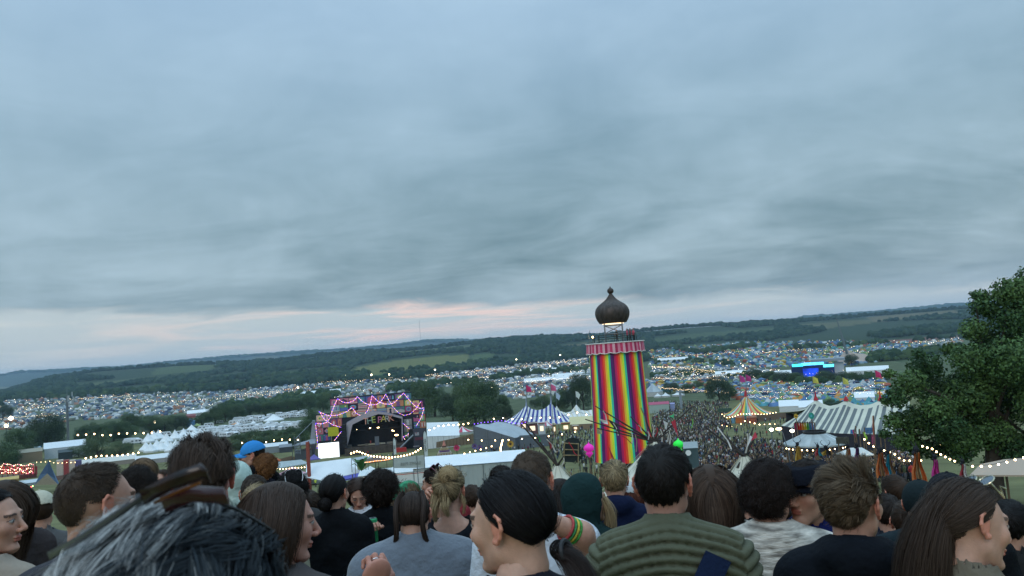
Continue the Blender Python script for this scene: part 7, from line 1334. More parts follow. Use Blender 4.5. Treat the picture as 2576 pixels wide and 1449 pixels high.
def fab(name, col, rough=.85, bump=.6, bs=9, var=.12, sc_=5, sheen=.0, st=None): return mat(name, col, rough=rough, bump=bump, bscale=bs, var=var, scale=sc_, sheen=sheen, stretch=st, spec=.1)
DENIM = fab('dark_trousers', (.03, .035, .05)); SHOE = mat('shoe_rubber', (.04, .04, .045))
def person(x, yt, w_, label, yaw=0, hair='short', hc=(.03, .02, .015), top='tee', tcol=(.02, .02, .025), ty=None, pitch=0, roll=0, skin=(.5, .27, .19), fem=False, ln=1., recede=0, tie=(0, -.12, .0), extra=None, e=.012, sw=None, hn=None, streak=.25, cols=None, vol=1., hk=1.0, lean=.0, tmat=None, group=None, nst=None, hat=None, tuck=0, crown=None):
    D = .18*F/w_; hp = P(x, yt+.68*w_, D); g = gnd(hp); s = .95 if fem else 1.; sw = sw or (.86 if fem else 1.02); ty = yaw*.35 if ty is None else ty
    rz = az(hp)+math.radians(ty); H = hp.z-g.z-.152*s; t = thing('person', label, 'person', g, rz, group); hy = math.radians(yaw-ty); px_ = D/769
    def hx(V): V = V*s; V = rotx(V, math.radians(-pitch)); V = roty(V, math.radians(roll)); return rotz(V, hy)+np.array((0, 0, H+.152*s))
    # body: head, neck, torso, arms and legs in one mesh
    hv = HV.copy(); k = np.clip((hv[:, 2]+.2)/.1, 0, 1)[:, None]; full = hx(hv); stiff = hv*s+np.array((0, 0, H+.152*s)); V1 = full*k+stiff*(1-k); c1 = headcol(HV, skin, hc)
    legs = lambda V: np.c_[V[:, 0]*(sw if False else 1), V[:, 1]-.03+lean*V[:, 2]*(V[:, 2] > -.6)-lean*.6*(V[:, 2] <= -.6), H+np.where(V[:, 2] > -.6, V[:, 2], -.6+(V[:, 2]+.6)*(H-.62)/.86)]
    bv_ = BV*np.array((sw, 1, 1)); parts = [(V1, HF, c1), (legs(bv_), BF, np.tile(np.array(skin), (len(BV), 1)))]
    api = dict(t=t, H=H, s=s, hx=hx, D=D, px=px_, skin=skin, parts=parts, g=g, rz=rz, lean=lean, hc=hc)
    if extra and 'pre' in extra: extra['pre'](api)
    v, f, c = join(parts); link('body', npmesh('body', v, f, SKINM, True, vcol=c), t)
    if hat and hair in ('short', 'curly'): vol = .25; ln *= .6
    # hair
    wd = max(.0009, px_*.5)*hk; A = .085; n = nst or int(min(9500, {'long': 5.0, 'tie': 5.5, 'short': 9, 'quiff': 9, 'buzz': 8, 'curly': 7}.get(hair, 6)*A/(wd*.03)))
    seed = int(abs(x)*7+yt) % 9973
    if hair:
        hh = [shell(hc, {'long': 1.06, 'tie': 1.03, 'buzz': 1.015, 'curly': 1.09}.get(hair, 1.03)*(1 if not recede else 1), recede), hairgen(hair, n, wd, hc, seed, ln, recede, tie, streak, cols, vol, tuck, crown)]
        if hair == 'long': hh.append(bundle([(0, -.08, .0), (0, -.115, -.1), (0, -.13, -.2), (0, -.14, -.2-.17*ln)], [.06, .07, .07, .04], n//3, wd, hc, seed+1))
        if extra and 'hair' in extra: hh += extra['hair'](wd, seed)
        v, f, c = join(hh); link('hair', npmesh('hair', hx(v), f, HAIRM, True, vcol=c), t)
    # clothes
    if top:
        h = max(.0075, min(.016, px_*3.2)) if top != 'puffer' else .0048; base = torso(sw, e, top != 'vest', True); pr = [('+', .02, base)]; hm = -.64
        if top in ('hoodie', 'hoodup'): pr += [('+', .03, ell((0, -.08, .02), (.105, .058, .066))), ('+', .03, cap((-.07, -.03, .02), (.07, -.03, .02), .048))] if top == 'hoodie' else [('+', .04, cap((0, -.03, -.02), (0, -.03, .06), .085))]
        if top in ('fleece', 'puffer', 'coat'): pr += [('+', .02, cap((0, -.012, -.02), (0, .0, .062), .068+e*.3, .066))]
        if top in ('shirt',): pr += [('+', .015, cap((0, -.012, -.02), (0, -.005, .025), .066, .064))]
        pr += [('-', .008, cap((0, .0, .0), (0, .02, .3), .057 if top != 'scoop' else .062, .08))]
        if top == 'scoop': pr.append(('-', .01, ell((0, -.05, .03), (.105, .12, .085))))
        if top == 'hoodie': pr.append(('-', .01, ell((0, .02, .07), (.07, .07, .06))))
        pr.append(('-', .01, lambda P_: P_[:, 2]-hm)); 
        V, Fq = surf(blend(pr), (-.33, -.24, -.67), (.33, .29, .13), h)
        x_, y_, z_ = V.T; fold = .006*np.sin(z_*31+np.sin(x_*17+seed)*2+y_*9)*np.sin(x_*21+seed)*np.clip((-.05-z_)*6, 0, 1); nn = nrm(np.c_[x_, y_*1.6, z_*0]); V = V+nn*fold[:, None]
        if top == 'puffer':
            q = (z_+.75*y_+.9*x_**2)/.034; arm = np.abs(x_) > .2*sw; q = np.where(arm, (z_*.9-np.abs(x_)*.4)/.034, q); rid = np.abs(np.sin(math.pi*q))**.6; ff_ = blend(pr); n3 = nrm(np.stack([ff_(V+np.eye(3)[a]*.012)-ff_(V-np.eye(3)[a]*.012) for a in range(3)], 1)); V = V+n3*((rid*(1+.22*np.sin(x_*23+y_*11)*np.sin(z_*17+x_*5))-.45+.10*np.sin(x_*190+z_*60)*(rid < .75))*.02*np.clip((.075-z_)*14, 0, 1))[:, None]
        W_ = np.c_[V[:, 0], V[:, 1]-.03+lean*V[:, 2], V[:, 2]+H]; m = tmat or fab('%s_%s' % (top, '_'.join(str(int(q*1000)) for q in tcol)), tcol)
        o = link({'hoodie': 'hoodie', 'hoodup': 'hoodie', 'puffer': 'quilted_jacket', 'fleece': 'fleece', 'coat': 'coat', 'shirt': 'shirt', 'scoop': 'top', 'tee': 'tshirt', 'vest': 'top'}[top], npmesh('garment', W_, Fq, m, True), t); api['garment'] = o
    link('trousers', npmesh('trousers', legs(TV_), TF_, DENIM, True), t); link('shoes', npmesh('shoes', legs(SV), SF, SHOE, True), t)
    if extra and 'post' in extra: extra['post'](api)
    if hat: hat(api)
    return api
def mbhx(api, mb): mb.v = [tuple(q) for q in api['hx'](np.array(mb.v))]; return mb
def cap_hat(col, brim=True, flat=False, z0=.03, nm='cap', bk=False):
    def f(api):
        def mk(d): return (d*HR)[:, 2]+HC0[2] > (z0-.25*(d*HR)[:, 1]*(1 if not flat else .3))
        v, fq, c = shell(col, 1.15 if not flat else 1.17, 0, mk, 72, 60); v = v.copy()
        if flat: zt = v[:, 2]; v[:, 2] = np.minimum(zt, .105+.12*(v[:, 1])*(v[:, 1] > 0)*-1+.0); v[:, 1] = v[:, 1]*1.18+.012; v[:, 0] *= 1.13
        m = fab('cap_'+'_'.join(str(int(q*1000)) for q in col), col, bs=60); t = api['t']; me = npmesh(nm, api['hx'](v), fq, m, True); o = link(nm, me, t); so_ = o.modifiers.new('s', 'SOLIDIFY'); so_.thickness = .004
        if brim:
            mb = MB(); rows = []; sg = -1 if bk else 1
            for i in range(6):
                q = i/5; rows.append([((.075 if not flat else .085)*math.sin(a)*(1-.1*q), sg*(.085*math.cos(a)+(.075 if not flat else .035)*q*math.cos(a)**.5+.012), z0-.002-.014*q-.02*abs(math.sin(a))**2) for a in np.linspace(-1.45, 1.45, 15)])
            mb.grid(rows); mb.grid([[(p[0], p[1], p[2]-.004) for p in r] for r in rows[::-1]]); mbhx(api, mb).obj('brim', m, t, True)
        if not flat: mb = MB(); mb.ell((0, HC0[1], HC0[2]+HR[2]*1.16), (.008, .008, .005), 8, 4); mbhx(api, mb).obj('cap_button', m, t)
    return f
def hood(col, k=1.22, nm='hood', open_=.03, m=None):
    def f(api):
        th = fab('hood_'+'_'.join(str(int(q*1000)) for q in col), col, bs=7) if m is None else m
        pr = [('+', .02, ell((0, -.03, .03), (.1*k, .118*k, .115*k))), ('+', .05, cap((0, -.045, -.05), (0, -.05, -.15), .085*k, .1*k)), ('-', .015, ell((0, .075, -.01), (.08*k, .1, .12*k))), ('-', .01, ell((0, -.01, .02), (.093, .11, .105))), ('-', .01, lambda P_: P_[:, 2]+.19)]
        V, Fq = surf(blend(pr), (-.17, -.22, -.21), (.17, .15, .2), .007); V = V*(1+.012*np.sin(V[:, 2:3]*45+V[:, 0:1]*22)); link(nm, npmesh(nm, api['hx'](V), Fq, th, True), api['t'])
    return f
def glasses(pos, rot=0., lens=(.02, .025, .03), frame=(.03, .02, .015), rr=.026, wide=.033, tilt=-.5, metal=0, back=.12, nm='sunglasses'):
    def f(api):                                       # a pair pushed up on the hair: a thing of its own, lying on the head
        t = thing(nm, f.label, 'sunglasses', (0, 0, 0)); fm = mat('specs_'+'_'.join(str(int(q*1000)) for q in frame), frame, rough=.25, metal=metal, var=.4, scale=60); lm = mat('lens_'+'_'.join(str(int(q*1000)) for q in lens), lens, rough=.08, spec=.7, var=0)
        def tr(mb):
            V = np.array(mb.v); V = rotz(rotx(V, tilt), rot)+np.array(pos); V = api['hx'](V); V = rotz(V, api['rz'])+np.array(api['g']); mb.v = [tuple(q) for q in V]; return mb
        for s in (-1, 1):
            mb = MB(); mb.plate([(s*wide+rr*math.cos(a), .002*math.cos(a), rr*.88*math.sin(a)) for a in np.linspace(0, 6.28, 25)[:-1]], .002, (0, 1, 0)); tr(mb).obj('lens', lm, t)
            mb = MB(); mb.tube([(s*wide+rr*math.cos(a), .001, rr*.88*math.sin(a)) for a in np.linspace(0, 6.2832, 26)], .0026, 6, cap=False); tr(mb).obj('rim', fm, t)
            mb = MB(); mb.tube([(s*(wide+rr), 0, .008), (s*(wide+rr+.004), -.05, .006), (s*(wide+rr+.002), -back, -.006), (s*(wide+rr-.004), -back-.02, -.02)], .0028, 6); tr(mb).obj('temple_arm', fm, t)
        mb = MB(); mb.tube([(-wide+rr, 0, .004), (0, .002, .009), (wide-rr, 0, .004)], .0025, 6); tr(mb).obj('bridge', fm, t)
    return f
def lab(f, s): f.label = s; return f
def arm(api, pts, rad, curl=.8, hrot=(0, 0, 0), side=1, h=True):  # bare forearm + hand, given in root coordinates
    pr = [('+', .02, cap(a, b, ra, rb)) for a, b, ra, rb in zip(pts, pts[1:], rad, rad[1:])]; A_ = np.array(pts); V, Fq = surf(blend(pr), A_.min(0)-.08, A_.max(0)+.08, .009); sk = np.array(api['skin']); api['parts'].append((V, Fq, np.tile(sk, (len(V), 1))))
    if h:
        v, f = hand(curl); v = v*np.array((side, 1, 1)); d = Vector(pts[-1])-Vector(pts[-2]); q = d.to_track_quat('Y', 'Z').to_matrix(); R_ = np.array(q@Matrix.Rotation(hrot[1], 3, 'Y')); api['rings'] = lambda mbv: np.array(mbv)*np.array((side, 1, 1))@R_.T+np.array(pts[-1])+np.array(d.normalized())*.03; v = v@R_.T+np.array(pts[-1])+np.array(d.normalized())*.03; f = f if side > 0 else f[:, ::-1]; api['parts'].append((v, f, np.tile(sk*np.array((1.03, .93, .9)), (len(v), 1))))
def root_of(api, x, y, D): q = P(x, y, D)-Vector(api['g']); return tuple(Matrix.Rotation(-api['rz'], 3, 'Z')@q)
BLK, BRN, DBR, LBR, BLD, GNG = (.012, .01, .01), (.055, .032, .02), (.025, .016, .012), (.16, .1, .055), (.36, .26, .14), (.22, .09, .03)
BLACKT, NAVY = (.006, .007, .009), (.008, .013, .04)
# the nearest head: tousled grey hair with tortoiseshell sunglasses
def grey(d, r): k = np.clip(.6-d[:, 0]*1.3+.3*np.sin(d[:, 0]*17+d[:, 1]*9)*np.sin(d[:, 2]*13+d[:, 1]*5)+r.normal(size=len(d))*.25, 0, 1)[:, None]**1.6; return (np.array((.018, .024, .03))*(1-k)+np.array((.5, .49, .47))*k)*(1+.25*r.normal(size=(len(d), 1)))
def bigspecs(api):
    tm = mat('tortoiseshell', (.035, .011, .007), rough=.12, spec=.5, var=.95, scale=30); t = thing('sunglasses', 'tortoiseshell sunglasses pushed up on the nearest grey head', 'sunglasses', (0, 0, 0)); mb = MB()
    def bar(pts, wd_, m, nm, dth=.0025):
        mb = MB(); P3 = [P(x, y, D) for x, y, D in pts]; L1 = [(x+wd_*.35, y+wd_*.9, D+.004) for x, y, D in pts]; P4 = [P(*q) for q in L1]; n = len(pts); off = Vector((0, dth, 0)); v = P3+P4+[p+off for p in P3]+[p+off for p in P4]
        f = []
        for i in range(n-1): f += [(i, i+1, n+i+1, n+i), (2*n+i+1, 2*n+i, 3*n+i, 3*n+i+1), (i+1, i, 2*n+i, 2*n+i+1), (n+i, n+i+1, 3*n+i+1, 3*n+i)]
        f += [(0, n, 3*n, 2*n), (n-1, 2*n-1+n, 4*n-1, 2*n-1)]; mb.add(v, f); mb.obj(nm, m, t, True)
    bar([(118, 1390, .56), (200, 1345, .53), (290, 1285, .5), (350, 1243, .485)], 20, mat('grey_acetate', (.06, .06, .075), rough=.1, spec=.8), 'temple_arm')
    bar([(350, 1235, .485), (420, 1196, .48), (500, 1166, .48), (515, 1180, .481)], 40, tm, 'frame_front')
    bar([(385, 1262, .49), (450, 1232, .487), (500, 1212, .487)], 9, mat('amber_acetate', (.3, .09, .015), rough=.15, var=.7, scale=50), 'amber_rim')
    bar([(400, 1250, .5), (470, 1222, .5), (560, 1228, .51)], 46, mat('dark_red_lens', (.05, .008, .008), rough=.06, spec=.7), 'lens')
    bar([(520, 1250, .56), (600, 1282, .6), (680, 1330, .64)], 9, BLACKM, 'temple_arm')
person(448, 1300, 560, 'nearest person with tousled grey hair seen from behind at the bottom left', yaw=-42, hair='short', hc=(.1, .1, .1), top='coat', tcol=(.1, .1, .1), ln=1.1, vol=1.2, cols=grey, nst=17000, hk=1.3, extra=dict(post=bigspecs), pitch=8, crown=(.2, .9, .35))
person(-18, 1228, 128, 'dark haired woman cut off by the left edge with her face turned right', yaw=-118, hair='tie', hc=BLK, fem=True, top='tee', tcol=(.3, .25, .2), tie=(0, -.11, -.03))
person(12, 1205, 92, 'brown haired person behind the woman at the left edge', hair='long', hc=BRN, fem=True, top='coat', tcol=(.05, .04, .04))
person(100, 1238, 72, 'person in a pale cream cap behind the grey hair', hair='short', hc=BRN, top='coat', tcol=(.1, .1, .1), hat=cap_hat((.5, .47, .36)))
person(250, 1166, 158, 'man with receding cropped brown hair turned to the right', yaw=-62, hair='buzz', hc=(.07, .045, .03), recede=.02, top='coat', tcol=(.05, .05, .06), streak=.3, hk=.9)
person(343, 1184, 76, 'person with dark curly hair behind the balding man', hair='curly', hc=DBR, top='tee', tcol=(.35, .2, .15))
person(359, 1150, 44, 'small distant woman with loose fair brown hair seen from behind', hair='long', hc=LBR, fem=True, top='scoop', tcol=(.3, .2, .18))
person(404, 1181, 40, 'curly haired woman smiling back towards the camera', yaw=165, hair='long', hc=BRN, fem=True, top='scoop', tcol=(.03, .03, .03), vol=1.6)
person(512, 1104, 152, 'tall man with a tousled brown quiff seen from behind', yaw=-12, hair='short', hc=(.07, .043, .03), ln=1.6, vol=2, crown=(.2, .8, .5), top='tee', tcol=(.06, .06, .07), skin=(.5, .2, .15))  # skin colour reddened to imitate the light on his ear
def zmtext(api):
    t = api['t']; me = text_mesh('CZM', .085, .004); me.materials.append(mat('white_print', (.7, .7, .7))); o = link('printed_lettering', me, t, (.0, -.165, api['H']-.19)); me2 = text_mesh('e', .06, .004); me2.materials.append(mat('yellow_print', (.6, .45, .05))); link('printed_mark', me2, t, (.12, -.155, api['H']-.2))
person(633, 1112, 50, 'man in a bright blue cap and black hooded top facing left', yaw=78, ty=12, hair='short', hc=DBR, top='hoodie', tcol=BLACKT, hat=cap_hat((.04, .25, .6)), extra=dict(post=zmtext), ln=1.6)
person(669, 1146, 50, 'person with a mop of curly ginger hair', yaw=-25, hair='curly', hc=GNG, top='coat', tcol=(.02, .02, .03), fem=True)
PON = mat('pale_green_plastic', (.42, .55, .48), rough=.25, var=.1, bump=.6, bscale=9, spec=.6)
person(596, 1174, 56, 'person wrapped in a pale green rain poncho beside the blue cap', hair=None, top='hoodup', tcol=(.4, .5, .45), tmat=PON, e=.05, hat=hood((.4, .5, .45), 1.2, m=PON), sw=1.1)
person(640, 1196, 70, 'man with close cropped dark hair below the black hooded top', hair='buzz', hc=(.05, .035, .025), top='coat', tcol=BLACKT)
person(734, 1193, 60, 'person with dark curls and sunglasses resting on top', hair='curly', hc=BLK, top='tee', tcol=(.05, .05, .05), extra=dict(post=lab(glasses((.02, -.02, .13), tilt=.2, metal=0, frame=(.5, .5, .5)), 'sunglasses resting on the dark curls')))
person(648, 1221, 84, 'fair haired person mostly hidden by the long haired woman', hair='short', hc=BLD, top='tee', tcol=(.3, .28, .2), ln=1.8)
def ringhand(api):
    a = root_of(api, 860, 1680, 2.15); b = root_of(api, 895, 1545, 2.15); c = root_of(api, 912, 1512, 2.15); arm(api, [a, b, c], [.045, .034, .028], 1.25, (0, 2.2, 0), 1)
    for yy, x0 in ((.012, -.0115), (.019, -.012), (.014, .0095)):
        th = 1.25*.9; c0 = np.array((x0, .07, 0))+yy*np.array((0, math.cos(th), -math.sin(th))); e2 = np.array((0, math.sin(th), math.cos(th))); mb = MB(); mb.tube([tuple(c0+.0105*(np.array((1, 0, 0))*math.cos(q)+e2*math.sin(q))) for q in np.linspace(0, 6.2832, 18)], .0017, 6, cap=False); mb.v = [tuple(q) for q in api['rings'](mb.v)]; mb.obj('finger_ring', mat('silver_ring', (.8, .8, .8), rough=.15, metal=1, var=0), api['t'], True)
person(708, 1210, 158, 'woman with long straight brown hair in profile facing right', yaw=-80, ty=-30, hair='long', hc=(.06, .035, .024), fem=True, top='tee', tcol=(.08, .07, .07), pitch=6, skin=(.46, .23, .17), extra=dict(pre=ringhand), streak=.2)
def bun(c, rad, n=500, col=BLK): return lambda wd, seed: [ball(c, rad, n, wd*1.2, col, seed)]
person(843, 1192, 74, 'woman with black hair in a low bun and a black jacket', yaw=-30, ty=-5, hair='tie', hc=BLK, fem=True, top='coat', tcol=BLACKT, tie=(0, -.115, -.02), extra=dict(hair=bun((0, -.13, -.04), .045)), e=.02)
def can(api):
    a = root_of(api, 905, 1410, D_ := 5.2); b = root_of(api, 925, 1370, 5.1); c = root_of(api, 932, 1345, 5.05); arm(api, [a, b, c], [.04, .032, .026], .8, (0, 0, 0), -1)
    q = P(939, 1333, 5.0); t = thing('drinks_can', 'slim green drinks can held by the woman in the white shirt', 'can', q, 0); mb = MB(); mb.lathe([(.01, -.075), (.026, -.075), (.029, -.068), (.029, .065), (.024, .074), (.01, .074)], 20); mb.obj('can_body', mat('green_can', (.03, .3, .12), rough=.3, metal=.4), t, True); mb = MB(); mb.lathe([(.01, .0755), (.024, .0755), (.024, .071)], 16); mb.obj('lid', STEEL, t)
person(902, 1203, 56, 'brown haired woman in a white shirt looking down at her drink', yaw=178, ty=165, hair='long', hc=(.05, .03, .022), fem=True, top='shirt', tcol=(.6, .62, .66), pitch=32, extra=dict(pre=can), ln=.75)
person(957, 1189, 66, 'person with a dark curly mop left of the green headscarf', hair='curly', hc=DBR, top='coat', tcol=BLACKT, vol=.7)
person(955, 1226, 50, 'person in a plain black cap in front of the curly mop', yaw=40, hair='long', hc=DBR, top='coat', tcol=BLACKT, hat=cap_hat((.03, .025, .028), z0=.0), ln=.5)
def scarf(api):
    m = mat('green_print_cloth', (.03, .22, .1), var=.8, scale=25, bump=.6, bscale=14); v, f, c = shell((0, 0, 0), 1.14, 0, lambda d: (d*HR)[:, 2]+HC0[2] > -.0-.3*(d*HR)[:, 1], 60, 40); v = v*(1+.03*np.sin(v[:, :1]*70+v[:, 2:]*50)); link('headscarf', npmesh('headscarf', api['hx'](v), f, m, True), api['t'])
    for i, s in enumerate((-1, 1, .2)):
        mb = MB(); rows = [[(s*.03+s*.05*v+.02*(u-.5), -.12-.04*v+.01*math.sin(u*7+v*5), .03+(.09-.3*abs(s))*v*(.8 if i < 2 else -.5)) for u in np.linspace(0, 1, 4)] for v in np.linspace(0, 1, 5)]; mb.grid(rows); mbhx(api, mb).obj('scarf_tail', m, api['t'], True)
def facehand(api): a = root_of(api, 1120, 1330, 4.9); b = root_of(api, 1112, 1270, 4.85); c = root_of(api, 1098, 1256, 4.8); arm(api, [a, b, c], [.04, .034, .026], .7, (0, 1, 0), 1)
person(1030, 1210, 62, 'person in a green printed headscarf with one hand raised', yaw=-55, hair='long', hc=LBR, fem=True, top='coat', tcol=BLACKT, extra=dict(post=scarf, pre=facehand), ln=.5)
def braids(wd, seed):
    o = []
    for s in (-1, 1):
        path = [(s*.04, -.03, .122), (s*.07, -.085, .075), (s*.068, -.112, .01), (s*.062, -.11, -.055), (s*.075, -.08, -.12), (s*.09, -.04, -.2)]
        for q in range(3): pp = [(x_+.011*math.sin(i*2.1+q*2.1), y_-.008*math.cos(i*2.1+q*2.1), z_) for i, (x_, y_, z_) in enumerate([tuple(np.array(path[j//3])*(1-(j % 3)/3)+np.array(path[min(j//3+1, 5)])*((j % 3)/3)) for j in range(16)])]; o.append(bundle(pp, [.012]*16, 120, wd*1.3, (.04, .026, .02), seed+q, wob=.002))
    return o
def fleece(api):
    t = api['t']; m = mat('badge_white', (.6, .6, .57)); mb = MB(); mb.plate([(.085*math.cos(a), 0, .02*math.sin(a)+.006*math.sin(a*2)) for a in np.linspace(0, 6.28, 25)[:-1]], .004, (0, 1, 0)); gv = np.array([v.co for v in api['garment'].data.vertices]); zz = api['H']-.11; yy = float(gv[np.argsort((gv[:, 0]-.02)**2+(gv[:, 2]-zz)**2+(gv[:, 1] > 0))[:60], 1].min()); o = mb.obj('badge', m, t); o.location = (.02, yy-.012, zz)
FLM = fab('grey_navy_fleece', (.15, .17, .2), bs=14, sheen=.3)
_n = FLM.node_tree; _tc = [q for q in _n.nodes if q.type == 'TEX_COORD'][0]; _sx = _n.nodes.new('ShaderNodeSeparateXYZ'); _n.links.new(_tc.outputs['Object'], _sx.inputs[0]); _b = _n.nodes['Principled BSDF']; _src = _b.inputs['Base Color'].links[0].from_socket
person(1042, 1236, 94, 'woman with two dark plaits in a grey fleece with a navy hem', yaw=-12, ty=0, hair='tie', hc=(.05, .032, .024), fem=True, top='fleece', tcol=(.15, .17, .2), tmat=FLM, e=.045, sw=1.3, tie=(0, -.07, -.06), extra=dict(hair=braids, post=fleece), pitch=14, vol=.6, lean=.1)
_fz = [o for o in bpy.data.objects if o.name.startswith('fleece')][0]; _H = sum(v.co.z for v in _fz.data.vertices)/len(_fz.data.vertices)
_cp = _n.nodes.new('ShaderNodeMath'); _cp.operation = 'LESS_THAN'; _cp.inputs[1].default_value = _H+.13; _pw = _n.nodes.new('ShaderNodeMath'); _pw.operation = 'MULTIPLY_ADD'; _ab = _n.nodes.new('ShaderNodeMath'); _ab.operation = 'ABSOLUTE'; _n.links.new(_sx.outputs[0], _ab.inputs[0]); _n.links.new(_ab.outputs[0], _pw.inputs[0]); _pw.inputs[1].default_value = .35; _n.links.new(_sx.outputs[2], _pw.inputs[2]); _n.links.new(_pw.outputs[0], _cp.inputs[0])
_mx = _n.nodes.new('ShaderNodeMix'); _mx.data_type = 'RGBA'; _n.links.new(_cp.outputs[0], _mx.inputs[0]); _n.links.new(_src, _mx.inputs[6]); _mx.inputs[7].default_value = (.015, .022, .06, 1); _n.links.new(_mx.outputs[2], _b.inputs['Base Color'])
def updo(wd, seed): return [ball((.02, -.08, .1), .055, 500, wd*1.2, BLD, seed), bundle([(.06, -.02, .0), (.09, -.04, -.06), (.075, -.03, -.12)], [.015, .012, .004], 60, wd, BLD, seed+2), bundle([(-.05, -.09, .0), (-.06, -.13, -.07), (-.05, -.12, -.14)], [.03, .025, .004], 150, wd, BLD, seed+3), bundle([(.0, -.1, .0), (.01, -.14, -.06), (.02, -.125, -.11)], [.03, .025, .004], 150, wd, BLD, seed+4)]
def beads(api):
    mb = MB(); n = 16
    for i in range(n): a = math.pi*(i+.5)/n+math.pi; mb.ell((.075*math.cos(a), .0+.07*math.sin(a)-.01, api['H']-.005+.02*math.sin(a)), (.008, .007, .007), 6, 4)
    mb.obj('necklace', BLACKM, api['t'])
person(1133, 1178, 85, 'blonde woman with a loose updo in a low backed black top', yaw=-18, hair='tie', hc=(.33, .24, .13), fem=True, top='scoop', tcol=(.01, .012, .016), tie=(0, -.09, .06), extra=dict(hair=updo, post=beads), streak=.4, vol=2)
person(1096, 1176, 62, 'man in sunglasses half hidden behind the blonde woman', yaw=60, hair='short', hc=DBR, top='tee', tcol=(.25, .03, .04), extra=dict(post=lab(glasses((0, -.0, .125), tilt=.6, frame=(.15, .03, .06)), 'dark red sunglasses on the head of the half hidden man')))
def hugarm(api):
    a = root_of(api, 1478, 1400, 2.75); b = root_of(api, 1462, 1345, 2.7); c = root_of(api, 1400, 1318, 2.65); arm(api, [a, b, c], [.05, .044, .03], .6, (0, 0, 0), 1)
    dx = np.array(c)-np.array(b); dx /= np.linalg.norm(dx); e1 = nrm(np.cross(dx, (0, 0, 1.))[None])[0]; e2 = np.cross(dx, e1)
    for i, cc in enumerate(((.05, .3, .05), (.5, .4, .05), (.04, .25, .08), (.4, .06, .06))):
        ctr = np.array(b)+dx*(.035+.012*i); mb = MB(); mb.tube([tuple(ctr+.041*(e1*math.cos(q)+e2*math.sin(q))) for q in np.linspace(0, 6.2832, 20)], .0048, 6, cap=False); mb.obj('bracelet', mat('bracelet_%d' % i, cc, var=.5, scale=80), api['t'])
person(1340, 1136, 112, 'man with a shaven brown head in a white t-shirt', yaw=-14, hair='buzz', hc=(.085, .055, .035), top='tee', tcol=(.62, .66, .72), extra=dict(pre=hugarm), sw=1.1, hk=.8)
def ponytail(wd, seed): return [ball((0, -.127, -.06), .024, 260, wd, BLK, seed), bundle([(0, -.125, -.06), (0, -.165, -.085), (-.005, -.19, -.15), (-.01, -.2, -.25), (0, -.2, -.36)], [.016, .028, .034, .03, .01], 1400, wd, (.03, .02, .017), seed+1)]
def tieband(api): mb = MB(); mb.tube([(.022*math.cos(a), -.145+.004*math.sin(a), -.062+.022*math.sin(a)) for a in np.linspace(0, 6.2832, 20)], .006, 6, cap=False); mbhx(api, mb).obj('hair_tie', BLACKM, api['t'])
person(1282, 1184, 196, 'woman with sleek black hair in a low ponytail looking left', yaw=56, ty=15, hair='tie', hc=(.013, .011, .012), fem=True, top='tee', tcol=(.02, .02, .03), tie=(0, -.118, -.055), extra=dict(hair=ponytail, post=tieband), streak=.12, skin=(.6, .34, .24), pitch=4)
person(1408, 1202, 58, 'woman with long dark hair and a red top behind the shaven man', hair='long', hc=DBR, fem=True, top='tee', tcol=(.45, .02, .02))
def locks(wd, seed): return [bundle([(.05, .06, .02), (.075, .085, -.06), (.07, .08, -.14), (.05, .06, -.24)], [.015, .03, .035, .01], 260, wd, BLD, seed)]
person(1480, 1200, 88, 'person with a dark green hood up and fair hair falling out', yaw=-58, ty=-20, hair='short', hc=BLD, fem=True, top='coat', tcol=(.012, .03, .03), hat=hood((.012, .032, .032), 1.06), extra=dict(hair=locks))
person(1546, 1162, 70, 'boy with short blond hair and a navy hooded jacket', yaw=-5, hair='short', hc=(.3, .22, .12), top='hoodie', tcol=NAVY, ln=1.5, vol=1.6, streak=.4)
person(1600, 1212, 56, 'auburn haired woman in a pale grey cap behind the quilted jacket', yaw=-20, hair='long', hc=(.1, .03, .018), fem=True, top='coat', tcol=(.05, .03, .03), hat=cap_hat((.4, .42, .42)), ln=.6)
def strap(api):
    H = api['H']; gv = np.array([v.co for v in api['garment'].data.vertices]); back = lambda x, z: float(gv[np.argsort((gv[:, 0]-x)**2+(gv[:, 2]-z)**2+(gv[:, 1] > 0))[:40], 1].min()); mb = MB(); rows = []
    for v in np.linspace(0, 1, 12):
        x_ = .14-.27*v; z_ = -.03-.46*v; rows.append([(x_+.034*u, back(x_+.034*u, z_+H-.018*u)-.012, H+z_-.018*u) for u in np.linspace(-1, 1, 5)])
    mb.grid(rows); mb.grid([[(p[0], p[1]+.006, p[2]) for p in r] for r in rows[::-1]]); mb.obj('shoulder_strap', fab('navy_webbing', (.012, .022, .06), bs=90), api['t'], True)
person(1672, 1124, 142, 'dark haired man in an olive quilted jacket with a navy shoulder strap', yaw=-14, ty=-2, hair='short', hc=(.016, .012, .01), top='puffer', tcol=(.085, .09, .055), tmat=fab('olive_quilt', (.1, .105, .068), rough=.6, bs=28, bump=.4), e=.024, sw=1.05, ln=1.2, extra=dict(post=strap), skin=(.42, .22, .16))
person(1786, 1166, 98, 'woman with very long brown hair over a cream knitted top', yaw=6, hair='long', hc=(.075, .045, .03), fem=True, top='tee', tcol=(.52, .48, .42), extra=dict(post=lab(glasses((.045, .0, .108), rot=-1.0, tilt=.9, rr=.021, back=.06), 'black sunglasses on the head of the long haired woman')), ln=1.1, sw=1.0)
person(1836, 1200, 54, 'person in a grey blue peaked cap facing right', yaw=-88, hair='short', hc=BRN, top='coat', tcol=(.05, .05, .06), hat=cap_hat((.2, .27, .3)))
person(1886, 1228, 60, 'person with dark hair tied up left of the curly haired man', hair='tie', hc=BLK, fem=True, top='coat', tcol=BLACKT, extra=dict(hair=bun((0, -.06, .11), .035)))
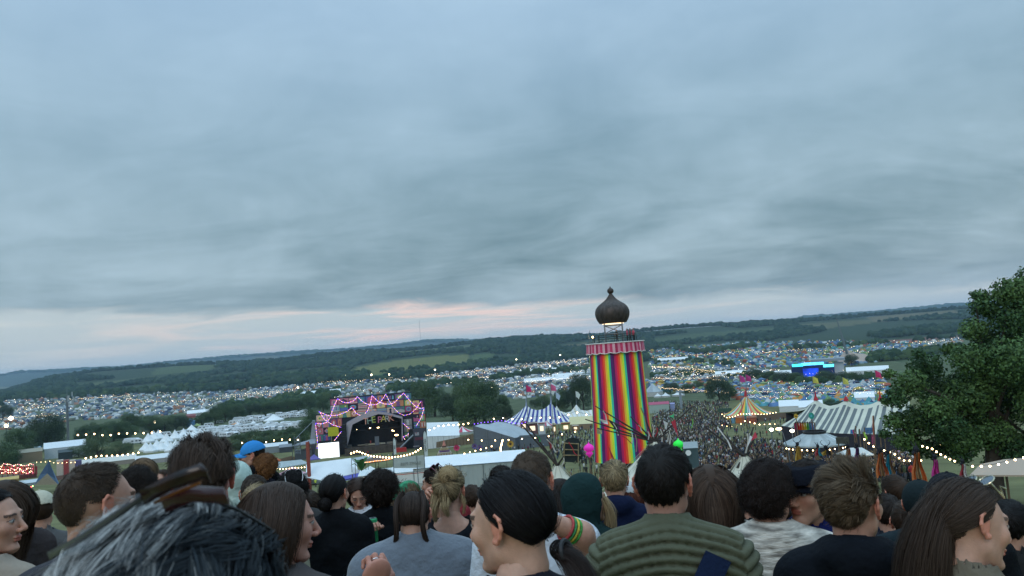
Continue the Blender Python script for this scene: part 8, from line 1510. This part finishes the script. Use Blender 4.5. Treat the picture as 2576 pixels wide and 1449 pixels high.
ZEB = mat('cream_patterned_knit', (.5, .46, .4), rough=.9, var=.65, scale=14, bump=.5, bscale=20, stretch=(1, 1, 4.2))
person(1936, 1166, 116, 'man with dark wavy hair in a cream and brown patterned shirt', yaw=-20, ty=0, hair='curly', hc=(.028, .018, .015), top='shirt', tcol=(.5, .46, .4), tmat=ZEB, e=.03, sw=1.15, ln=.7, vol=.8)
person(2004, 1240, 76, 'person with short dark hair below the flat cap', yaw=-30, hair='short', hc=DBR, top='tee', tcol=(.1, .04, .04))
def stripe(api): mb = MB(); H = api['H']; mb.plate([(.03, .125, H-.02), (.12, .1, H-.04), (.13, .11, H-.3), (.05, .14, H-.3)], .02, (0, 1, 0)); mb.obj('red_panel', mat('red_panel', (.35, .01, .02)), api['t']); mb = MB(); mb.box((.1, .15, H-.1), (.035, .01, .05)); mb.obj('yellow_crest', mat('yellow_crest', (.6, .45, .03)), api['t'])
person(2030, 1158, 115, 'man in a black flat cap looking back over his shoulder to the left', yaw=148, ty=168, hair='short', hc=DBR, top='coat', tcol=(.008, .012, .07), hat=cap_hat((.006, .007, .012), True, True, z0=.045, nm='flat_cap'), extra=dict(post=stripe), skin=(.4, .22, .15))
person(2146, 1174, 144, 'young man with tousled light brown hair in a black hooded top', yaw=-24, ty=-4, hair='quiff', hc=(.13, .088, .052), top='hoodie', tcol=(.006, .008, .012), crown=(.8, .5, .35), ln=.8, vol=.8, e=.03, sw=1.0, streak=.3)
person(2254, 1198, 66, 'person with brown hair in a navy jacket at the right', yaw=30, hair='short', hc=BRN, top='coat', tcol=(.03, .035, .06), ln=2, sw=1.2)
person(2318, 1212, 84, 'person in a dark green knitted hat at the right', hair='short', hc=DBR, top='coat', tcol=(.015, .025, .03), hat=cap_hat((.012, .02, .022), False, z0=-.03, nm='knitted_hat'), sw=1.2)
person(2386, 1194, 96, 'person in a plain black cap behind the brown haired woman', yaw=25, hair='short', hc=BLK, top='coat', tcol=BLACKT, hat=cap_hat((.012, .014, .018), z0=-.01))
def fall(wd, seed): return [bundle([(0, -.06, .07), (-.01, -.1, .0), (-.03, -.115, -.08), (-.05, -.11, -.18), (-.04, -.1, -.3), (-.03, -.09, -.45)], [.04, .06, .075, .085, .085, .06], 4200, wd, (.05, .032, .023), seed, wob=.014)]
person(2440, 1206, 170, 'brown haired woman at the right edge with round metal sunglasses on her head', yaw=-52, ty=-30, hair='tie', tie=(0, -.115, -.03), hc=(.07, .045, .032), fem=True, top='coat', tcol=(.18, .15, .11), roll=-8, pitch=10, skin=(.56, .31, .22), extra=dict(hair=fall, post=lab(glasses((.0, .03, .12), rot=.0, tilt=2.3, back=.02, lens=(.1, .13, .16), frame=(.6, .55, .4), metal=.8, rr=.025), 'round metal sunglasses with pale rims pushed up on brown hair')), vol=1.2)

for i, (x, y, w_, hs_, hc_, tp, tcl, lb_) in enumerate([(205, 1262, 62, 'short', DBR, 'coat', BLACKT, 'person with short dark hair in the gap left of the tall quiffed man'), (1188, 1222, 52, 'short', BRN, 'tee', (.06, .02, .02), 'person with brown hair between the blonde woman and the ponytail'), (1262, 1178, 50, 'curly', DBR, 'coat', NAVY, 'small curly head peeping out left of the shaven man'), (1448, 1232, 48, 'short', BLK, 'tee', (.1, .1, .12), 'short black hair between the red top and the green hood'), (1722, 1226, 44, 'long', BLD, 'tee', (.3, .28, .3), 'fair long haired head just right of the quilted jacket'), (2232, 1246, 70, 'short', DBR, 'coat', (.02, .022, .03), 'dark haired person in a charcoal coat right of the light brown hair'), (2286, 1262, 80, 'short', BRN, 'coat', (.015, .018, .03), 'person in a midnight blue coat below the knitted hat'), (2545, 1262, 90, 'short', BLK, 'coat', (.02, .02, .02), 'dark haired person at the far right edge behind the sunglasses'), (1000, 1262, 48, 'short', DBR, 'coat', (.03, .03, .03), 'dark head squeezed between the black cap and the plaits'), (776, 1236, 58, 'short', BRN, 'tee', (.25, .1, .08), 'brown haired person between the long haired woman and the low bun'), (545, 1240, 60, 'short', BRN, 'tee', (.2, .05, .05), 'short brown hair low between the quiff and the poncho')]):
    person(x, y, w_, lb_, yaw=(i*37) % 50-25, hair=hs_, hc=hc_, top=tp, tcol=tcl, fem=(hs_ == 'long'), ln=1.2 if hs_ == 'short' else .8)
